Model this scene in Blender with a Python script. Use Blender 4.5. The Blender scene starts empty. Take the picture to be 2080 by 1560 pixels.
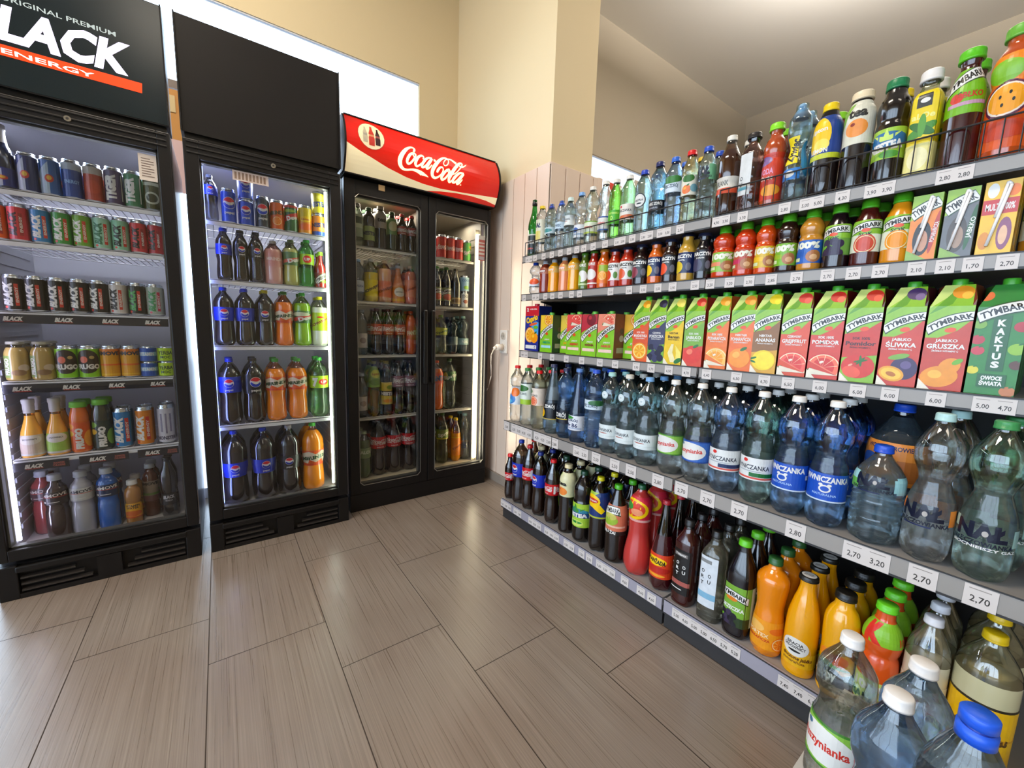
import bpy, bmesh, math, random
from math import sin, cos, pi, radians
from mathutils import Vector, Matrix
random.seed(7)
S = bpy.context.scene
COL = S.collection
# ---------------------------------------------------------------- camera
cam_d = bpy.data.cameras.new('camera')
cam = bpy.data.objects.new('camera', cam_d); COL.objects.link(cam)
cam_d.sensor_width = 36.0
cam_d.lens = 814.07 / 2080 * 36.0
cam_d.clip_start = 0.02
RX = Vector((0.8094475, -0.5863410, 0.0316064))
RY = Vector((-0.0526899, -0.1261373, -0.9906125))
RZ = Vector((0.5848235, 0.8001835, -0.1329958))
m = Matrix((RX, -RY, -RZ)).transposed().to_4x4()
m.translation = Vector((0, 0, 1.03))
cam.matrix_world = m
S.camera = cam
# ---------------------------------------------------------------- sky and exposure
w = bpy.data.worlds.new('world'); S.world = w; w.use_nodes = True
w.node_tree.nodes['Background'].inputs[0].default_value = (0.78, 0.88, 1.0, 1)
w.node_tree.nodes['Background'].inputs[1].default_value = 8.0
S.view_settings.view_transform = 'Standard'
S.view_settings.look = 'None'
S.view_settings.exposure = 0.0
S.view_settings.gamma = 1.0
S.view_settings.use_curve_mapping = False
c = S.cycles
c.use_denoising = True
c.max_bounces = 12; c.diffuse_bounces = 4; c.glossy_bounces = 4
c.transmission_bounces = 10; c.transparent_max_bounces = 32
c.caustics_reflective = False; c.caustics_refractive = False
c.sample_clamp_indirect = 4.0
c.use_adaptive_sampling = True; c.adaptive_threshold = 0.02
# ---------------------------------------------------------------- lamps of the room (their housings come with the ceiling) and an added ceiling fill
LAMPS = [(-0.5, 1.35, 76, 3.73), (-0.3, -1.4, 16, 3.73), (3.3, 0.5, 40, 3.45)]
def lamp(name, loc, size, size_y, power, col, rot=(0, 0, 0)):
    d = bpy.data.lights.new(name, 'AREA'); d.shape = 'RECTANGLE'
    d.size = size; d.size_y = size_y; d.energy = power; d.color = col
    o = bpy.data.objects.new(name, d); COL.objects.link(o)
    o.location = loc; o.rotation_euler = rot
    return o
for lx, ly, lp, lz in LAMPS:
    lamp('lamp_light', (lx, ly, lz-.01), 0.5, 1.15, lp, (1.0, 0.88, 0.72))
    if lx > 2: lamp('ceiling_fill', (lx, ly, lz+.06), 0.5, 1.15, lp*7.0, (1.0, 0.93, 0.86), (pi, 0, 0))  # unseen upward fill, added to brighten the ceiling beyond the rack
# sampling portals in the window openings
for loc, sx, sy, rot in (((-0.7, 2.90, 1.35), 3.8, 2.7, (-pi/2, 0, 0)), ((3.22, 2.90, 1.35), 0.95, 2.7, (-pi/2, 0, 0)), ((-2.66, 0.0, 1.4), 2.7, 5.6, (0, -pi/2, 0))):
    o = lamp('window_portal', loc, sx, sy, 1, (1, 1, 1), rot); o.data.cycles.is_portal = True

# ---------------------------------------------------------------- materials
def lin(h):
    h = h.lstrip('#')
    o = []
    for i in (0, 2, 4):
        v = int(h[i:i+2], 16) / 255
        o.append(v / 12.92 if v < 0.04045 else ((v + 0.055) / 1.055) ** 2.4)
    return (*o, 1)
MC = {}
INK = {}
def ink(h):
    """printing inks and juices are a good deal darker and fuller than their screen colour"""
    if h not in INK:
        v = [int(h[i:i+2], 16)/255 for i in (0, 2, 4)]; g = sum(v)/3
        v = [max(0, min(1, (g + (x-g)*1.06)*.90)) for x in v]
        INK[h] = '%02x%02x%02x' % tuple(int(x*255) for x in v)
    return INK[h]
def mat(col, rough=0.4, metal=0.0, spec=0.5, coat=0.0, emit=0.0, noise=0.0, nscale=30):
    k = (col, rough, metal, spec, coat, emit, noise, nscale)
    if k in MC: return MC[k]
    m = bpy.data.materials.new('m_' + col); m.use_nodes = True
    nt = m.node_tree; b = nt.nodes['Principled BSDF']
    b.inputs['Base Color'].default_value = lin(col)
    b.inputs['Roughness'].default_value = rough
    b.inputs['Metallic'].default_value = metal
    b.inputs['Specular IOR Level'].default_value = spec
    b.inputs['Coat Weight'].default_value = coat
    if emit:
        b.inputs['Emission Color'].default_value = lin(col)
        b.inputs['Emission Strength'].default_value = emit
    if noise:
        tc = nt.nodes.new('ShaderNodeTexCoord'); n = nt.nodes.new('ShaderNodeTexNoise')
        n.inputs['Scale'].default_value = nscale; n.inputs['Detail'].default_value = 2
        nt.links.new(tc.outputs['Object'], n.inputs['Vector'])
        mx = nt.nodes.new('ShaderNodeMix'); mx.data_type = 'RGBA'
        cc = lin(col)
        mx.inputs[6].default_value = tuple(x * (1 - noise) for x in cc[:3]) + (1,)
        mx.inputs[7].default_value = tuple(min(1, x * (1 + noise)) for x in cc[:3]) + (1,)
        nt.links.new(n.outputs['Fac'], mx.inputs[0])
        nt.links.new(mx.outputs[2], b.inputs['Base Color'])
    MC[k] = m
    return m
def node_mat(name, build):
    if name in MC: return MC[name]
    m = bpy.data.materials.new(name); m.use_nodes = True
    nt = m.node_tree; nt.nodes.clear()
    out = nt.nodes.new('ShaderNodeOutputMaterial')
    nt.links.new(build(nt), out.inputs['Surface'])
    MC[name] = m
    return m
def thin(col, refl=0.12, rough=0.03, diffuse=0.0, fres=0.75):
    """thin clear wall: pane, empty plastic neck"""
    def b(nt):
        t = nt.nodes.new('ShaderNodeBsdfTransparent'); t.inputs[0].default_value = lin(col)
        g = nt.nodes.new('ShaderNodeBsdfGlossy'); g.inputs['Roughness'].default_value = rough
        lw = nt.nodes.new('ShaderNodeLayerWeight'); lw.inputs[0].default_value = 0.35
        mp = nt.nodes.new('ShaderNodeMath'); mp.operation = 'MULTIPLY_ADD'
        mp.inputs[1].default_value = fres; mp.inputs[2].default_value = refl * 0.35
        nt.links.new(lw.outputs['Fresnel'], mp.inputs[0])
        mx = nt.nodes.new('ShaderNodeMixShader')
        nt.links.new(mp.outputs[0], mx.inputs[0])
        nt.links.new(t.outputs[0], mx.inputs[1]); nt.links.new(g.outputs[0], mx.inputs[2])
        if diffuse:
            d = nt.nodes.new('ShaderNodeBsdfDiffuse'); d.inputs[0].default_value = lin(col)
            m2 = nt.nodes.new('ShaderNodeMixShader'); m2.inputs[0].default_value = diffuse
            nt.links.new(mx.outputs[0], m2.inputs[1]); nt.links.new(d.outputs[0], m2.inputs[2])
            return m2.outputs[0]
        return mx.outputs[0]
    return node_mat('thin_%s_%s_%s_%s_%s' % (col, refl, rough, diffuse, fres), b)
def water(col, dens=0.6, milk=0.03):
    """bottle wall with water behind it: part refracting, part passing light straight on"""
    def b(nt):
        cc = tuple(x**.8 for x in lin(col)[:3]) + (1,); soft = tuple(x**.6 for x in cc[:3]) + (1,)
        t = nt.nodes.new('ShaderNodeBsdfTransparent'); t.inputs[0].default_value = soft
        g = nt.nodes.new('ShaderNodeBsdfGlass'); g.inputs['Color'].default_value = soft
        g.inputs['IOR'].default_value = 1.24; g.inputs['Roughness'].default_value = 0.0
        mx = nt.nodes.new('ShaderNodeMixShader'); mx.inputs[0].default_value = dens
        nt.links.new(t.outputs[0], mx.inputs[1]); nt.links.new(g.outputs[0], mx.inputs[2])
        df = nt.nodes.new('ShaderNodeBsdfDiffuse'); df.inputs[0].default_value = cc
        md = nt.nodes.new('ShaderNodeMixShader'); md.inputs[0].default_value = milk
        nt.links.new(mx.outputs[0], md.inputs[1]); nt.links.new(df.outputs[0], md.inputs[2])
        gl = nt.nodes.new('ShaderNodeBsdfGlossy'); gl.inputs['Roughness'].default_value = 0.05
        tc = nt.nodes.new('ShaderNodeTexCoord'); wn = nt.nodes.new('ShaderNodeTexNoise'); wn.inputs['Scale'].default_value = 42; wn.inputs['Detail'].default_value = 1
        nt.links.new(tc.outputs['Object'], wn.inputs['Vector'])
        bp = nt.nodes.new('ShaderNodeBump'); bp.inputs['Strength'].default_value = .35; bp.inputs['Distance'].default_value = .004
        nt.links.new(wn.outputs['Fac'], bp.inputs['Height'])
        nt.links.new(bp.outputs[0], gl.inputs['Normal']); nt.links.new(bp.outputs[0], g.inputs['Normal'])
        lw = nt.nodes.new('ShaderNodeLayerWeight'); lw.inputs[0].default_value = 0.4
        sc = nt.nodes.new('ShaderNodeMath'); sc.operation = 'MULTIPLY_ADD'; sc.inputs[1].default_value = 0.55; sc.inputs[2].default_value = 0.02
        nt.links.new(lw.outputs['Fresnel'], sc.inputs[0])
        m2 = nt.nodes.new('ShaderNodeMixShader')
        nt.links.new(sc.outputs[0], m2.inputs[0])
        nt.links.new(md.outputs[0], m2.inputs[1]); nt.links.new(gl.outputs[0], m2.inputs[2])
        return m2.outputs[0]
    return node_mat('water_%s_%s' % (col, dens), b)
# ---------------------------------------------------------------- object helpers
def obj(name, me, parent=None, loc=None, rz=None, label=None):
    o = bpy.data.objects.new(name, me); COL.objects.link(o)
    if parent: o.parent = parent
    if loc is not None: o.location = loc
    if rz is not None: o.rotation_euler = (0, 0, rz)
    if label: o['label'] = label
    return o
def tag(o, label, cat, group=None):
    o['label'] = label; o['category'] = cat
    if group: o['group'] = group
    return o
def struct(o):
    o['kind'] = 'structure'; return o
class MB:
    def __init__(s): s.bm = bmesh.new(); s.mats = []
    def mi(s, m):
        if m not in s.mats: s.mats.append(m)
        return s.mats.index(m)
    def box(s, x0, x1, y0, y1, z0, z1, m, bev=0.0):
        r = bmesh.ops.create_cube(s.bm, size=1)
        vs = r['verts']
        for v in vs:
            v.co = Vector(((x0+x1)/2 + v.co.x*(x1-x0), (y0+y1)/2 + v.co.y*(y1-y0), (z0+z1)/2 + v.co.z*(z1-z0)))
        i = s.mi(m)
        fs = set(f for v in vs for f in v.link_faces)
        for f in fs: f.material_index = i
        if bev:
            es = list(set(e for v in vs for e in v.link_edges))
            r = bmesh.ops.bevel(s.bm, geom=es, offset=bev, segments=2, affect='EDGES', profile=0.5)
            for f in r['faces']: f.material_index = i
        return s
    def cyl(s, p0, p1, r0, r1, m, n=12):
        p0 = Vector(p0); p1 = Vector(p1); d = p1 - p0
        q = d.to_track_quat('Z', 'Y').to_matrix()
        i = s.mi(m); a = []; b = []
        for k in range(n):
            t = 2*pi*k/n; e = Vector((cos(t), sin(t), 0))
            a.append(s.bm.verts.new(p0 + q @ (e*r0))); b.append(s.bm.verts.new(p1 + q @ (e*r1)))
        for k in range(n):
            f = s.bm.faces.new((a[k], a[(k+1)%n], b[(k+1)%n], b[k])); f.material_index = i; f.smooth = n > 6
        f = s.bm.faces.new(a[::-1]); f.material_index = i
        f = s.bm.faces.new(b); f.material_index = i
        return s
    def tube(s, pts, r, m, n=8):
        for a, b in zip(pts, pts[1:]): s.cyl(a, b, r, r, m, n)
        return s
    def poly(s, pts, m, smooth=False):
        f = s.bm.faces.new([s.bm.verts.new(Vector(p)) for p in pts]); f.material_index = s.mi(m); f.smooth = smooth
        return f
    def prism(s, pts, x0, x1, m):
        """outline in (y,z) extruded along x"""
        i = s.mi(m)
        a = [s.bm.verts.new((x0, y, z)) for y, z in pts]; b = [s.bm.verts.new((x1, y, z)) for y, z in pts]
        n = len(pts)
        for k in range(n):
            f = s.bm.faces.new((a[k], a[(k+1)%n], b[(k+1)%n], b[k])); f.material_index = i
        f = s.bm.faces.new(a[::-1]); f.material_index = i
        f = s.bm.faces.new(b); f.material_index = i
        return s
    def mesh(s, name='mesh', norm=True):
        me = bpy.data.meshes.new(name)
        if norm: bmesh.ops.recalc_face_normals(s.bm, faces=s.bm.faces)
        s.bm.to_mesh(me); s.bm.free()
        for m in s.mats: me.materials.append(m)
        return me
# ---------------------------------------------------------------- lettering: built-in font turned to flat polygons
TC = {}
def text_polys(t, bold=0.0, mono=False):
    k = (t, bold)
    if k in TC: return TC[k]
    cu = bpy.data.curves.new('t', 'FONT'); cu.body = t; cu.size = 1; cu.resolution_u = 2
    cu.align_x = 'CENTER'; cu.offset = bold
    o = bpy.data.objects.new('t', cu); COL.objects.link(o)
    me = bpy.data.meshes.new_from_object(o)
    vs = [(v.co.x, v.co.y) for v in me.vertices]; fs = [tuple(p.vertices) for p in me.polygons]
    bpy.data.objects.remove(o); bpy.data.curves.remove(cu); bpy.data.meshes.remove(me)
    if vs:
        x0 = min(v[0] for v in vs); x1 = max(v[0] for v in vs); y0 = 0.0
        H = 0.72
        vs = [((x - (x0+x1)/2) / H, (y - y0) / H - 0.5) for x, y in vs]
        W = (x1 - x0) / H
    else: W = 1
    TC[k] = (vs, fs, W)
    return TC[k]
def stroke(pts, closed=False):
    """variable-width brush stroke -> list of quads in 2D; pts = (x, y, width)"""
    # Catmull-Rom resample
    P = []
    n = len(pts)
    for i in range(n-1):
        p0 = pts[max(i-1, 0)]; p1 = pts[i]; p2 = pts[i+1]; p3 = pts[min(i+2, n-1)]
        for s in range(3):
            t = s/3
            P.append(tuple(0.5*((2*p1[j]) + (-p0[j]+p2[j])*t + (2*p0[j]-5*p1[j]+4*p2[j]-p3[j])*t*t + (-p0[j]+3*p1[j]-3*p2[j]+p3[j])*t**3) for j in range(3)))
    P.append(tuple(pts[-1]))
    L = []; R = []
    for i, p in enumerate(P):
        a = P[max(i-1, 0)]; b = P[min(i+1, len(P)-1)]
        dx, dy = b[0]-a[0], b[1]-a[1]; d = math.hypot(dx, dy) or 1
        nx, ny = -dy/d, dx/d; h = max(p[2], 1e-4)/2
        L.append((p[0]+nx*h, p[1]+ny*h)); R.append((p[0]-nx*h, p[1]-ny*h))
    return [(L[i], R[i], R[i+1], L[i+1]) for i in range(len(P)-1)]
# Art items (millimetres, u to the right, v up from the label's lower edge):
# ('r',u0,v0,u1,v1,col) ('e',u,v,ru,rv,col[,rot]) ('p',[pts],col) ('t',text,u,v,h,col[,rot,shear,width,bold,curve]) ('s',[quads],col)
PLAIN = ('ece8e0', '15130f', 'dcd0c8', '3a342e', '9a9088', '1a2430')
def art(items, umin, umax, vmin, vmax, fmap, step=None, off=0.00006, base=0.0003, clips=(), rough=0.35, emit=0.0, texmat=None):
    mb = MB(); bm = mb.bm
    dl = bm.faces.layers.int.new('lay')
    lay = 0
    for it in items:
        k = it[0]; polys = []
        if k == 'r':
            _, a, b, c2, d, col = it[:6]; polys = [[(a, b), (c2, b), (c2, d), (a, d)]]
        elif k == 'e':
            _, cu, cv, ru, rv, col = it[:6]; ro = radians(it[6]) if len(it) > 6 else 0
            n = 20
            polys = [[(cu + ru*cos(2*pi*i/n)*cos(ro) - rv*sin(2*pi*i/n)*sin(ro), cv + ru*cos(2*pi*i/n)*sin(ro) + rv*sin(2*pi*i/n)*cos(ro)) for i in range(n)]]
        elif k == 'p':
            polys = [it[1]]; col = it[2]
        elif k == 's':
            polys = it[1]; col = it[2]
        elif k == 't':
            _, s, cu, cv, h, col = it[:6]
            ro = radians(it[6]) if len(it) > 6 else 0
            sh = it[7] if len(it) > 7 else 0; wd = it[8] if len(it) > 8 else 0
            bo = it[9] if len(it) > 9 else 0.02; cvt = it[10] if len(it) > 10 else 0
            vs, fs, W = text_polys(s, bo)
            sx = (wd / W if wd else h)
            q = []
            for x, y in vs:
                X = x*sx + y*h*sh; Y = y*h + cvt*X*X
                q.append((cu + X*cos(ro) - Y*sin(ro), cv + X*sin(ro) + Y*cos(ro)))
            polys = [[q[i] for i in f] for f in fs]
        if k != 't' or True: lay += 1
        i = mb.mi(texmat[col] if texmat and col in texmat else mat(ink(col), rough, emit=emit, noise=0 if (emit or col in PLAIN) else .16, nscale=55))
        for p in polys:
            if len(p) < 3: continue
            try: f = bm.faces.new([bm.verts.new((x, y, lay)) for x, y in p])
            except ValueError: continue
            f.material_index = i
    bmesh.ops.triangulate(bm, faces=[f for f in bm.faces if len(f.verts) > 4])
    def cut(co, no, clear):
        bmesh.ops.bisect_plane(bm, geom=list(bm.verts) + list(bm.edges) + list(bm.faces), dist=1e-6, plane_co=co, plane_no=no, clear_outer=clear)
    cut((umin, 0, 0), (-1, 0, 0), True); cut((umax, 0, 0), (1, 0, 0), True)
    cut((0, vmin, 0), (0, -1, 0), True); cut((0, vmax, 0), (0, 1, 0), True)
    for co, no in clips: cut((*co, 0), (*no, 0), True)
    if step:
        if isinstance(step, tuple): su, sv = step
        else: su, sv = step, None
        u = math.ceil(umin/su)*su
        while u < umax: cut((u, 0, 0), (1, 0, 0), False); u += su
        if sv:
            for v in (sv if isinstance(sv, list) else [vmin + sv*i for i in range(1, int((vmax-vmin)/sv)+1)]):
                if vmin < v < vmax: cut((0, v, 0), (0, 1, 0), False)
    for v in bm.verts:
        v.co = Vector(fmap(v.co.x/1000, v.co.y/1000, base + off*(v.co.z-1)))
    me = bpy.data.meshes.new('art'); bm.to_mesh(me); bm.free()
    for m in mb.mats: me.materials.append(m)
    return me
# ---------------------------------------------------------------- turned shapes
def prof_r(prof, z):
    for (z0, r0), (z1, r1) in zip(prof, prof[1:]):
        if z0 <= z <= z1: return r0 + (r1-r0)*((z-z0)/(z1-z0) if z1 > z0 else 0)
    return prof[-1][1]
def smooth_prof(kn, H, R, sub=3):
    """Catmull-Rom through the knots, repeated knots give a corner"""
    out = []
    n = len(kn)
    for i in range(n-1):
        p1, p2 = kn[i], kn[i+1]
        p0 = kn[max(i-1, 0)]; p3 = kn[min(i+2, n-1)]
        k = sub if (p2[0]-p1[0]) > 0.012 else 1
        for s in range(k):
            t = s/k
            r = 0.5*((2*p1[1]) + (-p0[1]+p2[1])*t + (2*p0[1]-5*p1[1]+4*p2[1]-p3[1])*t*t + (-p0[1]+3*p1[1]-3*p2[1]+p3[1])*t**3)
            r = max(min(r, max(p1[1], p2[1])+0.02), min(p1[1], p2[1])-0.02, 0)
            out.append(((p1[0]+(p2[0]-p1[0])*t)*H, r*R))
    out.append((kn[-1][0]*H, kn[-1][1]*R))
    return out
def lathe(prof, n, matf, mod=None, mb=None, sq=0.0):
    """sq>0 squares the section (rounded-square bottle)"""
    mb = mb or MB(); bm = mb.bm
    rings = []
    for z, r in prof:
        if r < 1e-5: rings.append([bm.verts.new((0, 0, z))]); continue
        ring = []
        for k in range(n):
            t = 2*pi*k/n
            rr = r * (1 + (mod(z, t) if mod else 0))
            if sq:
                e = 1 / (abs(cos(t))**8 + abs(sin(t))**8)**(1/8)
                rr *= 1 + (e*0.9 - 1)*sq
            ring.append(bm.verts.new((rr*sin(t), -rr*cos(t), z)))
        rings.append(ring)
    for i in range(len(rings)-1):
        a, b = rings[i], rings[i+1]
        mi = mb.mi(matf((prof[i][0]+prof[i+1][0])/2))
        for k in range(n):
            if len(a) == 1 and len(b) == 1: continue
            if len(a) == 1: vs = (a[0], b[(k+1)%n], b[k])[::-1]
            elif len(b) == 1: vs = (a[k], a[(k+1)%n], b[0])
            else: vs = (a[k], a[(k+1)%n], b[(k+1)%n], b[k])
            f = bm.faces.new(vs); f.material_index = mi; f.smooth = True
    return mb

# ---------------------------------------------------------------- drinks: outlines as (height share, radius share)
SH = {
 'pepsi': [(0,0),(0,.62),(.015,.85),(.05,.98),(.1,1),(.28,.96),(.38,.9),(.44,.93),(.5,1),(.72,1),(.78,.93),(.86,.66),(.92,.38),(.945,.33),(1,.33)],
 'coke': [(0,0),(0,.62),(.015,.85),(.05,.97),(.14,1),(.3,.95),(.4,.86),(.46,.95),(.5,1),(.68,1),(.74,.92),(.84,.62),(.92,.38),(.945,.33),(1,.33)],
 'water': [(0,0),(0,.62),(.02,.86),(.06,.98),(.12,1),(.41,1),(.47,.96),(.54,.83),(.58,.79),(.62,.82),(.69,.98),(.76,1),(.82,.9),(.88,.62),(.93,.38),(.95,.32),(1,.32)],
 'bulb': [(0,0),(0,.62),(.02,.86),(.06,.98),(.12,1),(.36,1),(.44,.9),(.53,.68),(.57,.66),(.61,.76),(.68,.96),(.74,1),(.81,.93),(.88,.64),(.94,.34),(1,.31)],
 'straight': [(0,0),(0,.66),(.02,.9),(.06,1),(.2,1),(.72,1),(.80,.9),(.88,.6),(.94,.36),(1,.34)],
 'cone': [(0,0),(0,.7),(.02,.92),(.06,1),(.3,1),(.42,.93),(.6,.7),(.8,.42),(.93,.3),(1,.3)],
 'squat': [(0,0),(0,.7),(.03,.94),(.08,1),(.62,1),(.70,.95),(.80,.7),(.88,.42),(.92,.34),(1,.34)],
 'kubus': [(0,0),(0,.75),(.02,.95),(.06,1),(.48,1),(.54,.95),(.58,.86),(.62,.93),(.68,1),(.74,.98),(.81,.8),(.86,.56),(.89,.48),(1,.48)],
 'tymb': [(0,0),(0,.8),(.02,.97),(.06,1),(.6,1),(.66,.97),(.78,.72),(.86,.5),(.89,.44),(1,.44)],
 'tarcz': [(0,0),(0,.85),(.02,.97),(.05,1),(.62,1),(.7,.93),(.8,.68),(.86,.58),(1,.58)],
 'move': [(0,0),(0,.8),(.02,.95),(.06,1),(.42,1),(.47,.92),(.52,.92),(.56,1),(.72,1),(.80,.88),(.86,.55),(.9,.42),(1,.42)],
 'hortex': [(0,0),(0,.75),(.03,.95),(.08,1),(.2,1),(.4,.9),(.5,.84),(.62,.92),(.74,1),(.8,.97),(.86,.68),(.9,.42),(1,.42)],
 'milk': [(0,0),(0,.85),(.02,.97),(.06,1),(.45,1),(.6,.93),(.75,.7),(.86,.5),(.92,.44),(1,.44)],
 'cappy': [(0,0),(0,.8),(.03,.97),(.08,1),(.3,.97),(.45,.95),(.62,1),(.74,.98),(.82,.8),(.88,.55),(1,.5)],
 'pink': [(0,0),(0,.7),(.03,.95),(.08,1),(.2,1),(.32,.88),(.44,.74),(.54,.74),(.7,.82),(.82,.8),(.88,.6),(.93,.36),(1,.3)],
 'slim': [(0,0),(0,.85),(.02,1),(.5,1),(.6,.92),(.75,.55),(.85,.42),(1,.42)],
 'can': [(0,0),(0,.72),(.012,.8),(.05,1),(.9,1),(.95,.88),(.962,.85),(.985,.87),(1,.86),(1,.82),(.985,.8),(.985,0)],
 'frugo': [(0,0),(0,.8),(.03,.98),(.07,1),(.5,.98),(.7,.96),(.8,.85),(.88,.68),(.9,.62),(1,.62)],
 'beer': [(0,0),(0,.85),(.02,.98),(.05,1),(.5,1),(.62,.85),(.72,.52),(.82,.4),(1,.38)],
 'flask': [(0,0),(0,.88),(.02,.98),(.04,1),(.25,1),(.45,.85),(.62,.55),(.72,.42),(1,.4)],
 'fuze': [(0,0),(0,.8),(.02,.96),(.06,1),(.45,.96),(.75,1),(.82,.92),(.88,.68),(.92,.48),(1,.48)],
 'nestea': [(0,0),(0,.75),(.02,.93),(.06,1),(.32,1),(.56,1),(.6,.93),(.64,.95),(.72,1),(.8,.92),(.88,.6),(.93,.42),(1,.42)],
 'block': [(0,0),(0,.88),(.015,.98),(.05,1),(.7,1),(.76,.95),(.84,.6),(.88,.44),(1,.42)],
}
# ---------------------------------------------------------------- label artwork
RED, WHT, BLK, GRN, DGR, YEL, ORG, BLU, NVY = 'd8121c', 'ece8e0', '15130f', '6fae1c', '1d6b2a', 'f6c800', 'f07a10', '1c56c8', '101f4e'
def fit(t, u, v, h, col, w, bold=0.03, rot=0, shear=0, curve=0):
    return ('t', t, u, v, h, col, rot, shear, w, bold, curve)
def globe(u, v, r, top='d0202e', bot='1236a8'):
    a = [(u+r*.93*cos(radians(t)), v+r*.93*sin(radians(t))) for t in range(165, 19, -12)]
    w = [(u+r*x, v+r*y) for x, y in ((.62,.32),(.3,.12),(0,.1),(-.35,.18),(-.7,.3))]
    b = [(u+r*.93*cos(radians(t)), v+r*.93*sin(radians(t))) for t in range(185, 346, 12)]
    w2 = [(u+r*x, v+r*y) for x, y in ((.75,.0),(.4,-.3),(0,-.42),(-.4,-.25),(-.7,.02))]
    return [('e', u, v, r, r, WHT), ('p', a+w, top), ('p', b+w2, bot)]
def L_pepsi(h, W, bg='0f2fae'):
    out = [('r', -W, 0, W, h, bg)]
    for u in (0, -W*.62, W*.62):
        out += globe(u, h*.6, h*.27) + [fit('pepsi', u, h*.18, h*.13, WHT, h*.42)]
    return out
def L_coke(h, W, bg='c8141c', zero=False):
    out = [('r', -W, 0, W, h, bg)]
    for u in (-W*.04, W*.7, -W*.7):
        out.append(('s', coke_quads(u, h*.55, min(h*1.45, W*.9)), WHT))
        out.append(fit('ORIGINAL TASTE', u, h*.13, h*.08, WHT, h*.6))
    out += [('r', W*.32, h*.15, W*.4, h*.85, WHT)]
    return out
def banner(u, v, w, h, rot=14, curve=-0.004, brand='TYMBARK'):
    ro = radians(rot); q = []
    for s in (1, -1):
        xs = [-w/2 + w*i/8 for i in range(9)]
        if s < 0: xs = xs[::-1]
        for x in xs: q.append((x, s*h*.62 + curve*x*x))
    pts = [(u + x*cos(ro) - y*sin(ro), v + x*sin(ro) + y*cos(ro)) for x, y in q]
    big = [(u + x*1.03*cos(ro) - (y*1.22)*sin(ro), v + x*1.03*sin(ro) + (y*1.22)*cos(ro)) for x, y in q]
    return [('p', big, '20401a'), ('p', pts, WHT), ('t', brand, u, v, h*.8, BLK, rot, 0, w*.9, .03, curve*1.0)]
def fruit(u, v, r, col, col2=None, kind='round'):
    if kind == 'slice':
        return [('e', u, v, r, r, col), ('e', u, v, r*.86, r*.86, 'f7e3b0'), ('e', u, v, r*.78, r*.78, col2 or col)] + \
               [('p', [(u, v), (u+r*.72*cos(a), v+r*.72*sin(a)), (u+r*.72*cos(a+.5), v+r*.72*sin(a+.5))], col) for a in [i*2*pi/7 for i in range(7)]]
    if kind == 'pear':
        return [('e', u-r*.1, v-r*.3, r*.95, r*.75, col, 15), ('e', u+r*.35, v+r*.45, r*.5, r*.62, col, -30), ('e', u-r*.3, v-r*.15, r*.35, r*.3, col2 or col), ('e', u+r*.7, v+r*.8, r*.3, r*.16, GRN, 40)]
    if kind == 'grapes':
        return [('e', u+r*dx, v+r*dy, r*.42, r*.42, c) for dx, dy, c in ((-.6,.5,col),(.1,.65,col2 or col),(.65,.4,col),(-.4,-.1,col2 or col),(.35,-.1,col),(-.7,-.6,col),(0,-.75,col2 or col),(.65,-.65,col))] + [('e', u-r*.75, v+r*.05, r*.3, r*.15, GRN, 30)]
    if kind == 'wedge':
        def seg(k, dx=0, dy=0):
            return [(u+dx+r*1.25*k*cos(radians(t)) + r*.05, v+dy+r*1.25*k*sin(radians(t)) - r*.35) for t in range(-28, 153, 12)]
        return [('p', seg(1.0), col), ('p', seg(.93), 'f6e2b8'), ('p', seg(.86, 0, .3), col2 or col), ('p', seg(.62, 0, 3), col), ('e', u-r*.1, v+r*.15, r*.16, r*.1, 'f8ecd8', 30)] + \
               [('p', [(u, v-r*.3), (u+r*1.05*cos(a), v-r*.32+r*1.05*sin(a)), (u+r*1.05*cos(a+.05), v-r*.32+r*1.05*sin(a+.05))], 'f6d8b0') for a in (.2, .8, 1.4, 2.0)] + [('e', u-r*.95, v-r*.6, r*.3, r*.13, DGR, 40), ('p', [(u-r*1.1, v-r*.95), (u-r*.9, v-r*.4), (u+r*1.1, v-r*.9)], 'e9dcc4')]
    if kind == 'pine':
        return [('e', u, v-r*.05, r, r*.95, col), ('e', u+r*.1, v-r*.05, r*.78, r*.8, col2 or col), ('e', u-r*.9, v+r*.1, r*.35, r*.1, DGR, 20), ('e', u-r*.9, v-r*.2, r*.3, r*.09, DGR, -20)]
    if kind == 'banana':
        return [('p', [(u-r*.2, v-r), (u-r*.6, v), (u-r*.2, v+r), (u+r*.1, v+r), (u, v+r*.1), (u+r*.5, v-r)], 'f3e6b0'), ('p', [(u+r*.3, v+r*.9), (u+r*.95, v+r*.2), (u+r*1.1, v-r), (u+r*.4, v-r), (u+r*.45, v)], col2 or col), ('e', u+r*.7, v-r*.8, r*.5, r*.25, DGR, 30)]
    if kind == 'tomato':
        return [('e', u, v, r*1.05, r*.95, col), ('e', u-r*.35, v-r*.45, r*.6, r*.45, col2 or col, -20), ('e', u+r*.15, v+r*.45, r*.45, r*.09, '2c6a20', 15), ('e', u+r*.15, v+r*.45, r*.45, r*.09, '2c6a20', 95), ('e', u+r*.15, v+r*.45, r*.4, r*.08, '2c6a20', 50), ('e', u-r*.45, v+r*.1, r*.16, r*.08, 'f2a88c', 30)]
    if kind == 'plum':
        return [('e', u+r*.35, v+r*.1, r*.75, r*.85, '3a2550'), ('e', u+r*.45, v+r*.35, r*.3, r*.3, '66507f'), ('e', u-r*.3, v-r*.35, r*.75, r*.55, 'e8a020', -20), ('e', u-r*.3, v-r*.35, r*.6, r*.42, 'f0c040', -20), ('e', u-r*.3, v-r*.38, r*.3, r*.17, 'b56a14', -20), ('e', u+r*.0, v+r*.95, r*.6, r*.2, '7ba83a', 15)]
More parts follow.
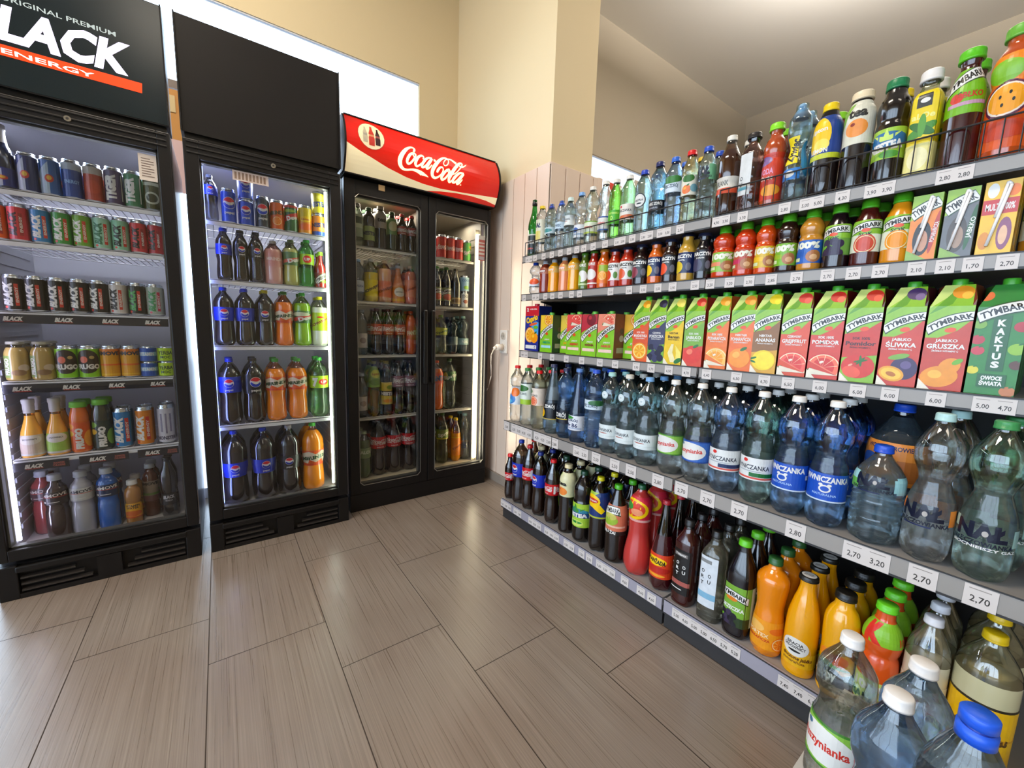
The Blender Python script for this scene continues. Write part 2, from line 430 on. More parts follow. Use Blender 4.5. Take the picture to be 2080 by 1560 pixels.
    o = [('e', u, v, r, r*.95, col), ('e', u-r*.3, v+r*.3, r*.35, r*.3, col2 or col, 20)]
    return o + [('e', u+r*.35, v+r*.9, r*.35, r*.15, DGR, 30)]
def F_prisma(name, small, bg, tx, kind, c1, c2, bg2=None, lett=WHT):
    """front of a tall juice carton 72 x 238"""
    def f(w, h):
        o = [('r', -w/2, 0, w/2, h, bg)]
        o += [('p', [(-w/2, h*.50), (-w/2, h), (w/2, h), (w/2, h*.68), (w*.2, h*.57), (-w*.2, h*.5)], '8dbb2e'),
              ('p', [(-w/2, h*.78), (-w*.3, h), (w*.1, h), (-w*.15, h*.88)], 'c9d87a'), ('p', [(-w/2, h*.72), (0, h*.95), (w*.2, h), (0, h*.82)], '5f9a20'),
              ('e', w*.18, h*.93, w*.24, w*.2, c1), ('e', w*.28, h*.9, w*.12, w*.12, c2)]
        if bg2: o += [('p', [(-w/2, h*.52), (w*.1, h*.56), (w/2, h*.66), (w/2, h*.3), (-w/2, h*.26)], bg2)]
        o += [('e', w*.05, h*.575, w*.13, w*.08, 'e0501c', 10)]
        o += banner(0, h*.67, w*1.16, h*.062, 24, -0.0045)
        o += [fit('SOK 100%' if small == '%' else small, 0, h*.475, h*.028, lett, w*.5), fit(name, 0, h*.42, h*.044, lett, min(w*.86, len(name)*w*.13)),
              fit('ŹRÓDŁO WITAMINY C', 0, h*.375, h*.016, lett, w*.6)]
        o += fruit(0, h*.17, w*.46, c1, c2, kind)
        o += [('p', [(-w/2, 0), (-w/2, h*.1), (-w*.2, 0)], 'f0e4d0')]
        return o
    return f
def F_kaktus(w, h):
    o = [('r', -w/2, 0, w/2, h, '2e7d32')]
    for x, y, r, c in ((-.38,.9,.16,'e0703a'),(-.4,.5,.15,'b8323c'),(-.36,.4,.14,'c43a46'),(.42,.62,.16,'b02a30'),(.4,.42,.18,'8cb82e'),(-.4,.22,.13,'d8c830'),(.36,.04,.16,'c07848'),(-.4,.64,.14,'7aa63a'),(.44,.28,.14,'5a3424')):
        o += fruit(w*x, h*y, w*r, c)
    o += [('p', [(-w*.14, h*.72), (w*.2, h*.72), (w*.2, h*.22), (-w*.14, h*.22)], '1d5a2c')]
    o += banner(w*.04, h*.78, w*1.12, h*.072, 19, -0.0035)
    for i, ch in enumerate('KAKTUS'): o.append(fit(ch, w*.03, h*(.655-.075*i), h*.055, WHT, w*.17, .05))
    o += [('r', -w*.27, h*.07, w*.3, h*.19, '1d5a2c'), fit('OWOCE', w*.01, h*.155, h*.035, WHT, w*.42, .05), fit('ŚWIATA', w*.01, h*.105, h*.035, WHT, w*.46, .05)]
    return o
def F_juicebox(c1, c2, name, kind='slice', stripe=None):
    """front of a squat family carton"""
    def f(w, h):
        o = [('r', -w/2, 0, w/2, h, '86c02a'), ('p', [(-w/2, h*.55), (-w/2, h), (w/2, h), (w/2, h*.78), (0, h*.68)], c2)]
        o += fruit(w*.12, h*.87, w*.3, c1, c2, kind)
        o += banner(-w*.02, h*.6, w*1.2, h*.085, 34, -0.003) + [('e', w*.05, h*.5, w*.1, w*.08, 'e0501c')]
        o += [fit('JABŁKO', w*.08, h*.35, h*.035, WHT, w*.4), fit(name, w*.05, h*.27, h*.05, stripe or c1, w*.6, .05), ('r', -w*.38, h*.12, w*.4, h*.19, 'f3d0c0' if not stripe else 'a8d8e0')]
        return o
    return f
def F_caprio(w, h):
    return [('r', -w/2, 0, w/2, h, '1c2a86'), ('r', -w/2, h*.78, w/2, h, 'c8202c'), fit('2', -w*.32, h*.92, h*.07, WHT, w*.14, .05), fit('SUPER CENA', w*.1, h*.93, h*.03, WHT, w*.5), ('e', w*.3, h*.5, w*.34, h*.16, '4aa0d8'),
            fit('Caprio', 0, h*.72, h*.12, YEL, w*.86, .06, 14), ('e', w*.12, h*.60, w*.3, h*.03, 'e8602c', 10)] + fruit(-w*.1, h*.36, w*.36, 'f29a12', 'fbc23a', 'slice') + fruit(w*.22, h*.3, w*.26, 'f29a12', 'fbc23a') + [('r', -w*.4, h*.05, w*.4, h*.13, WHT), fit('C', w*.28, h*.09, h*.05, '1c2a86', w*.1, .05), ('e', w*.3, h*.53, w*.16, h*.04, GRN)]
def F_kids(bg, c1, c2, txt, side):
    def f(w, h):
        o = [('r', -w/2, 0, w/2, h, bg), ('p', [(-w/2, h*.62), (-w/2, h), (w/2, h), (w/2, h*.8)], '9cc030')]
        o += banner(-w*.05, h*.80, w*1.05, h*.12, 30, -0.004)
        o += [('e', -w*.02, h*.34, w*.3, h*.26, c1), ('e', 0, h*.3, w*.18, h*.16, c2), ('e', w*.36, h*.42, w*.09, h*.32, side, -6), fit(txt, w*.36, h*.42, h*.05, WHT, h*.3, .02, 84), ('p', [(-w/2, 0), (-w/2, h*.18), (w*.3, 0)], '8fb04a')]
        return o
    return f
def F_yellowbox(w, h):
    return [('r', -w/2, 0, w/2, h, 'f0bc18'), ('r', -w/2, h*.55, w/2, h*.75, 'c22a2a'), fit('MULTI 100%', 0, h*.65, h*.09, WHT, w*.8), ('e', -w*.25, h*.87, w*.16, h*.1, WHT), ('e', w*.3, h*.85, w*.18, h*.08, ORG), ('e', w*.22, h*.28, w*.2, h*.22, '8a4a6a'), ('e', w*.2, h*.26, w*.12, h*.13, 'e8b890'), ('e', -w*.3, h*.2, w*.16, h*.12, 'd88a14')]
def L_plain(bg, *it):
    def f(h, W):
        o = [('r', -W, 0, W, h, bg)]
        for i in it:
            k = i[0]
            if k == 'T':   # text, u share, v share, h share, width mm share of W
                _, t, u, v, hh, ww, col = i[:7]; o.append(fit(t, u*W, v*h, hh*h, col, ww*W, i[7] if len(i) > 7 else .03, i[8] if len(i) > 8 else 0))
            elif k == 'B': o += banner(i[1]*W, i[2]*h, i[3]*W, i[4]*h, i[5] if len(i) > 5 else 12, -0.004)
            elif k == 'E': o.append(('e', i[1]*W, i[2]*h, i[3]*W, i[4]*h, i[5]) + ((i[6],) if len(i) > 6 else ()))
            elif k == 'R': o.append(('r', i[1]*W, i[2]*h, i[3]*W, i[4]*h, i[5]))
            elif k == 'F': o += fruit(i[1]*W, i[2]*h, i[3]*W, *i[4:])
            elif k == 'G': o += globe(i[1]*W, i[2]*h, i[3]*h)
            elif k == 'P': o.append(('p', [(x*W, y*h) for x, y in i[1]], i[2]))
        return o
    return f
def L_black(bg, fg, bar='d84030', vert=True):
    """energy can: slanting word up the side with a small bar"""
    def f(h, W):
        o = [('r', -W, 0, W, h, bg)]
        for u in (0, W, -W):
            o += [fit('BLACK', u-h*.1, h*.5, h*.2, fg, h*.74, .06, 88, .2), ('p', [(u+h*.06, h*.12), (u+h*.15, h*.12), (u+h*.15, h*.82), (u+h*.06, h*.82)], bar), fit('ENERGY', u+h*.105, h*.47, h*.06, WHT, h*.5, .03, 90), ('e', u-h*.14, h*.07, h*.04, h*.04, bar)]
        return o
    return f
def L_nal(h, W, c2='f08a2a', sub='NAŁĘCZOWIANKA'):
    return [('r', -W, h*.55, -W*.35, h*.95, c2), ('r', W*.33, h*.2, W, h*.8, c2), fit('NAŁ', -W*.05, h*.62, h*.52, '0a1028', W*.6, .06), ('e', W*.0, h*.56, W*.035, h*.1, 'b8b0a8'),
            fit(sub, -W*.05, h*.2, h*.15, '0a1028', W*.78, .03), ('r', -W*.3, h*.05, W*.1, h*.1, NVY)]
# ---------------------------------------------------------------- product table
# key: shape, R, H, body, fill share, cap(col, r, h), label (v0, v1, art), words
CK, PK = '1c0d08', '1a0e0a'
P = {}
def prod(key, sh, R, H, body, fill, cap, lab, words, cat='bottle', **kw):
    P[key] = dict(sh=sh, R=R/1000, H=H/1000, body=body, fill=fill, cap=cap, lab=lab, words=words, cat=cat, **kw)
def wlab(bg, name, col, *more): return L_plain(bg, ('T', name, 0, .62, .22, .62, col, .02), *more)
cis = wlab('e6ebe8', 'CISOWIANKA', '1a2430', ('E', 0, .4, .16, .03, 'b04a30'), ('R', -.5, .2, .5, .21, '9aa8a8'))
mus = lambda g: L_plain(g, ('E', -.06, .5, .42, .42, 'ece8e0'), ('T', 'Muszynianka', -.06, .52, .2, .66, 'd03828', .03, 3), ('E', -.25, .8, .05, .06, '3a6a8a'), ('E', .6, .6, .1, .12, 'd8e0d8'), ('R', -1, 0, 1, .05, '3f7a2a' if g[0] == '8' else '20489a'), ('R', -1, .95, 1, 1, '3f7a2a' if g[0] == '8' else '20489a'))
kry = lambda g: L_plain('e8e6e2', ('T', 'KRYNICZANKA', 0, .58, .2, .78, '1c2438', .02), ('E', -.1, .86, .05, .08, 'd83a34'), ('R', -1, .06, 1, .14, 'd8584a'), ('R', .0, .16, .9, .34, g), ('E', -.1, .4, .4, .03, 'b8bcc0'))
piw = L_plain('1c50b4', ('T', 'PIWNICZANKA', 0, .8, .2, .84, WHT, .04), ('E', 0, .46, .1, .14, WHT), ('E', 0, .46, .07, .09, '1c50b4'), ('E', .07, .6, .035, .05, WHT), ('E', -.07, .6, .035, .05, WHT), ('T', 'NATURALNA', 0, .25, .08, .4, 'a8c4ec'), ('R', .45, .45, .52, .62, 'e0e0d8'), ('R', -1, 0, 1, .05, 'd0dce8'))
# --- 1.5 l water and neighbours, fourth shelf
prod('vero', 'water', 38, 300, ('w', 'f0f2ee'), .8, (RED, 15, 15), (95, 190, L_plain('e8ecf0', ('E', -.1, .3, .35, .3, '3a80c8'), ('E', .2, .7, .25, .25, 'f07a20'), ('E', -.3, .55, .2, .2, '282c50'), ('E', -.1, .18, .2, .12, '60b8e0'), ('E', -.4, .35, .1, .1, 'd03878'))), 'clear pinched water bottle with a cartoon-coloured label and red cap')
prod('zywgr', 'straight', 34, 295, ('w', 'eaf0ec'), .85, ('2f7a34', 15, 15), (110, 215, L_plain('e8efe2', ('E', 0, .78, .4, .16, '2f6a24'), ('T', 'ŻYWIEC ZDRÓJ', 0, .52, .1, .6, '26404a'), ('R', -1, 0, 1, .25, 'a8cc3a'))), 'clear flavoured water bottle with a green hill label and green cap')
prod('zywred', 'straight', 37, 290, ('w', 'efe8c8'), .85, (RED, 15, 15), (120, 205, L_plain('ecdccc', ('E', -.3, .8, .25, .16, '2f6a24'), ('T', 'ŻYWIEC ZDRÓJ', -.1, .58, .1, .6, '403830'), ('F', 0, .25, .2, 'e8603a', 'f0906a', 'slice'))), 'pale yellow water bottle with a red citrus label and red cap')
prod('zdrblk', 'cone', 45, 330, ('w', 'b9d6ea'), .9, ('14204a', 16, 16), (70, 150, L_plain('10131a', ('T', 'ZDRÓJ', .1, .78, .18, .4, WHT), ('E', -.32, .4, .2, .34, 'f29a12'), ('E', -.2, .35, .14, .25, YEL), ('R', -1, 0, 1, .06, 'b8a050'))), 'blue water bottle with a black label showing an orange slice')
prod('zdrnavy', 'water', 40, 320, ('w', '6f9fd6'), .9, ('101c48', 15, 15), (70, 130, L_plain('0e1220', ('T', 'ZDRÓJ', 0, .65, .3, .5, WHT), ('R', -.3, .3, .3, .36, 'd8b848'))), 'deep blue pinched water bottle with a narrow black label')
prod('magne', 'cone', 41, 325, ('w', '7fa6dc'), .92, ('5a86c8', 15, 15), (55, 120, L_plain('e6e6ea', ('E', -.2, .86, .3, .12, '3f8a34'), ('T', 'ZDRÓJ', 0, .68, .16, .5, '20385a'), ('T', 'Mg B6', 0, .35, .26, .5, '202c5a'), ('R', -.4, .12, .4, .16, '6080b0'))), 'tall blue cone-necked water bottle with a white mineral label')
prod('zywblue', 'straight', 44, 330, ('w', '8db9ea'), .9, ('1c50c0', 16, 16), (165, 205, L_plain('d8e4ec', ('E', .3, .7, .3, .3, '2f6a34'), ('T', 'ŻYWIEC ZDRÓJ', -.05, .4, .3, .7, '203a52'))), 'ribbed light blue water bottle with a slim label high up', ribs=1)
for k, capc in (('cisaqua', 'a8d4cc'), ('ciswhite', 'd8d4c8'), ('cisblue', '78a8d8')):
    prod(k, 'water', 43, 328, ('w', 'cfe4e4'), .6, (capc, 15, 16), (62, 118, cis), 'hourglass water bottle with a plain white label and %s cap' % {'cisaqua': 'aqua', 'ciswhite': 'ivory', 'cisblue': 'light blue'}[k], badge=1)
prod('musgr', 'water', 44, 330, ('w', 'e9efe9'), .58, (WHT, 15, 16), (72, 142, mus('8cbf4a')), 'clear hourglass water bottle with a green bordered label and red lettering')
prod('musbl', 'water', 44, 330, ('w', 'e4ecec'), .58, (WHT, 15, 16), (72, 142, mus('3a6cb8')), 'clear hourglass water bottle with a blue bordered label and red lettering')
prod('krybl', 'water', 44, 330, ('w', 'b5d0ec'), .6, (WHT, 15, 16), (72, 138, kry('20305a')), 'bluish hourglass water bottle with a white label and navy lettering')
prod('krygr', 'water', 44, 330, ('w', 'c4e4d8'), .6, (WHT, 15, 16), (72, 138, kry('1c6a30')), 'greenish hourglass water bottle with a white label and green stripe')
prod('piw', 'water', 46, 330, ('w', '9cc4ec'), .6, (WHT, 16, 16), (72, 145, piw), 'blue hourglass water bottle with a royal blue label')
prod('nalsm', 'squat', 50, 238, ('w', 'c2dee8'), .9, ('1d4fc0', 18, 18), (125, 175, lambda h, W: [('r', -W*.5, h*.1, -W*.22, h*.9, '6cb84a'), ('r', W*.28, h*.1, W*.7, h*.9, '9ccdd0')] + L_nal(h, W*.72, 'a8d8d8')), 'squat ribbed water bottle with a blue cap and big dark letters', ribs=1)
prod('nalor', 'bulb', 44, 334, ('w', 'e9ecea'), .62, ('b8dcd8', 16, 17), (78, 138, L_nal), 'clear bulb-topped water bottle with orange label corners and mint cap')
prod('nalgr', 'bulb', 44, 334, ('w', 'cfe6d6'), .62, ('3f8f50', 17, 17), (70, 130, lambda h, W: L_nal(h, W, 'a8c8b8')+[fit('MOCNIEJSZY GAZ', 0, h*.0+3, h*.1, WHT, W*.8)]), 'greenish bulb-topped water bottle with a dark green cap')
prod('big5', 'squat', 62, 330, ('w', 'b0cfe8'), .9, ('1d4fc0', 20, 20), (130, 235, L_plain('e8903a', ('T', 'WODA ZDROWIE', 0, .88, .1, .5, NVY), ('E', -.2, .5, .15, .2, '3a60a8'), ('R', .1, .1, .4, .6, 'b86a2a'))), 'large blue water bottle with an orange label')
prod('bluedge', 'straight', 44, 300, ('w', '6aa0e0'), .9, ('1d4fc0', 16, 16), (90, 150, L_plain('3a70c0')), 'bright blue water bottle at the cut-off end of the row')
# --- half litre row on top
prod('kinga', 'slim', 30, 285, ('g', '1f8a2c'), .9, (BLK, 13, 30), (20, 110, L_plain('14201a', ('T', 'PERLINKA', 0, .55, .2, .7, WHT), ('R', -1, .92, 1, 1, 'c8c8b8'), ('E', 0, .2, .3, .05, 'b83a30'))), 'slim green glass bottle with black foil cap and black label')
prod('nalye', 'straight', 31, 240, ('w', 'dfe6e4'), .85, ('e8c820', 14, 15), (60, 170, L_plain('e0dcc4', ('T', 'NAŁ', 0, .75, .2, .4, NVY, .05), ('R', -.2, .1, .2, .5, 'e0cf70'))), 'small clear water bottle with a yellow cap and cream label')
prod('spdark', 'straight', 32, 235, ('w', 'c8dfe2'), .9, ('2444a8', 14, 26), (90, 120, L_plain('c0d4d8', ('E', 0, .5, .3, .3, '3a8a8a'))), 'small water bottle with a dark blue sports cap', ribs=1)
prod('spblue', 'straight', 33, 232, ('w', 'b8d6ec'), .9, ('2458c0', 15, 26), (100, 130, L_plain('c8dce8', ('T', 'ZYWIEC', 0, .5, .4, .5, '2a4a6a'))), 'small ribbed blue water bottle with a blue sports cap', ribs=1)
prod('cissm', 'water', 33, 232, ('w', 'd2e6e2'), .85, ('cfe0d8', 14, 18), (105, 150, cis), 'small water bottle with a white label and pale green cap')
prod('krop', 'bulb', 33, 238, ('w', 'd6e6ea'), .85, ('7aa8dc', 14, 16), (40, 95, L_plain('e2e4e6', ('E', -.1, .6, .2, .2, '3a62a8'), ('R', -.4, .2, .4, .28, '8aa0b8'))), 'small hourglass water bottle with a light blue cap')
prod('mussg', 'bulb', 34, 246, ('w', 'dde8dc'), .85, ('e8e4da', 14, 16), (45, 98, L_plain('dfe6cc', ('T', 'Muszynianka', 0, .55, .22, .6, 'd03828'), ('R', -1, .9, 1, 1, '7aa83a'), ('R', -1, 0, 1, .15, 'b8c848'))), 'small hourglass water bottle with a pale green label and white cap')
prod('mussb', 'bulb', 34, 248, ('w', 'e2e6e0'), .85, ('e8e4da', 14, 16), (45, 102, L_plain('e6e2da', ('T', 'Muszynianka', 0, .55, .2, .6, 'd03828'), ('R', -1, .9, 1, 1, '3a5a98'), ('R', -1, 0, 1, .1, '3a5a98'))), 'small hourglass water bottle with a white label, blue edge and white cap')
prod('krgr', 'straight', 34, 240, ('w', '84cf4c'), .9, ('e8e4da', 14, 16), (60, 115, L_plain('4fae22', ('T', 'KRYNICZANKA', 0, .78, .14, .7, 'c8e870'), ('T', 'O', 0, .45, .3, .14, 'c8e870'))), 'vivid green small bottle with a white cap and green label')
prod('krlt', 'straight', 34, 240, ('w', 'a8e09a'), .9, ('e8e4da', 14, 17), (65, 125, L_plain('e8e2d4', ('T', 'KRYNICZANKA', 0, .6, .16, .7, '3a3a44'), ('E', -.1, .85, .05, .07, RED), ('E', .2, .2, .4, .12, 'd06a3a'))), 'light green small bottle with a white cap and cream label')
prod('rond', 'straight', 35, 238, ('w', 'b8dce0'), .85, ('1c3fb0', 15, 17), (95, 150, lambda h, W: [('e', 0, h*.5, h*.48, h*.48, '20242c'), ('e', -1, h*.5, h*.42, h*.42, 'e6e2dc'), fit('KROPLA', -1, h*.52, h*.14, '20242c', h*.6), ('e', 0, h*.3, h*.2, h*.05, '20242c')]), 'small blue-tinted bottle with a round black and white label')
prod('zdbl', 'water', 35, 248, ('w', 'a0cbe4'), .85, ('0e1c58', 15, 17), (70, 108, L_plain('14161c', ('T', 'ŻYWIEC ZDRÓJ', 0, .68, .26, .7, WHT), ('T', 'MINERAL', 0, .3, .14, .4, 'a0a0a8'))), 'small blue bottle with a navy cap and black label')
prod('zyz', 'straight', 34, 244, ('w', 'a8cdf0'), .88, ('2a68c8', 15, 17), (120, 175, L_plain('d4dfe8', ('E', .1, .8, .4, .25, '3a7a34'), ('T', 'ŻYWIEC ZDRÓJ', 0, .4, .2, .7, '2c4858'))), 'small blue ribbed bottle with a green hill label', ribs=1)
prod('citr', 'straight', 34, 246, ('w', 'efe2a4'), .9, (RED, 15, 17), (95, 160, L_plain('e6e0cc', ('E', .05, .85, .25, .2, '2f6a24'), ('F', .0, .3, .18, 'e87a3a', 'f4b050'), ('E', .3, .35, .15, .2, '7aa8b0'))), 'small amber-tinted bottle with a red cap and citrus label', ribs=1)
prod('nalb', 'straight', 36, 240, ('w', 'cfe4dc'), .9, ('2050b8', 15, 17), (130, 178, lambda h, W: [('r', W*.2, 0, W, h, '7ab88a')] + L_nal(h, W*.9, '7ab88a')), 'small ribbed bottle with a blue cap and big dark letters', ribs=1)
prod('dkwh', 'coke', 35, 250, ('s', '3a1c0c', 'c8a888'), .82, ('e8e2d4', 15, 16), (70, 120, L_plain('e0d8c8', ('T', 'BLANK', 0, .65, .3, .4, '6a6a60'), ('R', -1, 0, 1, .35, 'd8502c'))), 'dark tea bottle with a white cap and white and orange label')
prod('prs', 'block', 34, 232, ('w', 'c08a78'), .9, ('221c1c', 19, 16), (50, 170, lambda h, W: [('r', -W*.6, 0, W*.12, h, 'dedcd8')] + [fit(a, -W*.5+W*.17*i, h*(.55-.14*j), h*.1, BLK, W*.08, .02) for i, col in enumerate(('PPB', 'ORT', ' OU')) for j, a in enumerate(col) if a != ' '] + [('r', -W*.55, h*.12, W*.05, h*.2, '6aa8b0')]), 'rosy clear square bottle with a black cap and white lettered panel', sq=.5)
prod('orch', 'kubus', 36, 236, ('o', 'b0481c'), .97, ('8ede2a', 19, 20), (20, 150, L_plain('c8381c', ('T', 'WODA', -.1, .62, .12, .5, 'e0a0c0'), ('T', 'Owoc', -.05, .48, .1, .4, WHT), ('E', .1, .2, .3, .12, 'f0a030'), ('E', -.2, .85, .3, .1, '8a6a9a'))), 'amber bottle with a lime cap and red label')
prod('zykid', 'bulb', 35, 265, ('w', 'bfe0ee'), .9, ('dfe4f4', 17, 40), (55, 175, lambda h, W: [('r', -W*.3, h*.4, W*.1, h, 'f0d820'), fit('Zywiec', -W*.1, h*.7, h*.2, BLK, h*.5, .04, 75), ('r', -W*.6, h*.05, W*.2, h*.3, '2a78c0'), ('e', -W*.1, h*.18, W*.15, h*.08, WHT), ('e', W*.4, h*.5, W*.2, h*.4, '3a8ab0')]), 'clear bottle with a bubble sports cap and yellow brush-lettered label')
prod('lip', 'straight', 36, 240, ('o', '1a0f0c'), .82, ('f0cc10', 17, 20), (95, 205, L_plain('1d3f86', ('E', -.15, .55, .3, .42, YEL), ('T', 'Lipton', -.15, .68, .1, .42, WHT, .03, 4), ('R', -1, .0, 1, .12, 'c8cc30'), ('E', -.05, .32, .18, .14, 'f7de60'), ('T', 'LEMON', -.1, .2, .1, .4, WHT))), 'dark tea bottle with a yellow cap and blue lemon label')
prod('fuz', 'fuze', 38, 240, ('o', '150d0e'), .9, ('f0dcb8', 22, 20), (110, 215, L_plain('e0dac4', ('P', [(-.6, .2), (-.6, .9), (-.1, .95), (-.3, .5)], '8cb84a'), ('T', 'tea', 0, .72, .2, .4, BLK, .05), ('E', 0, .36, .24, .2, 'ee9440'), ('E', -.08, .45, .05, .04, '8a2a1a'))), 'dark tea bottle with a cream cap and peach picture sleeve')
prod('nes', 'nestea', 38, 240, ('o', '120c0b'), .95, ('1d7a4a', 20, 22), (55, 125, L_plain('a4c840', ('E', 0, .62, .5, .26, '2a6a9a'), ('P', [(-.1,.6),(-.3,.85),(-.05,.75),(0,1),(.06,.75),(.3,.85),(.1,.6)], 'cfe470'), ('T', 'NESTEA', 0, .42, .26, .72, WHT, .06, 6), ('E', .1, .14, .2, .12, '5aa03a'))), 'dark tea bottle with a green cap and leafy green label')
prod('aloe', 'block', 34, 232, ('w', 'e8e4b0'), .95, ('efe8e0', 19, 24), (6, 185, L_plain('e8cc18', ('R', -.16, .8, .14, .96, '30302c'), ('E', 0, .88, .1, .03, WHT), ('T', 'aLOe', 0, .7, .07, .44, 'f0e890', .03), ('E', 0, .52, .32, .06, '4a8a2c', 30), ('E', 0, .54, .3, .05, '2f6a24', -35), ('E', 0, .58, .08, .14, '5a9a34'), ('R', -.5, 0, .5, .36, 'eee08c'), ('E', 0, .18, .2, .14, 'f4e8b0'))), 'square yellow bottle with a white cap and aloe plant label', sq=.7)
prod('tyg', 'tymb', 37, 246, ('o', '3a0f10'), .95, ('5cc020', 20, 22), (110, 205, L_plain('78b41c', ('B', -.05, .8, .95, .2, 22), ('F', -.15, .36, .12, 'd83a24'), ('T', 'JABŁKO', .05, .4, .12, .5, 'c83a28'), ('R', -.3, .18, .4, .26, 'c89ab0'))), 'dark red juice bottle with a lime cap and green label')
prod('pas', 'kubus', 42, 262, ('o', 'b8480c'), .95, ('6cb03c', 22, 24), (20, 205, L_plain('e05a14', ('R', -1, .7, 1, 1, 'f0881c'), ('E', -.1, .82, .3, .12, '86bc2c'), ('E', 0, .52, .34, .2, '5a1c3a'), ('E', 0, .52, .3, .175, 'f2e0d0'), ('E', 0, .52, .27, .155, 'f0a01c'), ('E', -.08, .55, .02, .02, BLK), ('E', .05, .58, .02, .02, BLK), ('E', .1, .5, .02, .02, BLK), ('E', -.04, .46, .02, .02, BLK), ('E', 0, .2, .5, .1, 'c8401c'))), 'big orange bottle with a green cap and passion fruit label')
# --- juice row, second shelf
prod('hgl', 'bulb', 33, 162, ('w', 'eaeef2'), .9, ('1c48b8', 14, 15), (40, 80, L_plain('dfe2e8', ('E', .2, .6, .3, .4, 'e85a2a'), ('T', 'WODA', -.2, .5, .3, .3, '30508a'))), 'small clear hourglass bottle with a blue cap')
for k, c1, w_ in (('jr', '8a2c14', 'reddish brown'), ('jy', 'f0a010', 'golden yellow'), ('jp', 'e8905a', 'peach pink'), ('jy2', 'f2a818', 'wide amber yellow')):
    prod(k, 'cappy', 31 if k != 'jy2' else 35, 160 if k != 'jy2' else 165, ('o', c1), .98, ('c8ccd0', 14, 15), (95, 125, L_plain('d8b060' if k != 'jr' else 'b06a4a', ('E', 0, .5, .3, .4, c1), ('T', 'Cappy', 0, .55, .4, .5, WHT))), 'small %s juice bottle with a pale grey cap' % w_)
prod('smg', 'tarcz', 29, 164, ('o', '5a7020'), .98, ('5a9a34', 17, 12), (15, 120, L_plain('5f7a22', ('T', 'PURE', 0, .88, .12, .5, WHT), ('E', .05, .42, .3, .24, WHT), ('E', -.2, .3, .2, .2, 'b0d060'), ('R', -.4, .06, .4, .12, 'd8e8b0'))), 'green smoothie bottle with a white fruit outline')
prod('smr', 'tarcz', 30, 165, ('o', 'a8261a'), .98, ('5a9a34', 17, 12), (15, 120, L_plain('b02c1c', ('T', 'PURE', 0, .88, .12, .5, WHT), ('E', 0, .45, .32, .22, WHT), ('R', -.4, .06, .4, .12, WHT))), 'red smoothie bottle with a white strawberry outline')
prod('org', 'tarcz', 33, 163, ('o', 'd2601a'), .98, ('e0a040', 19, 12), (20, 100, L_plain('e87818', ('R', -.1, .6, .4, .95, '9cb428'), ('F', .1, .4, .22, 'f29a20', 'fbc04a', 'slice'))), 'orange juice bottle with a fruit slice label')
for k, w_, c1, c2, lb in (('tc1', 'tomato red with a white vegetable label', 'b02c14', 'd8401c', WHT), ('tc2', 'brick red with a white fruit label', 'b8301a', 'e05a2a', WHT), ('tc3', 'dark with a black label and fig picture', '20100e', '8a3040', '17171c'), ('tc4', 'orange with a navy citrus label', 'd8641c', YEL, NVY), ('tc5', 'dark with a black label and red apple', '24110e', 'e8501c', '17171c'), ('tc6', 'yellow with a navy label', 'c89a3a', 'e0c020', NVY), ('tc7', 'black with a black label and fruit sketch', '100c12', '3a3450', '14141e')):
    t_ = WHT if lb != WHT else '30281c'
    prod(k, 'tarcz', 34 if k != 'tc6' else 37, 155 if k != 'tc6' else 164, ('o', c1), .95, ('141a34', 21, 11), (28, 98, L_plain(lb, ('T', 'TARCZYN', 0, .82, .16, .74, t_, .05), ('E', -.15, .3, .24, .3, c2), ('T', '100%', .0, .63, .07, .3, t_), ('E', .28, .3, .1, .2, '6a6a78' if lb != WHT else '5a8a3a'))), 'small glass juice jar-bottle, %s' % w_)
for k, c1, c2, w_, lb in (('ku1', 'c83c10', 'e88a60', 'red-orange with a peach label band', '8cb83a'), ('ku2', 'cc3a10', 'c82858', 'red-orange with a raspberry label', 'b84a30'), ('ku3', 'd04a12', 'f0c020', 'orange with a yellow banana label', 'd8b020'), ('ku4', '2a140c', '9ab828', 'dark apple with a green label', '7ab02a'), ('ku5', 'c8862c', '1c58a8', 'pale orange with a blue label', '2a60b0')):
    prod(k, 'kubus', 34, 167, ('o', c1), .97, ('4fa81e', 17, 24), (20, 82, L_plain(lb, ('T', '100%', .05, .78, .26, .7, 'f0ecd8', .07), ('P', [(-.5, .55), (-.5, .98), (-.42, .98), (-.42, .8), (-.32, .98), (-.24, .98), (-.38, .75), (-.24, .55)], 'd83020'), ('E', .25, .3, .2, .26, 'b07040'), ('E', .25, .26, .1, .12, 'e0b080'), ('R', -.55, .3, .05, .5, c2), ('R', -.5, .1, -.1, .25, 'd8e0b0'))), 'kids juice bottle, %s' % w_)
for k, c1, kd, f1, w_ in (('ty1', '1a0c10', 'grapes', '2a1a3a', 'blackcurrant picture'), ('ty2', '4a1410', 'slice', 'd0503a', 'red fruit picture'), ('ty3', 'e0901c', 'slice', 'f29a12', 'orange slice picture')):
    prod(k, 'tymb', 36, 167, ('o', c1), .97, ('4fa81e', 17, 24), (34, 112, L_plain('8fbf38', ('R', -1, 0, 1, .55, 'e8e8d0' if k != 'ty1' else '6a9a3a'), ('B', 0, .82, .8, .17, 10), ('E', 0, .68, .1, .06, 'e0501c'), ('T', 'SOK', 0, .56, .1, .3, '2a3a1a'), ('F', 0, .25, .26, f1, f1, kd))), 'small faceted juice bottle with a green label and %s' % w_)
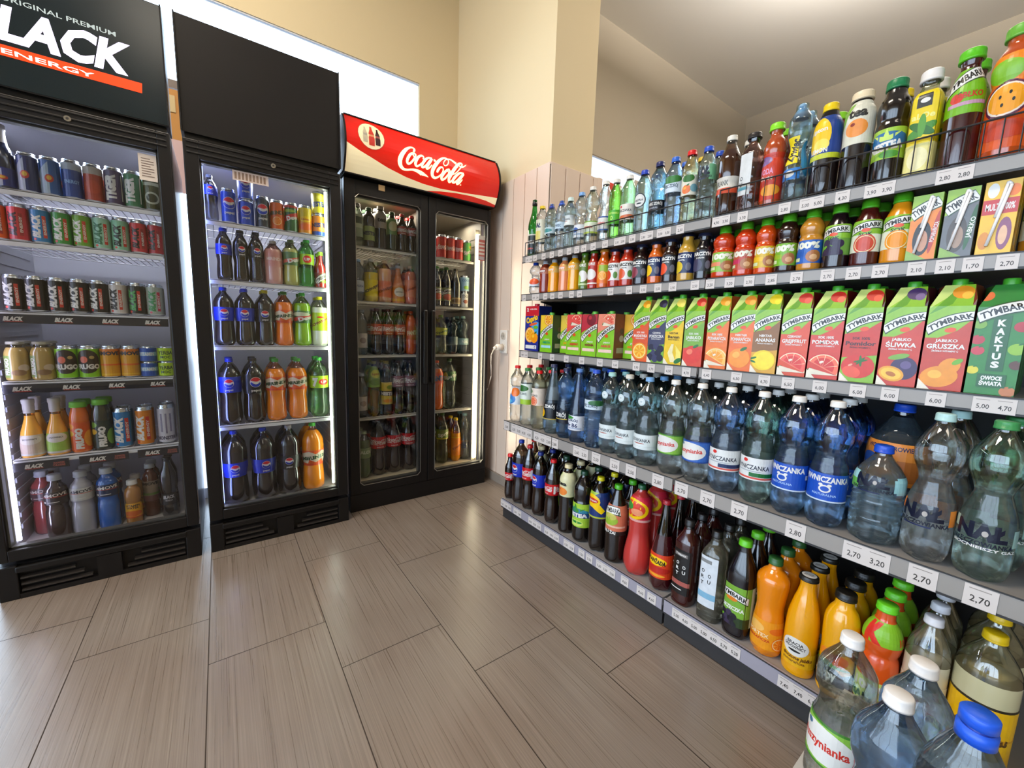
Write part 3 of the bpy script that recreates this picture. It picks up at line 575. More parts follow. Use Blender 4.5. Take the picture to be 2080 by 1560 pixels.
# --- bottom shelf
prod('ckm', 'coke', 27, 250, ('s', CK, '5a3a28'), .86, (RED, 14, 15), (105, 150, L_coke), 'small cola bottle with a red cap and red label')
prod('ckm2', 'coke', 33, 262, ('s', CK, '5a3a28'), .86, (BLK, 14, 15), (105, 150, lambda h, W: L_coke(h, W, '1c1a1a')), 'small cola bottle with a black cap')
prod('pep2', 'pepsi', 46, 345, ('s', CK, 'c0b0a0'), .78, ('1c3fb0', 15, 16), (150, 225, L_pepsi), 'large cola bottle with a blue cap and blue globe label')
prod('ck15', 'coke', 37, 340, ('s', CK, 'b09a88'), .78, (RED, 15, 16), (160, 225, L_coke), 'cola bottle with a red cap and red script label')
prod('pep15', 'pepsi', 38, 325, ('s', CK, '6a5a50'), .8, ('1c2f80', 15, 16), (150, 215, L_pepsi), 'cola bottle with a navy cap and blue globe label')
prod('ck1', 'coke', 38, 315, ('s', CK, '5a4030'), .8, (RED, 15, 16), (145, 200, L_coke), 'shorter cola bottle with a red cap and script label')
prod('fuz15', 'fuze', 38, 322, ('o', '150c08'), .95, ('ead8a8', 18, 18), (175, 285, L_plain('e4deb0', ('P', [(-.6, .3), (-.6, .9), (-.15, .95), (-.35, .5)], '9cc04a'), ('T', 'tea', 0, .56, .16, .42, BLK, .05), ('E', 0, .22, .24, .17, 'f08a3a'), ('E', -.1, .3, .05, .03, 'b0301a'))), 'dark tea bottle with a cream cap and peach sleeve')
prod('nes15', 'nestea', 44, 318, ('o', '0f0a08'), .95, ('16402a', 17, 18), (70, 178, L_plain('a8cc3c', ('E', 0, .6, .5, .2, '3a88a0'), ('P', [(-.1,.62),(-.32,.8),(-.08,.76),(0,.98),(.08,.76),(.34,.8),(.1,.62)], '3f8a34'), ('P', [(-.55,.42),(-.5,.6),(.6,.62),(.55,.4)], '16307a'), ('T', 'NESTEA', 0, .5, .15, .84, WHT, .07, 2), ('E', 0, .17, .3, .13, 'cfe070'), ('E', .05, .2, .2, .05, '2f8a34'))), 'dark tea bottle with a dark green cap and bright leafy label')
prod('lip15', 'straight', 42, 322, ('o', '140c09'), .8, ('e8d81c', 15, 16), (150, 262, L_plain('15306a', ('P', [(-.55, .5), (-.55, 1), (.2, 1), (-.2, .7)], '9cb838'), ('E', -.05, .66, .3, .25, YEL), ('P', [(-.2,.55),(.3,.2),(.42,.32),(.2,.6)], YEL), ('E', -.05, .68, .24, .1, 'c8342a'), ('T', 'Lipton', -.05, .68, .08, .36, WHT), ('R', -1, .02, 1, .08, 'b8c030'))), 'dark tea bottle with a yellow cap and navy lemon label')
prod('pod15', 'tymb', 43, 320, ('o', '140b08'), .92, ('52b41e', 16, 18), (120, 240, L_plain('d87a5a', ('R', -1, 0, 1, .14, '201a18'), ('T', 'PODRÓŻA!', -.1, .08, .1, .6, WHT, .05), ('B', 0, .84, .6, .18, 6), ('E', -.1, .5, .35, .2, '9cb83a'), ('E', 0, .62, .2, .12, 'c8c060'), ('R', -.4, .26, .5, .32, 'f0c0a8'))), 'dark juice drink bottle with a lime cap and salmon label')
prod('pinkb', 'pink', 52, 352, ('o', 'c03a34'), .94, ('1f5a34', 15, 16), (215, 310, L_plain('c8283c', ('E', -.1, .5, .5, .42, YEL), ('E', -.12, .52, .42, .32, 'd8402c'), ('E', -.25, .6, .2, .18, '3f8a34'), ('E', .05, .4, .18, .14, 'f09a70'), ('R', -1, 0, 1, .1, 'e8a8a0'))), 'big pinkish red waisted drink bottle with a fruit label')
prod('ora', 'cone', 43, 335, ('s', '3a0a10', '5a1420'), .62, ('b82430', 14, 16), (50, 140, L_plain('d8401c', ('E', -.05, .7, .32, .18, YEL), ('T', 'ORANŻADA', -.05, .7, .16, .6, BLK, .06, -6), ('E', 0, .35, .4, .14, 'b8281c'), ('E', 0, .12, .25, .06, 'f0a030'))), 'dark red cone-necked soda bottle with a red and yellow label')
prod('ppd', 'block', 38, 302, ('s', '38110e', '2a100e'), .9, ('181414', 16, 22), (40, 200, lambda h, W: [('r', -W*.42, 0, W*.3, h, '14100f'), ('r', -W*.2, h*.85, W*.2, h*.93, '6a6460'), fit('TYMBARK', 0, h*.89, h*.04, WHT, W*.34)] + [fit(a, -W*.28+W*.2*i, h*(.75-.12*j-.05*(i%2)), h*.07, WHT, W*.09, .03) for i, col in enumerate(('PPB', 'ORT', ' OU')) for j, a in enumerate(col) if a != ' '] + [('r', -W*.42, h*.2, W*.3, h*.3, 'a85a50'), ('r', -W*.3, h*.1, W*.1, h*.12, WHT)]), 'dark red square juice bottle with white letters on black', sq=.5)
prod('ppw', 'block', 39, 302, ('w', 'f0e6c8'), .9, ('1a1614', 16, 22), (50, 220, lambda h, W: [('r', -W*.45, 0, W*.2, h, 'dcdfe2'), ('r', -W*.3, h*.87, W*.05, h*.94, '8a8a88')] + [fit(a, -W*.34+W*.18*i, h*(.75-.12*j-.05*(i%2)), h*.07, BLK, W*.08, .02) for i, col in enumerate(('PPB', 'ORT', ' OU')) for j, a in enumerate(col) if a != ' '] + [('r', -W*.45, h*.16, W*.2, h*.28, '86b4cc'), ('r', -W*.45, 0, -W*.3, h*.3, 'e8d8a0')]), 'clear straw-coloured square bottle with a white lettered panel', sq=.5)
prod('tyb', 'tymb', 41, 312, ('o', '0f0a0e'), .98, ('66c424', 18, 20), (40, 170, L_plain('7aa83a', ('B', -.02, .78, .72, .13, -5), ('E', -.05, .66, .14, .05, 'e0802c'), ('T', 'PORZECZKA', -.05, .44, .09, .6, WHT, .04), ('R', -1, 0, 1, .24, '2a3a1c'), ('F', -.1, .16, .2, '15101c', '3a3048', 'grapes'), ('R', .42, 0, .62, 1, 'd8e0b8'))), 'black juice bottle with a lime cap and berry label', sq=.4)
prod('hor', 'hortex', 44, 295, ('o', 'ee8a10'), .95, ('2a5a28', 18, 20), (25, 110, L_plain('f09a20', ('E', -.2, .72, .2, .16, 'f4b860'), ('E', .3, .7, .2, .12, 'e8701c'), ('F', .32, .25, .16, 'f07a18', 'f8a040', 'slice'), ('T', 'HORTEX', -.15, .5, .12, .5, 'f8d8a8'), ('T', 'POMARAŃCZA', -.15, .34, .08, .56, 'c8401c'))), 'waisted orange juice bottle with a dark green cap')
prod('bra', 'milk', 42, 285, ('o', 'f2a80c'), .98, (BLK, 22, 13), (30, 112, lambda h, W: [('r', -W, 0, W, h*.52, 'f0b41c'), ('e', -W*.05, h*.68, W*.27, h*.32, WHT), fit('BRACIA', -W*.05, h*.8, h*.1, BLK, W*.32), fit('SADOWNICY', -W*.05, h*.68, h*.1, BLK, W*.42), ('e', -W*.05, h*.54, W*.12, h*.04, BLK), fit('tłoczone jabłko', W*.02, h*.32, h*.12, '5a2c10', W*.6, .03, 0, .2), fit('pomarańcza', -W*.05, h*.17, h*.09, '8a5a20', W*.44)]), 'milk-bottle shaped yellow juice with a black lid and round white emblem', lidtext=1)
prod('cap', 'cappy', 45, 285, ('o', 'f4ae0c'), .95, (BLK, 22, 20), (20, 150, lambda h, W: [('p', [(-W, 0), (-W, h*.55), (0, h*.55), (W*.2, h*.4), (W, h*.5), (W, 0)], '14120e'), ('e', -W*.15, h*.72, W*.16, h*.12, 'f08a20'), ('e', W*.1, h*.68, W*.2, h*.12, 'e8601c'), ('p', [(-W*.5, h*.5), (-W*.1, h*.62), (W*.4, h*.5), (0, h*.5)], '6a9a2c'), fit('Cappy', -W*.12, h*.34, h*.2, WHT, W*.44, .04), ('r', -W*.3, h*.14, W*.1, h*.16, 'c8c0b0')]), 'rounded yellow juice bottle with a black cap and black label')
prod('kuk', 'kubus', 47, 300, ('o', 'e0581a'), .96, ('6cd028', 20, 18), (205, 258, L_plain('8cc42c', ('T', 'K', -.08, .48, .84, .34, 'e03428', .09), ('T', '100', .5, .3, .3, .24, 'e8602c', .05), ('E', -.65, .6, .14, .3, '20401c'))), 'big orange carrot juice bottle with a lime cap and red letter', lab2=(40, 110, L_plain('cfe078', ('T', '100%', 0, .7, .3, .6, WHT, .06), ('T', 'BANAN', 0, .25, .3, .7, '1c6a3a', .05))))
prod('bei', 'straight', 46, 315, ('s', 'd8cdb0', 'e8e8e0'), .68, ('dedce0', 16, 18), (60, 165, L_plain('dcd0ac', ('E', .2, .5, .24, .3, 'b02a38'), ('T', 'DRINK', -.2, .4, .2, .4, '6a3a2a', .05, 90))), 'clear big bottle with a white cap and beige label')
prod('scy', 'straight', 60, 330, ('s', 'cfc8a0', 'e8e6d8'), .72, ('f2c814', 18, 18), (50, 190, L_plain('f2bc14', ('R', -1, .96, 1, 1, '2a2418'), ('T', 'Schweppes', 0, .5, .14, .7, '5a3a10', .05), ('E', 0, .5, .5, .03, 'd89a10'))), 'very large bottle with a yellow cap and yellow label')
# --- cans
def can(key, R, H, art_, words, lid='c8ccd0'): prod(key, 'can', R, H, ('c', lid), 0, None, (H*.05, H*.905, art_), words, 'can')
for k, bg, fg, w_ in (('bko', 'd05a20', '20140c', 'orange'), ('bkr', 'c0343c', '281010', 'crimson'), ('bkb', '2a7ab0', WHT, 'blue'), ('bkg', '3a8a3a', WHT, 'green'), ('bkl', '6a9c2c', WHT, 'lime green'), ('bkm', '9ccab0', '2a6a48', 'mint'), ('bkm2', '8cc4a4', '1c2420', 'mint and black'), ('bks', 'c83a40', '20100c', 'scarlet'), ('bks2', 'b02834', '1c0c0c', 'dark scarlet'), ('bkk', '1c1616', WHT, 'black'), ('bkw', 'd8d0cc', '1c1818', 'white')):
    can(k, 26, 128, L_black(bg, fg, '9c3030' if k in ('bko', 'bkr', 'bks', 'bks2') else 'd04434'), '%s energy drink can with lettering up its side' % w_)
can('bkbg', 26, 128, lambda h, W: L_black('1c1c18', '4a9a4a')(h, W), 'black energy can with green lettering')
can('bkwg', 26, 128, lambda h, W: L_black('a8b0a4', '3f8a50', 'c8304c')(h, W), 'silver energy can with green lettering and red bar')
rb = lambda a, b: L_plain(a, ('P', [(-.5, 0), (-.5, .5), (0, .95), (0, 0)], b), ('P', [(0, 0), (0, .45), (.5, .9), (.5, 0)], a), ('E', 0, .45, .14, .12, 'b83a2c'), ('E', 0, .47, .08, .07, 'd8b040'), ('P', [(-.5, .5), (-.5, 1), (0, 1), (0, .95)], a))
can('rbs', 26, 134, rb('1c2a5c', 'b8bcc8'), 'navy and silver energy can'); can('rbb', 26, 134, rb('2a5a98', 'a8b8c8'), 'blue and silver energy can')
can('rb2', 27, 138, L_plain('1c3f88', ('R', -1, .8, 1, 1, 'b0b8c4'), ('T', 'ENERGY', 0, .45, .1, .5, '8ab0e0')), 'plain deep blue energy can')
can('rdc', 27, 138, L_plain('a8402c', ('R', -1, .78, 1, 1, 'b8b0a8'), ('E', 0, .4, .3, .2, 'b8482c')), 'rust red can')
tig = lambda bg, fg: L_plain(bg, ('T', 'TIGER', -.18, .48, .2, .75, fg, .05, 90), ('R', .2, .1, .26, .9, fg))
def L_tig(bg, fg): return lambda h, W: [('r', -W, 0, W, h, bg), fit('TIGER', -h*.08, h*.48, h*.24, fg, h*.8, .07, 90), ('r', h*.2, h*.1, h*.24, h*.9, fg)]
can('tgp', 27, 140, L_tig('4a3a5c', WHT), 'purple can with big upright white lettering'); can('tgg', 27, 140, L_tig('3f7a54', WHT), 'teal green can with big upright white lettering')
can('olv', 27, 138, L_plain('4a4a20', ('E', 0, .35, .3, .2, 'c8c8b0'), ('E', 0, .35, .22, .14, '3a3a1a'), ('R', -.4, .75, .4, .85, 'b8b8a0')), 'olive can with a round pale emblem')
fg_ = L_plain('8ccc20', ('E', 0, .55, .42, .42, '2a1c14'), ('E', -.1, .62, .12, .12, 'd86a4a'), ('E', .15, .7, .08, .06, 'b8a060'), ('T', 'FRUGO', 0, .38, .16, .8, WHT, .06))
can('frc', 31, 128, fg_, 'lime green can with a dark splash print')
can('mvo', 30, 128, L_plain('e0a01c', ('R', -1, .8, 1, 1, 'd87a24'), ('T', '4MOVE', 0, .84, .13, .8, '30343c', .06), ('R', -1, .4, 1, .46, 'e86a1c'), ('R', -1, .06, 1, .1, 'f0c030')), 'yellow and orange sports drink can')
can('smb', 28, 62, L_plain('1c4fa8', ('R', -1, .4, 1, .7, '8ab8e0'), ('T', 'VITAMIN', 0, .55, .25, .6, WHT)), 'short blue and white can')
can('sml', 28, 62, L_plain('b4d418', ('T', 'YERBA', 0, .65, .28, .6, '1c3a1c'), ('T', 'MOC', 0, .3, .2, .4, '1c3a1c')), 'short lime yellow can')
can('b5b', 32, 165, lambda h, W: L_black('2a7ab4', WHT)(h, W), 'tall blue energy can'); can('b5o', 32, 165, lambda h, W: L_black('e0861c', WHT)(h, W), 'tall orange energy can')
can('mon', 33, 168, L_plain('d0ccd4', ('R', -.22, .3, -.14, .85, '8a8298'), ('R', -.03, .25, .04, .85, '8a8298'), ('R', .14, .3, .22, .85, '8a8298'), ('T', 'MONSTER', 0, .12, .1, .8, '4a4458', .05)), 'tall silver white energy can')
pc = lambda bg: (lambda h, W: [('r', -W, 0, W, h, bg)] + globe(0, h*.62, h*.2) + globe(-W, h*.62, h*.2) + [fit('pepsi', 0, h*.3, h*.09, WHT, h*.3)])
can('pcb', 27, 145, pc('1c48b0'), 'blue can with a red and white globe'); can('pcs', 29, 112, pc('2048b4'), 'short blue can with a globe'); can('pcd', 27, 140, pc('30343c'), 'charcoal can with a red and white globe')
can('mic', 28, 135, L_plain('d8601c', ('T', 'MIRINDA', 0, .62, .14, .9, '20401c', .05, 8), ('F', 0, .3, .24, 'e87820', 'f09a40', 'slice')), 'orange soda can with an orange slice')
can('dwc', 28, 135, L_plain('2a5a2c', ('P', [(-.6, .3), (.6, .6), (.6, .82), (-.6, .5)], 'c8342c'), ('T', 'Dew', .05, .52, .16, .6, WHT, .05, 14), ('R', -1, .9, 1, 1, 'b8382c'), ('E', -.1, .78, .3, .06, '9cb84a')), 'dark green can with a red diagonal print')
can('lpc', 29, 135, L_plain('e8941c', ('R', -1, .6, 1, 1, 'e0c020'), ('E', 0, .55, .3, .12, YEL), ('T', 'Lipton', 0, .55, .08, .4, 'b83a1c'), ('E', 0, .25, .4, .14, 'e86a1c')), 'yellow tea can')
can('nsy', 29, 105, L_plain('c8b81c', ('T', 'NESTEA', 0, .45, .24, .9, NVY, .06, 6), ('E', .1, .8, .2, .12, 'e8d860')), 'yellow green tea can'); can('nso', 30, 105, L_plain('e08a28', ('R', -1, 0, 1, .2, '2a50a8'), ('T', 'NESTEA', 0, .55, .2, .9, NVY, .06, 4), ('E', .1, .34, .2, .1, 'f0b060')), 'orange tea can')
can('ckc', 28, 140, lambda h, W: [('r', -W, 0, W, h, 'c01c1c'), ('s', coke_quads(0, h*.5, h*.7), WHT)], 'red cola can'); can('spc', 28, 130, L_plain('3a9a2c', ('T', 'Sprite', 0, .5, .2, .8, WHT, .05, 14), ('E', .2, .75, .2, .1, 'e0d020')), 'green lemon soda can')
can('coc', 30, 100, L_plain('d8d8d4', ('E', 0, .4, .2, .14, '7a3a20'), ('T', 'COCO', 0, .78, .16, .6, '3a3a38')), 'short white coconut can'); can('col', 30, 100, L_plain('a4c8d8', ('E', 0, .25, .2, .14, '7aa83a'), ('T', 'COCO', 0, .78, .16, .6, '2a5a88')), 'short pale blue can')
# --- cooler bottles
prod('rbbot', 'beer', 30, 215, ('o', '1c2440'), .9, ('c8c4c0', 15, 60), (10, 70, rb('1c2a6c', 'b8bcc8')), 'dark bottle with silver foil neck')
prod('frb', 'frugo', 33, 142, ('s', 'b89a5a', 'd8d0b8'), .85, ('c8c4b0', 22, 10), (12, 100, lambda h, W: [('r', -W*.35, 0, -W*.1, h*.9, '6a7a3a'), fit('FRUGO', -W*.22, h*.45, h*.16, WHT, h*.7, .06, 90), ('e', W*.25, h*.4, W*.16, h*.14, 'ccb8a0'), ('e', W*.1, h*.2, W*.2, h*.12, '8a6a4a')]), 'short cloudy juice bottle with upright white letters')
prod('flk', 'flask', 38, 218, ('s', 'f0b048', 'f0c060'), .72, ('dcd8d4', 17, 52), (8, 85, L_plain('dcc8b8', ('E', 0, .78, .34, .24, 'ece4dc'), ('T', 'SADOWNICY', 0, .8, .08, .42, '3a3030'), ('R', -1, .0, 1, .1, 'e0dcd8'))), 'yellow cone-shaped glass bottle with white foil neck and pinkish label')
prod('flg', 'flask', 38, 218, ('s', 'f0b048', 'f0c060'), .72, ('dcd8d4', 17, 52), (8, 85, L_plain('a8cc5c', ('E', 0, .78, .34, .24, 'ece4dc'), ('T', 'SADOWNICY', 0, .8, .08, .42, '3a3030'), ('R', -1, .0, 1, .1, 'e0dcd8'))), 'yellow cone-shaped glass bottle with white foil neck and green label')
def L_fr(bg, c2): return lambda h, W: [('r', -W, 0, W, h, bg), ('e', -W*.3, h*.85, W*.16, h*.1, c2), ('e', -W*.3, h*.6, W*.14, h*.1, 'f0c040'), fit('FRUGO', 0, h*.42, h*.18, WHT, h*.75, .08, 90), ('e', W*.35, h*.4, W*.2, h*.3, c2)]
prod('fro', 'frugo', 35, 200, ('o', 'e0701c'), .97, ('7ac43c', 24, 22), (10, 120, L_fr('d85a1c', 'f0a030')), 'orange juice bottle with a wide green cap and upright letters')
prod('frd', 'frugo', 36, 205, ('o', '2a2c1c'), .97, ('7ac43c', 24, 22), (10, 120, L_fr('1c2c20', '7aa83a')), 'dark juice bottle with a wide green cap and upright letters')
mv = lambda bg, fg, c: L_plain(bg, ('T', '4MOVE', 0, .76, .24, .66, fg, .025, 4), ('R', -.5, .58, .4, .62, c), ('E', -.3, .2, .05, .08, WHT), ('R', -.2, .17, .1, .22, WHT))
for k, c1, bg, fg, w_ in (('mvr', '7a3434', '3a2426', WHT, 'wine red'), ('mvd', '33201f', '241a1c', WHT, 'very dark'), ('mvw', 'b4b4bc', 'd0d0d0', '24242c', 'milky white'), ('mvb', '2464b8', '1c2c50', WHT, 'bright blue'), ('mvn', '1c2c60', '1c2030', WHT, 'navy blue'), ('mvl', '8a9a3c', '5a6a2a', WHT, 'olive green')):
    prod(k, 'move', 42, 255, ('o', c1), .95, ('cfd4dc', 19, 24), (140, 190, mv(bg, fg, 'c84a34')), '%s sports drink bottle with a frosted cap' % w_)
prod('vit', 'move', 33, 190, ('o', 'b07a3c'), .9, ('e8e2dc', 17, 20), (30, 92, L_plain('e8a81c', ('T', 'VITAMIN', 0, .85, .14, .6, '3a2a1c', .04), ('T', 'WATER', 0, .7, .12, .5, '3a2a1c', .04), ('E', 0, .3, .4, .2, 'd86a2c'), ('R', -1, 0, 1, .08, 'c8401c'))), 'small amber vitamin water bottle with a yellow label')
prod('vit2', 'move', 34, 235, ('o', '6a3a2c'), .9, ('c8ccd4', 17, 20), (70, 160, L_plain('b8a898', ('T', '4MOVE', 0, .88, .14, .8, '2a2428', .06), ('R', -1, .3, 1, .4, '6a8a3a'), ('R', -1, 0, 1, .28, '7a4a4c'))), 'brownish sports drink bottle with a grey label')
prod('blkb', 'coke', 36, 270, ('o', '1c181c'), .95, ('241f24', 14, 16), (60, 110, L_plain('1c181c', ('T', 'BLACK', 0, .7, .26, .5, 'b8b4b8', .05), ('T', 'SODA', 0, .4, .12, .3, 'b8b4b8'))), 'slim black soda bottle')
prod('psm', 'pepsi', 27, 190, ('w', 'a8a8ac'), .4, ('9aa0a8', 12, 12), (105, 145, L_pepsi), 'small clear cola bottle with a little blue label')
prod('p05', 'pepsi', 33, 225, ('s', CK, '8a7a70'), .86, ('1c3fc0', 14, 15), (110, 155, L_pepsi), 'small cola bottle with a blue label')
prod('p05k', 'pepsi', 32, 225, ('s', CK, '8a7a70'), .86, ('1c1814', 14, 15), (110, 160, lambda h, W: L_pepsi(h, W, '120c0c')), 'small cola bottle with a black label')
prod('p10', 'pepsi', 40, 258, ('s', CK, '8a7a70'), .8, ('1c3fc0', 14, 15), (110, 170, L_pepsi), 'one-litre cola bottle with a blue label')
prod('p10k', 'pepsi', 40, 258, ('s', CK, '8a7a70'), .8, ('e8d018', 14, 15), (110, 170, lambda h, W: L_pepsi(h, W, '140e0e')), 'one-litre cola bottle with a black label and yellow cap')
mi_ = L_plain('e05a14', ('P', [(-.5,.2),(-.45,.8),(-.2,.95),(0,.75),(.2,.95),(.45,.8),(.5,.2),(.25,.15),(.2,.4),(0,.2),(-.2,.4),(-.25,.15)], 'ecd8c0'), ('T', 'MIRINDA', 0, .55, .22, .9, '20401c', .06, 6), ('R', -1, 0, 1, .08, 'd8401c'))
prod('mi1', 'pepsi', 40, 258, ('s', 'f07c10', 'e8b070'), .8, ('3a7a2c', 14, 15), (110, 170, mi_), 'orange soda bottle with a green cap')
prod('mi15', 'pepsi', 43, 302, ('s', 'f58a0c', 'f0c080'), .84, ('4aa43c', 15, 16), (150, 215, mi_), 'tall orange soda bottle with a green cap')
prod('p15', 'pepsi', 44, 305, ('s', CK, '9a9aa0'), .8, ('1c3fd0', 15, 16), (150, 222, L_pepsi), 'tall cola bottle with a blue label')
prod('p15k', 'pepsi', 44, 305, ('s', CK, '8a7a78'), .8, ('2a1c18', 15, 16), (140, 230, lambda h, W: L_pepsi(h, W, '120c0c')), 'tall cola bottle with a black label')
prod('7u15', 'pepsi', 44, 305, ('w', 'a0dc8c'), .85, ('3aa43c', 15, 16), (150, 212, L_plain('a4cc20', ('T', '7', -.2, .5, .6, .2, WHT, .08), ('E', .1, .5, .18, .26, 'd83020'), ('T', 'UP', .1, .5, .2, .22, WHT, .05))), 'tall green lemon soda bottle')
prod('7u05', 'pepsi', 36, 225, ('w', '70cc68'), .88, ('2a9a34', 14, 15), (105, 155, L_plain('a4d020', ('E', -.05, .5, .2, .35, 'd83020'), ('T', 'UP', -.05, .5, .26, .24, WHT, .05))), 'small green lemon soda bottle')
prod('dew1', 'pepsi', 40, 258, ('s', '8cc014', 'b8d070'), .8, ('3a9a34', 14, 15), (110, 170, L_plain('3a6a2c', ('P', [(-.5, .1), (.5, .5), (.5, .8), (-.5, .4)], 'c83428'), ('T', 'Dew', .1, .42, .3, .6, WHT, .06, 14), ('E', -.1, .72, .4, .16, 'dce0c0'))), 'bright green soda bottle with a red and green label')
prod('dew5', 'pepsi', 38, 215, ('s', 'b0b060', 'c8c898'), .8, ('6a7a4a', 14, 15), (95, 155, L_plain('5a7a4a', ('P', [(-.5, .1), (.5, .5), (.5, .75), (-.5, .35)], 'c86050'), ('T', 'Dew', .1, .42, .3, .6, WHT, .06, 14))), 'pale green soda bottle with a red streaked label')
prod('pkp', 'straight', 42, 200, ('s', 'd8a098', 'e0c0b8'), .8, ('c0b8b0', 14, 15), (80, 150, L_plain('d09088', ('T', 'MIRINDA', 0, .5, .2, .6, 'e8d0c8'))), 'pale pink soda bottle')
prod('swl', 'straight', 39, 245, ('s', 'e8ecd4', 'd8dcc8'), .78, ('e8e018', 14, 15), (75, 165, L_plain('b4d418', ('T', 'SCHWEPPES', 0, .5, .14, .9, '7a2a1c', .05, 24), ('E', 0, .75, .16, .05, 'd83c20'))), 'milky lemon soda bottle with a yellow cap and lime label')
prod('tyl', 'beer', 28, 175, ('o', '8a1c14'), .93, ('9ac43c', 13, 18), (20, 75, L_plain('7a2a1c', ('B', 0, .5, .9, .36, 34), ('E', .2, .2, .2, .12, '7aa83a'))), 'little red glass bottle with a slanted white banner')
prod('p20', 'pepsi', 52, 352, ('s', '140c10', '8a8aa8'), .84, ('1c3fc0', 15, 16), (135, 205, L_pepsi), 'two-litre cola bottle with a blue label')
prod('p20k', 'pepsi', 52, 352, ('s', '140c10', 'a8a8b0'), .84, ('c8c8d0', 15, 16), (135, 205, lambda h, W: L_pepsi(h, W, '140e10')), 'two-litre cola bottle with a black label and pale cap')
prod('mi2', 'pepsi', 52, 352, ('s', 'f5900c', 'f0c080'), .9, ('4aa43c', 15, 16), (135, 215, mi_), 'two-litre orange soda bottle')
# cooler with the red sign
prod('c_al', 'straight', 35, 225, ('w', 'b8c4b0'), .9, ('d8d8d4', 16, 18), (50, 165, L_plain('b8c0a4', ('R', -.2, .6, .2, .9, '3a4a34'), ('R', -.5, 0, .5, .4, '90a084'))), 'pale aloe drink bottle with a white cap')
prod('c_ne', 'nestea', 36, 215, ('o', '1c1410'), .9, ('3a7a4a', 16, 18), (40, 115, L_plain('98a860', ('T', 'NESTEA', 0, .5, .24, .9, '1c2438', .06))), 'dark tea bottle with a green leafy label')
prod('c_fz', 'fuze', 38, 235, ('o', '140e0c'), .9, ('b8a894', 18, 18), (115, 205, L_plain('a89c90', ('T', 'tea', 0, .5, .24, .5, '1c1410', .05))), 'dark tea bottle with a greyish sleeve')
prod('c_gr', 'straight', 34, 215, ('o', '23301c'), .9, ('2a5a2c', 15, 16), (90, 180, L_plain('6a8a4a', ('E', 0, .5, .3, .3, 'c8c090'))), 'dark tea bottle with a muted green label')
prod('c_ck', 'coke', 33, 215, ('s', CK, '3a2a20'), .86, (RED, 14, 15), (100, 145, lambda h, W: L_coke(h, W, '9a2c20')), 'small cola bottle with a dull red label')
prod('c_wt', 'water', 34, 225, ('w', 'c0ccd8'), .85, ('8ab0d8', 14, 15), (50, 110, L_plain('b8c0c8', ('T', 'WODA', 0, .5, .2, .5, '3a4a68'))), 'small clear water bottle with a grey white label')
prod('c_sy', 'straight', 40, 235, ('s', 'd8c020', 'c8ccc0'), .68, ('e0e0dc', 15, 16), (30, 120, L_plain('e8d410', ('T', 'SCHWEPPES', 0, .5, .16, .9, '3a2a10', .05, 26))), 'yellow tonic bottle with a white cap and yellow label')
prod('c_sp', 'straight', 40, 235, ('s', 'd8a078', 'd8b8a0'), .8, ('e8c8a8', 15, 16), (30, 120, L_plain('d87850', ('T', 'SCHWEPPES', 0, .5, .16, .9, '7a3a20', .05, 20))), 'peach tonic bottle with a peach cap')
prod('c_or', 'flask', 40, 230, ('s', 'c87a48', 'b8907a'), .9, ('c8c8cc', 15, 30), (12, 100, L_plain('c88030', ('E', 0, .6, .3, .3, 'dcd4c0'), ('R', -1, .0, 1, .16, 'd8a020'), ('T', 'SADOWNICY', 0, .6, .08, .44, '3a3030'))), 'orange cone-shaped bottle with a round white emblem')
prod('c_pk', 'straight', 36, 222, ('s', 'c87058', 'b89080'), .85, ('c8a890', 15, 16), (40, 140, L_plain('d88058', ('T', 'SCHWEPPES', 0, .5, .12, .8, '8a3a20', .05, 20))), 'salmon tonic bottle')
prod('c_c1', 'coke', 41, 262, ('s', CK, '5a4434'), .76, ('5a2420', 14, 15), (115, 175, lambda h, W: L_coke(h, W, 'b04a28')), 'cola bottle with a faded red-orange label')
prod('c_fo', 'straight', 41, 258, ('o', 'c8581c'), .9, ('c84a1c', 14, 15), (90, 170, L_plain('b84a1c', ('T', 'FANTA', 0, .5, .3, .7, 'dcc8a8', .06, 6))), 'orange soda bottle beside the door edge')
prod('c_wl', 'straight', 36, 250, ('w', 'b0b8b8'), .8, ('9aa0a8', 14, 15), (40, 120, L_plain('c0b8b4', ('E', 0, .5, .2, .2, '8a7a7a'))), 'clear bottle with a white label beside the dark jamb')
prod('c_lg', 'straight', 44, 320, ('s', '3a3414', '6a6a48'), .85, ('a0a048', 15, 16), (170, 290, L_plain('8ca850', ('E', 0, .65, .3, .2, 'c8c850'), ('T', 'Lipton', 0, .65, .1, .4, '8a3424'), ('E', 0, .25, .36, .16, '6a8a3c'))), 'green tea bottle with a tall leafy sleeve')
prod('c_ny', 'nestea', 43, 320, ('o', '150e0b'), .9, ('a89438', 16, 17), (65, 195, L_plain('d8bc48', ('P', [(-.6,.42),(-.6,.62),(.6,.58),(.6,.36)], '14182c'), ('T', 'NESTEA', 0, .49, .14, .86, WHT, .07, -3), ('E', .1, .78, .2, .1, '8a9a34'), ('E', 0, .16, .3, .08, 'e0902c'))), 'dark tea bottle with a big yellow label')
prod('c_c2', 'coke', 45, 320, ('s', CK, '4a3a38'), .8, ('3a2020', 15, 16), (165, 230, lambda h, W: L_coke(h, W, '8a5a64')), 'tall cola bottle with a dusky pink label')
prod('c_ag', 'straight', 42, 275, ('s', '4a5c38', '8a9a80'), .82, ('b8c8a8', 15, 16), (120, 180, L_plain('86986c', ('T', 'ALOE', 0, .6, .3, .6, 'd0d8c0', .06))), 'green aloe bottle with a pale cap')
prod('c_20', 'coke', 52, 345, ('s', CK, '5a4034'), .8, ('5a2420', 15, 16), (165, 235, L_coke), 'two-litre cola bottle with a red script label')
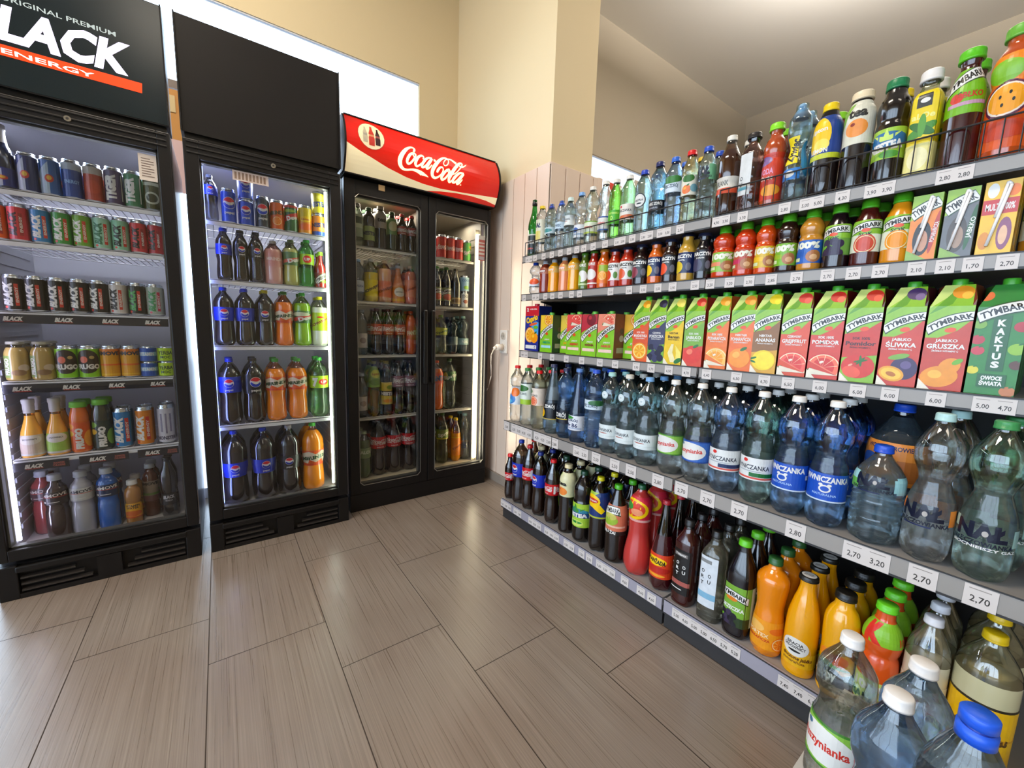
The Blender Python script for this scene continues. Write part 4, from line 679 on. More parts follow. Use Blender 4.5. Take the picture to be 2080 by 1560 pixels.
prod('c_ty', 'tymb', 36, 242, ('o', '140e0c'), .93, ('3a6a24', 15, 16), (35, 115, L_plain('a8ac78', ('B', 0, .75, .9, .24, 10), ('E', 0, .3, .3, .24, 'c05a3c'))), 'dark glass juice bottle with a cream banner label')
prod('c_tk', 'tymb', 38, 240, ('o', '0f0c0b'), .93, ('2a2420', 15, 16), (20, 60, L_plain('a89468', ('E', 0, .5, .4, .3, '6a5030'))), 'very dark glass juice bottle with a low tan label')
prod('c_sc', 'coke', 43, 245, ('w', 'c8d0a8'), .9, ('6a8a3c', 14, 15), (120, 165, L_plain('b0b838', ('T', 'Sprite', 0, .5, .3, .8, '3a5a20', .05, 14))), 'clear soda bottle with a yellow green label')
prod('c_dw', 'water', 36, 235, ('w', '5a7078'), .85, ('3a4a50', 14, 15), (60, 110, L_plain('4a5a60')), 'dusky water bottle with a dark label')
prod('c_cw', 'bulb', 40, 245, ('w', 'a0bcb8'), .9, ('98c0b4', 15, 16), (60, 100, L_plain('8aa8a8', ('T', 'NAŁ', 0, .5, .5, .4, 'd8e0dc'))), 'pinched water bottle with an aqua cap')
prod('c_fa', 'pepsi', 43, 315, ('s', 'd86414', 'd89a5c'), .84, ('c84a1c', 15, 16), (170, 240, L_plain('d04a14', ('T', 'FANTA', 0, .5, .4, .8, NVY, .08, 6))), 'tall orange soda bottle cut by the door frame')
prod('c_sp2', 'coke', 46, 325, ('w', 'a4b090'), .88, ('3a5a2c', 15, 16), (185, 245, L_plain('2f5a28', ('T', 'Sprite', 0, .5, .34, .8, 'dce0c8', .05, 14), ('E', -.3, .5, .12, .4, 'b8b830'))), 'tall greenish soda bottle with a dark green label')
prod('c_sp3', 'coke', 50, 335, ('w', 'b4b078'), .85, ('4a6a2c', 15, 16), (165, 230, L_plain('6a8428', ('T', 'Sprite', 0, .55, .34, .8, 'e4e4c0', .05, 14), ('R', -1, .0, 1, .12, 'c8b81c'))), 'two-litre yellow-green soda bottle')
prod('c_ye', 'straight', 42, 292, ('s', 'e8920c', 'f0c410'), .66, ('f0cc14', 15, 16), (40, 165, L_plain('e8841c', ('T', 'SCHWEPPES', 0, .5, .1, .8, '8a3414', .05, 24), ('R', -1, .97, 1, 1, 'd8c81c'))), 'bright yellow and orange soda bottle with a yellow cap')
prod('c_na', 'bulb', 42, 318, ('w', 'd0dcc8'), .62, ('9cc8c0', 15, 16), (80, 130, lambda h, W: L_nal(h, W, 'e8943c')), 'clear pinched water bottle with big dark letters')
prod('c_gw', 'slim', 36, 335, ('w', '4a8a50'), .8, ('dcd8cc', 14, 34), (60, 130, L_plain('c8d0b8')), 'green bottle with a white foil neck')
# foreground group
prod('f_mu', 'water', 42, 315, ('w', 'eaf0ea'), .58, ('efe9e2', 16, 18), (72, 152, mus('8cbf4a')), 'clear hourglass water bottle with a green bordered label')
prod('f_bl', 'water', 42, 340, ('w', 'a4c8ec'), .9, ('efe9e2', 16, 18), (72, 145, L_plain('b8ccdc', ('E', 0, .5, .4, .3, 'd8e0e4'), ('T', 'WODA', 0, .5, .2, .4, '3a5a80'))), 'blue hourglass water bottle with a white cap')
prod('f_5', 'straight', 42, 412, ('w', 'b4d4ec'), .9, ('1c5ad0', 16, 34), (160, 290, L_plain('d89048', ('E', 0, .5, .4, .3, 'e8a860'))), 'tall blue water bottle with a two-tier blue cap', ribs=1)

# girth of each kind as it measures on the shelf
for _k, _f in {'spblue': 0.876, 'cissm': 0.876, 'krop': 0.936, 'mussg': 0.936, 'mussb': 0.799, 'krgr': 0.799, 'krlt': 0.945, 'rond': 0.927, 'zdbl': 0.887, 'zyz': 0.89, 'citr': 0.799, 'nalb': 0.799, 'dkwh': 0.988, 'prs': 0.91, 'orch': 0.799, 'zykid': 0.799, 'lip': 0.901, 'fuz': 0.833, 'nes': 0.799, 'aloe': 0.799, 'tyg': 0.799, 'pas': 0.799, 'jp': 0.914, 'jy2': 0.914, 'smg': 0.908, 'smr': 0.852, 'org': 0.854, 'tc1': 0.838, 'tc2': 0.905, 'tc3': 0.949, 'tc4': 0.847, 'tc5': 0.83, 'tc6': 0.814, 'tc7': 0.849, 'ku1': 0.988, 'ku2': 0.889, 'ku3': 0.799, 'ku4': 0.799, 'ku5': 0.844, 'ty1': 0.799, 'ty2': 0.799, 'ty3': 0.799, 'zdrnavy': 0.97, 'magne': 0.97, 'zywblue': 0.978, 'cisaqua': 0.944, 'ciswhite': 0.965, 'krygr': 0.974, 'piw': 0.903, 'nalsm': 0.972, 'nalor': 0.921, 'nalgr': 0.947, 'tyb': 0.974, 'hor': 0.945, 'bra': 0.932, 'cap': 0.842, 'kuk': 0.799, 'bei': 0.799, 'scy': 0.799, 'rbbot': 0.98, 'rbs': 0.98, 'rbb': 0.98, 'rb2': 0.98, 'rdc': 0.98, 'tgp': 0.98, 'tgg': 0.98, 'olv': 0.98, 'bko': 0.96, 'bkr': 0.96, 'bkb': 0.96, 'bkg': 0.96, 'bkl': 0.96, 'bkm': 0.96, 'bkm2': 0.96, 'bks': 0.96, 'bks2': 0.96, 'frb': 0.95, 'frc': 0.95, 'mvo': 0.95, 'smb': 0.95, 'sml': 0.95, 'flk': 0.83, 'flg': 0.83, 'fro': 0.83, 'frd': 0.83, 'b5b': 0.83, 'b5o': 0.83, 'mon': 0.83, 'mvr': 0.8, 'mvd': 0.8, 'mvw': 0.8, 'mvb': 0.8, 'vit': 0.8, 'vit2': 0.8, 'blkb': 0.8, 'psm': 0.99, 'pcb': 0.99, 'pcs': 0.99, 'pcd': 0.99, 'mic': 0.99, 'dwc': 0.99, 'lpc': 0.99, 'nso': 0.99, 'p05': 0.89, 'p05k': 0.89, 'pkp': 0.89, 'dew5': 0.89, '7u05': 0.89, 'tyl': 0.89, 'p10': 0.96, 'p10k': 0.96, 'mi1': 0.96, 'dew1': 0.96, 'swl': 0.96, 'c_al': 0.84, 'c_ne': 0.84, 'c_fz': 0.84, 'c_gr': 0.84, 'c_ck': 0.84, 'c_wt': 0.94, 'c_sy': 0.94, 'c_sp': 0.94, 'c_or': 0.94, 'c_pk': 0.94, 'c_wl': 0.8, 'c_c1': 0.8, 'c_fo': 0.8, 'c_lg': 0.8, 'c_ny': 0.8, 'c_c2': 0.8, 'c_ag': 0.87, 'c_20': 0.87, 'c_ty': 0.87, 'c_tk': 0.87, 'coc': 0.87, 'c_sp3': 0.8, 'c_ye': 0.8, 'c_na': 0.8}.items(): P[_k]['R'] *= _f
# ---------------------------------------------------------------- one drink of each kind, then copies
COKE_STROKES = [[(-0.3141,0.1009,0.022),(-0.2998,0.1301,0.0303),(-0.3027,0.1497,0.0231),(-0.3282,0.1579,0.0208),(-0.3705,0.1438,0.0261),(-0.4208,0.1025,0.0405),(-0.4681,0.0398,0.051),(-0.4986,-0.0282,0.0577),(-0.5,-0.0787,0.0562),(-0.4826,-0.1145,0.0456),(-0.444,-0.1377,0.0314),(-0.3937,-0.137,0.0229),(-0.3372,-0.1217,0.0231),(-0.2857,-0.1168,0.0305),(-0.2337,-0.1222,0.042),(-0.187,-0.1317,0.0451),(-0.1457,-0.14,0.0295),(-0.1099,-0.1483,0.016),(-0.0848,-0.1571,0.0034)],[(-0.2162,-0.1257,0.0393),(-0.2016,-0.1482,0.0225),(-0.1987,-0.1579,0.0045)],[(-0.3027,0.0862,0.0231),(-0.3538,0.065,0.0317),(-0.3905,0.0099,0.0359),(-0.4046,-0.0393,0.0337),(-0.3851,-0.0647,0.0262),(-0.3455,-0.0369,0.0252),(-0.3028,0.0225,0.0254),(-0.2845,0.0681,0.0232),(-0.3027,0.0862,0.0198),(-0.321,0.0686,0.0143),(-0.3142,0.0475,0.0154),(-0.2999,0.0477,0.011)],[(-0.1785,0.0417,0.0203),(-0.1698,0.0724,0.0191),(-0.199,0.0854,0.0258),(-0.2425,0.0586,0.0323),(-0.2771,0.0035,0.0377),(-0.2857,-0.0448,0.0354),(-0.2627,-0.0658,0.0256),(-0.2222,-0.0366,0.0201),(-0.1989,-0.01,0.0168)],[(-0.0451,0.0866,0.0253),(-0.0959,0.0838,0.0239),(-0.1403,0.0516,0.0317),(-0.1813,-0.0056,0.036),(-0.1959,-0.0481,0.0326),(-0.1695,-0.0545,0.026),(-0.1283,-0.0156,0.0216),(-0.0898,0.0411,0.0183),(-0.051,0.0824,0.0172)],[(-0.0451,0.0866,0.0287),(-0.0778,0.0337,0.0343),(-0.1163,-0.0283,0.0353),(-0.1251,-0.0592,0.0273),(-0.0894,-0.0468,0.0206),(-0.0476,0.0046,0.0126)],[(-0.0208,0.0745,0.0288),(0.0065,0.0667,0.029)],[(0.035,-0.073,0.0233),(0.044,-0.0415,0.0339),(0.0776,0.0014,0.0258),(0.1117,0.0098,0.0189),(0.1244,-0.0192,0.0166),(0.1092,-0.0658,0.0177),(0.0723,-0.1105,0.0211),(0.0201,-0.142,0.0268),(-0.0227,-0.1319,0.0394),(-0.038,-0.0932,0.045),(-0.0262,-0.0375,0.0497),(0.0099,0.0243,0.0487),(0.0615,0.0876,0.0374),(0.1137,0.1329,0.0282),(0.1635,0.1512,0.0225),(0.2014,0.1396,0.0191),(0.2081,0.1064,0.0155),(0.1864,0.0633,0.0143),(0.152,0.0428,0.013),(0.1312,0.0574,0.013),(0.134,0.0875,0.0118),(0.1606,0.1237,0.013),(0.2013,0.1487,0.0155),(0.2522,0.15,0.0228),(0.2974,0.1318,0.0303),(0.3332,0.1164,0.0335)],[(0.222,0.01,0.024),(0.1778,-0.0116,0.0298),(0.1312,-0.0686,0.0355),(0.1085,-0.117,0.0355),(0.1225,-0.1434,0.0261),(0.1631,-0.1177,0.025),(0.21,-0.0552,0.0252),(0.2286,-0.0101,0.0216),(0.2093,0.0042,0.018),(0.1936,-0.0131,0.0143),(0.2097,-0.0309,0.0132),(0.2288,-0.0263,0.0108)],[(0.2292,-0.0615,0.018),(0.306,-0.0268,0.0122),(0.3703,0.0381,0.0147),(0.4219,0.1113,0.0185),(0.4247,0.1422,0.021),(0.3885,0.1358,0.0295),(0.3369,0.0846,0.0402),(0.2797,0.0051,0.046),(0.2326,-0.0824,0.0433),(0.2236,-0.1281,0.0337),(0.243,-0.1465,0.0266),(0.2877,-0.1078,0.0182)],[(0.3793,0.0951,0.0209),(0.4222,0.0937,0.021),(0.4684,0.1173,0.0149),(0.5,0.1474,0.0037)],[(0.4536,0.0057,0.0249),(0.3972,0.0049,0.0259),(0.3517,-0.0269,0.0331),(0.3035,-0.0822,0.0377),(0.2847,-0.1304,0.0328),(0.3141,-0.1374,0.0256),(0.3593,-0.0967,0.0221),(0.4045,-0.0364,0.0185),(0.4437,0.0006,0.0174)],[(0.4503,0.0049,0.0311),(0.4114,-0.0514,0.0371),(0.3662,-0.1172,0.0369),(0.36,-0.1452,0.0283),(0.396,-0.127,0.021),(0.4383,-0.0729,0.0099)],[(0.4162,-0.1419,0.0211),(0.4197,-0.1522,0.0186)]]
def coke_quads(u, v, width):
    out = []
    for st in COKE_STROKES:
        out += [[(u + x*width, v + y*width) for x, y in q] for q in stroke(st)]
    return out
PARTS = {}
def body_mats(spec, fillz):
    k = spec[0]
    if k == 'w':
        a = water(spec[1]); b = thin(spec[1], 0.2)
    elif k == 'g':
        a = water(spec[1], 0.8); b = a
    elif k == 's':
        a = mat(ink(spec[1]), 0.12, coat=0.6, spec=0.6); b = thin(spec[2], 0.3)
    elif k == 'c':
        a = b = mat(spec[1], 0.25, metal=1.0)
    else:
        a = mat(ink(spec[1]), 0.16, coat=0.5, spec=0.6); b = thin(spec[1], 0.3, diffuse=0.3)
    return lambda z: a if z < fillz else b
def build(key):
    """returns list of (part name, mesh, z) ; the first one is the body"""
    if key in PARTS: return PARTS[key]
    p = P[key]; R, H = p['R'], p['H']
    kn = SH[p['sh']]; cap = p['cap']
    ch = cap[2]/1000 if cap else 0
    Hb = H - 0.002 if cap else H
    prof = smooth_prof(kn, Hb, R, 1 if p['sh'] == 'can' else 3)
    if cap:   # neck fits its cap whatever the bottle's girth
        rn = cap[1]/1000*0.86; z1 = min(Hb*0.88, (H-ch)*0.93); rt = kn[-1][1]*R
        prof = [(z, r if z < z1 else r + (rn - rt)*min(1, (z - z1)/(H - ch - z1 + 1e-6))) for z, r in prof]
    fillz = H*p['fill'] if p['fill'] else H*2
    # break the profile at the filling line
    pr = []
    for a, b in zip(prof, prof[1:]):
        pr.append(a)
        if a[0] < fillz < b[0]: pr.append((fillz, a[1]+(b[1]-a[1])*(fillz-a[0])/(b[0]-a[0])))
    pr.append(prof[-1])
    if p.get('ribs'):
        z0, z1 = H*.10, H*.66; extra = []
        for (a, ra), (b, rb_) in zip(pr, pr[1:]):
            extra.append((a, ra))
            if b - a > .012 and a >= z0*.5 and b <= z1*1.3:
                n = int((b-a)/.006)
                for i in range(1, n): extra.append((a+(b-a)*i/n, ra+(rb_-ra)*i/n - (.0026 if i % 2 else 0)))
        extra.append(pr[-1]); pr = extra
    pet = p['sh'] in ('pepsi', 'coke', 'water', 'bulb', 'straight', 'squat', 'pink', 'cone', 'hortex')
    def mod(z, t):
        if pet and z < H*.10: return 0.10*(1 - z/(H*.10))*(cos(5*t + .3) - 1) if z > 0 else 0
        if p['sh'] == 'bulb' and H*.42 < z < H*.62: return 0.010*cos(z*1100)
        if p['sh'] == 'water' and H*.60 < z < H*.80: return 0.012*cos(8*t + z*160)
        return 0
    n = 30 if p['sh'] != 'can' else 24
    mf = body_mats(p['body'], fillz)
    mb = lathe(pr, n, mf, mod, sq=p.get('sq', 0))
    if p['fill'] and p['body'][0] in 'wso' and p['fill'] < .97:   # surface of the liquid
        r = prof_r(pr, fillz)*0.985
        m_ = thin(p['body'][1], 0.5) if p['body'][0] == 'w' else mat(p['body'][1], 0.12, coat=0.6, spec=0.6)
        q = [(r*cos(2*pi*i/20), r*sin(2*pi*i/20), fillz-.0004) for i in range(20)]
        if p['body'][0] != 'w': mb.poly(q, m_)
    me = mb.mesh('body', norm=False)
    out = [('body', me, 0)]
    if p['sh'] == 'can':
        b = MB(); b.cyl((0, 0, H*.985), (0, 0, H*.985+.0008), R*.79, R*.78, mat('b8bcc0', .3, metal=1), 16)
        b.box(-.004, .004, -R*.5, R*.1, H*.985+.0008, H*.985+.002, mat('9aa0a6', .3, metal=1))
        out.append(('pull_tab', b.mesh('lid'), 0))
    if cap:
        c = mat(ink(cap[0]), .38); r = cap[1]/1000
        b = MB()
        nb = 48 if r > .012 else 24
        if ch > .035 and r > .012 and key != 'zykid':   # foil neck
            pf = [(H-ch, rr) for rr in (prof_r(prof, H-ch)*1.02,)] + [(H-ch*.7, prof_r(prof, H-ch*.7)*1.03), (H-ch*.35, r*.9), (H-ch*.3, r), (H-.002, r), (H, r*.9), (H, 0)]
            lathe(pf, 20, lambda z: c, None, b)
        elif ch >= .026 and ch < .036 and r < .016 or key == 'zykid':  # sports cap with a nozzle
            lathe([(H-ch, r*.9), (H-ch, r), (H-ch*.55, r), (H-ch*.45, r*.85), (H-ch*.3, r*.6), (H-ch*.1, r*.6), (H, r*.45), (H, 0)], 24, lambda z: c, None, b)
        else:
            if key == 'f_5': lathe([(H-ch, r*.9), (H-ch, r*1.05), (H-ch*.55, r*1.05), (H-ch*.5, r*.7), (H-ch*.44, r*.7), (H-ch*.4, r), (H-.002, r), (H, r*.9), (H, 0)], 40, lambda z: c, None, b)
            else: lathe([(H-ch, r*.8), (H-ch, r*1.04), (H-ch*.8, r*1.05), (H-ch*.78, r), (H-ch*.2, r), (H-ch*.06, r*.95), (H, r*.85), (H, 0)], nb, lambda z: c,
                  (lambda z, t: 0.02*(1 if int(round(t/(2*pi)*nb)) % 2 else -1) if H-ch*.79 < z < H-ch*.15 else 0), b)
        out.append(('cap', b.mesh('cap'), 0))
        if p.get('lidtext'):
            out.append(('lid_print', art([('e', 0, 0, 17, 17, WHT), fit('BRACIA', 0, 3, 4, BLK, 20), fit('SADOWNICY', 0, -3, 4, BLK, 24)], -22, 22, -22, 22, lambda u, v, d: (u, v, H + d), base=.0003), 0))
    for li, lab in enumerate([p['lab']] + ([p['lab2']] if p.get('lab2') else [])):
        z0, z1, fn = lab
        rm = prof_r(prof, (z0+z1)/2000); W = pi*rm*1000
        items = fn(z1-z0, W)
        sq = p.get('sq', 0)
        def fm(u, v, d, z0=z0, rm=rm):
            z = z0/1000 + v; t = u/rm; r = prof_r(prof, z)
            if sq:
                e = 1/(abs(cos(t))**8 + abs(sin(t))**8)**(1/8); r *= 1 + (e*.9-1)*sq
            r += d
            return (r*sin(t), -r*cos(t), z)
        zs = [z*1000 - z0 for z, r in prof]
        far = p['sh'] == 'can' or key[:2] == 'c_'
        st = (rm*1000*(.26 if far else .19), zs)
        out.append(('label', art(items, -W, W, 0, z1-z0, fm, st, base=.0003), 0))
    if p.get('badge'):
        rm = prof_r(prof, H*.73)
        hh = 40; z0 = H*.73 - .02
        out.append(('badge', art([('e', 0, 20, 15, 15, 'd4e2e2', 0), ('e', 0, 20, 9, 10, 'ecf0ee'), ('e', 0, 20, 3, 3, 'b0c4c8')], -20, 20, 0, 40, lambda u, v, d: ((prof_r(prof, z0+v)+d)*sin(u/rm), -(prof_r(prof, z0+v)+d)*cos(u/rm), z0+v), (rm*1000*.19, [z*1000-z0*1000 for z, r in prof]), base=.0012), 0))
    PARTS[key] = out
    return out
NAMES = {'bottle': 'drink_bottle', 'can': 'drink_can'}
def place(key, x, y, z, rz, label, group=None, small=False):
    parts = build(key); p = P[key]
    o = obj(NAMES[p['cat']], parts[0][1], None, (x, y, z), rz)
    tag(o, label, p['cat'], group)
    for nm, me, _ in parts[1:]:
        if small and nm in ('pull_tab',): continue
        obj(nm, me, o)
    return o
# ---------------------------------------------------------------- cartons
CART = {}
def carton(name, w, d, h, kind, front, side, capc):
    k = name
    if k in CART: return CART[k]
    sd = mat(ink(side), .35); top = mat('d8d4c4' if kind != 'kids' else side, .4)
    b = MB(); out = []
    x0, x1, y0, y1 = -w/2, w/2, -d/2, d/2
    if kind == 'tall':
        hs = h*.80; g = .016; cl = w*.24; cr = w*.10
        v = [(x0, y0, 0), (x1, y0, 0), (x1, y1, 0), (x0, y1, 0), (x0, y0, hs), (x1, y0, hs*1.08), (x1, y1, h-.001), (x0, y1, h-.001), (x0+cl, y0+g, h), (x1-cr, y0+g, h)]
        F = [(0, 1, 5, 9, 8, 4), (1, 2, 6, 9, 5), (2, 3, 7, 6), (3, 0, 4, 8, 7), (8, 9, 6, 7), (3, 2, 1, 0)]
        vs = [b.bm.verts.new(p) for p in v]
        for i, f in enumerate(F):
            for tri in ([f] if len(f) <= 4 else [(f[0],) + f[j:j+2] for j in range(1, len(f)-1)]):
                ff = b.bm.faces.new([vs[j] for j in tri]); ff.material_index = b.mi(sd if i != 4 else top)
        clips = [((-w*500, hs*1000), (-(h-hs), cl)), ((w*500, hs*1080), ((h-hs*1.08), cr))]
        def fm(u, vv, dd):
            yb = y0 + (g*(vv-hs)/(h-hs) if vv > hs else 0)
            return (u, yb - dd, vv)
        fa = art(front(w*1000, h*1000), -w*500, w*500, 0, h*1000, fm, (200, [hs*1000]), base=.0004, clips=clips, rough=.28)
        b2 = MB(); lathe([(h-.002, .0125), (h+.012, .0125), (h+.014, .0115), (h+.014, 0)], 24, lambda z: mat(capc, .35), lambda z, t: .02*(1 if int(round(t/(2*pi)*24)) % 2 else -1), b2)
        cp = b2.mesh('cap'); loc = (w*.03, d*.02, 0)
    else:
        b.box(x0, x1, y0, y1, 0, h, sd, .0012)
        fa = art(front(w*1000, h*1000), -w*500+.8, w*500-.8, .8, h*1000-.8, lambda u, vv, dd: (u, y0 - dd, vv), None, base=.0004, rough=.28)
        if kind == 'box':
            b2 = MB(); lathe([(h-.001, .013), (h+.011, .013), (h+.013, .012), (h+.013, 0)], 24, lambda z: mat(capc, .35), lambda z, t: .02*(1 if int(round(t/(2*pi)*24)) % 2 else -1), b2)
            cp = b2.mesh('cap'); loc = (0, -d*.12, 0)
        else:
            s = mat('e8e4e0', .3); b2 = MB()
            a = (x0+w*.3, y0-.004, h*.12); e = (x0+w*.72, y0-.004, h*.92)
            b2.tube([a, e], .0028, s, 8); b2.tube([e, (x0+w*.62, y0-.004, h*.96), (x0+w*.42, y0-.004, h*.5)], .0026, s, 8)
            cp = b2.mesh('straw'); loc = (0, 0, 0)
    out = [('body', b.mesh('body'), (0, 0, 0)), ('front_print', fa, (0, 0, 0)), ('cap' if kind != 'kids' else 'straw', cp, loc)]
    # printed side panel
    if kind != 'tall':
        sp = [('r', -d*420, h*80, d*420, h*850, side), ('r', -d*300, h*120, d*300, h*240, 'b8b090'), ('e', 0, h*450, d*150, d*150, 'c8b890'), ('e', 0, h*620, d*130, d*130, '5a4a3a')]
        out.append(('side_print', art(sp, -d*430, d*430, 0, h*900, lambda u, vv, dd: (x1 + dd, u, vv), None, base=.0004), (0, 0, 0)))
    CART[k] = out
    return out
def place_carton(parts, x, y, z, rz, label, group=None, cat='carton'):
    o = obj('juice_carton', parts[0][1], None, (x, y, z), rz); tag(o, label, cat, group)
    for nm, me, loc in parts[1:]: obj(nm, me, o, loc)
    return o

# ---------------------------------------------------------------- the room
CREAM = mat('dccaa4', .75, spec=.2); DIMW = mat('b4aa98', .75, spec=.25); CEIL = mat('e6e3dc', .85, spec=.2)  # grey wall tone carries the dimmer light beyond the pillar
def floor():
    mb = MB()
    def bm_(nt):
        b = nt.nodes.new('ShaderNodeBsdfPrincipled')
        tc = nt.nodes.new('ShaderNodeTexCoord'); at = nt.nodes.new('ShaderNodeAttribute'); at.attribute_name = 'tile'
        mp = nt.nodes.new('ShaderNodeMapping'); mp.inputs['Scale'].default_value = (260, 1.8, 1)
        nt.links.new(tc.outputs['Object'], mp.inputs['Vector'])
        ad = nt.nodes.new('ShaderNodeVectorMath'); ad.operation = 'ADD'
        nt.links.new(mp.outputs[0], ad.inputs[0]); nt.links.new(at.outputs['Vector'], ad.inputs[1])
        n1 = nt.nodes.new('ShaderNodeTexNoise'); n1.inputs['Scale'].default_value = 1; n1.inputs['Detail'].default_value = 3; n1.inputs['Roughness'].default_value = .6
        nt.links.new(ad.outputs[0], n1.inputs['Vector'])
        mp2 = nt.nodes.new('ShaderNodeMapping'); mp2.inputs['Scale'].default_value = (900, 4, 1)
        nt.links.new(tc.outputs['Object'], mp2.inputs['Vector'])
        n2 = nt.nodes.new('ShaderNodeTexNoise'); n2.inputs['Scale'].default_value = 1; n2.inputs['Detail'].default_value = 2
        nt.links.new(mp2.outputs[0], n2.inputs['Vector'])
        n3 = nt.nodes.new('ShaderNodeTexNoise'); n3.inputs['Scale'].default_value = 2.2; n3.inputs['Detail'].default_value = 3
        nt.links.new(tc.outputs['Object'], n3.inputs['Vector'])
        r1 = nt.nodes.new('ShaderNodeValToRGB')
        e = r1.color_ramp.elements; e[0].position = .28; e[0].color = lin('736659'); e[1].position = .72; e[1].color = lin('928578')
        x = r1.color_ramp.elements.new(.5); x.color = lin('83766a')
        nt.links.new(n1.outputs['Fac'], r1.inputs[0])
        r2 = nt.nodes.new('ShaderNodeValToRGB'); e = r2.color_ramp.elements; e[0].position = .62; e[0].color = (0, 0, 0, 1); e[1].position = .78; e[1].color = (1, 1, 1, 1)
        nt.links.new(n2.outputs['Fac'], r2.inputs[0])
        mx = nt.nodes.new('ShaderNodeMix'); mx.data_type = 'RGBA'; mx.inputs[7].default_value = lin('b0a496')
        ml = nt.nodes.new('ShaderNodeMath'); ml.operation = 'MULTIPLY'; ml.inputs[1].default_value = .5
        nt.links.new(r2.outputs[0], ml.inputs[0]); nt.links.new(ml.outputs[0], mx.inputs[0]); nt.links.new(r1.outputs[0], mx.inputs[6])
        m3 = nt.nodes.new('ShaderNodeMix'); m3.data_type = 'RGBA'; m3.blend_type = 'MULTIPLY'; m3.inputs[0].default_value = .5
        r3 = nt.nodes.new('ShaderNodeValToRGB'); e = r3.color_ramp.elements; e[0].position = .35; e[0].color = lin('d8c8c0'); e[1].position = .65; e[1].color = (1, 1, 1, 1)
        nt.links.new(n3.outputs['Fac'], r3.inputs[0]); nt.links.new(mx.outputs[2], m3.inputs[6]); nt.links.new(r3.outputs[0], m3.inputs[7])
        nt.links.new(m3.outputs[2], b.inputs['Base Color'])
        b.inputs['Specular IOR Level'].default_value = .85
        rr = nt.nodes.new('ShaderNodeMath'); rr.operation = 'MULTIPLY_ADD'; rr.inputs[1].default_value = .20; rr.inputs[2].default_value = .20
        nt.links.new(n1.outputs['Fac'], rr.inputs[0]); nt.links.new(rr.outputs[0], b.inputs['Roughness'])
        bp = nt.nodes.new('ShaderNodeBump'); bp.inputs['Strength'].default_value = .12; bp.inputs['Distance'].default_value = .001
        nt.links.new(n1.outputs['Fac'], bp.inputs['Height']); nt.links.new(bp.outputs[0], b.inputs['Normal'])
        return b.outputs[0]
    tm = node_mat('floor_tile', bm_); gm = mat('3c322a', .8)
    X0, PX, PY = -.407, .3275, .662
    mb.box(-2.75, 5.9, -4.3, 2.87, -.1, -.0012, gm)
    g = .0014; tiles = []
    for k in range(-12, 20):
        xa = X0 + PX*k
        if xa > 5.8 or xa < -2.9: continue
        off = 1.633 - .234*k
        j0 = int(math.floor((-4.2-off)/PY))
        for j in range(j0, j0+13):
            ya = off + PY*j
            if ya > 2.84 or ya < -4.2: continue
            f = mb.poly([(xa+g, ya+g, 0), (xa+PX-g, ya+g, 0), (xa+PX-g, min(ya+PY-g, 2.84), 0), (xa+g, min(ya+PY-g, 2.84), 0)], tm)
            tiles.append((f, random.random()*40))
    for f, r in tiles:
        if f.normal.z < 0: f.normal_flip()
    idx = {}
    mb.bm.faces.ensure_lookup_table(); mb.bm.faces.index_update()
    for f, r in tiles: idx[f.index] = r
    me = mb.mesh('floor', norm=False)
    a = me.attributes.new('tile', 'FLOAT_VECTOR', 'FACE')
    for i in range(len(me.polygons)): a.data[i].vector = (idx.get(i, 0), idx.get(i, 0)*3, idx.get(i, 0)*1.7)
    struct(obj('floor', me))
floor()
ZC, YW, XR = 3.868, 2.838, 5.736
def sbox(name, *a, **k):
    b = MB(); b.box(*a, **k); return struct(obj(name, b.mesh(name)))
sbox('ceiling', -2.75, XR+.15, -4.2, YW+.2, ZC, ZC+.12, CEIL)
sbox('wall_right', XR, XR+.15, -4.2, YW+.2, 0, ZC, DIMW)
sbox('wall_rear', -2.75, XR+.15, -4.35, -4.2, 0, ZC, CREAM)
# window wall: solid above 2.69, glazed below, solid pier between the two windows
b = MB()
b.box(-2.6, XR, YW, YW+.03, 2.69, ZC, CREAM); b.box(1.205, 2.75, YW, YW+.03, 0, 2.69, CREAM)
struct(obj('wall_front', b.mesh('w')))
sbox('wall_front_far', 3.70, XR, YW, YW+.03, 0, 2.69, DIMW)
b = MB(); b.box(2.1, XR, YW-.004, YW, 2.69, ZC, DIMW); b.box(3.7, XR, YW-.004, YW, 0, 2.69, DIMW); struct(obj('wall_front_dim', b.mesh('w')))  # thin skin over the cream wall, weaker light put into its colour
# left wall with a big shop window
b = MB()
b.box(-2.75, -2.6, -4.35, YW+.03, 2.75, ZC, CREAM); b.box(-2.75, -2.6, -4.35, -2.8, 0, 2.75, CREAM); b.box(-2.75, -2.6, -2.8, YW+.03, 0, .08, CREAM)
struct(obj('wall_left', b.mesh('w')))
# pillar with its tongue-and-groove cladding
XP, YP = 1.503, 1.763
sbox('wall_pillar', XP, 1.816, YP, YW, 0, ZC, CREAM)
PAN = mat('ddc6b2', .45, spec=.4)
b = MB(); zt = 1.935; t = .012
b.box(XP-t+.003, XP, YP-t, YW, 0.0, zt-.012, PAN)
b.box(XP-t, 1.876, YP-t+.003, YP, 0.0, zt-.012, PAN)
y = YP - t
while y < YW - .02:
    b.box(XP-t-.004, XP-t+.004, y+.003, min(y+.107, YW-.01), .06, zt, PAN, .0015); y += .11
x = XP - t
while x < 1.86:
    b.box(x+.003, min(x+.107, 1.876), YP-t-.004, YP-t+.004, .06, zt, PAN, .0015); x += .11
b.box(XP-t-.002, 1.88, YP-t-.002, YP, zt-.012, zt-.002, PAN); b.box(1.86, 1.895, YP-t-.006, YP+.3, 0, zt+.004, PAN)
struct(obj('wall_cladding', b.mesh('w')))
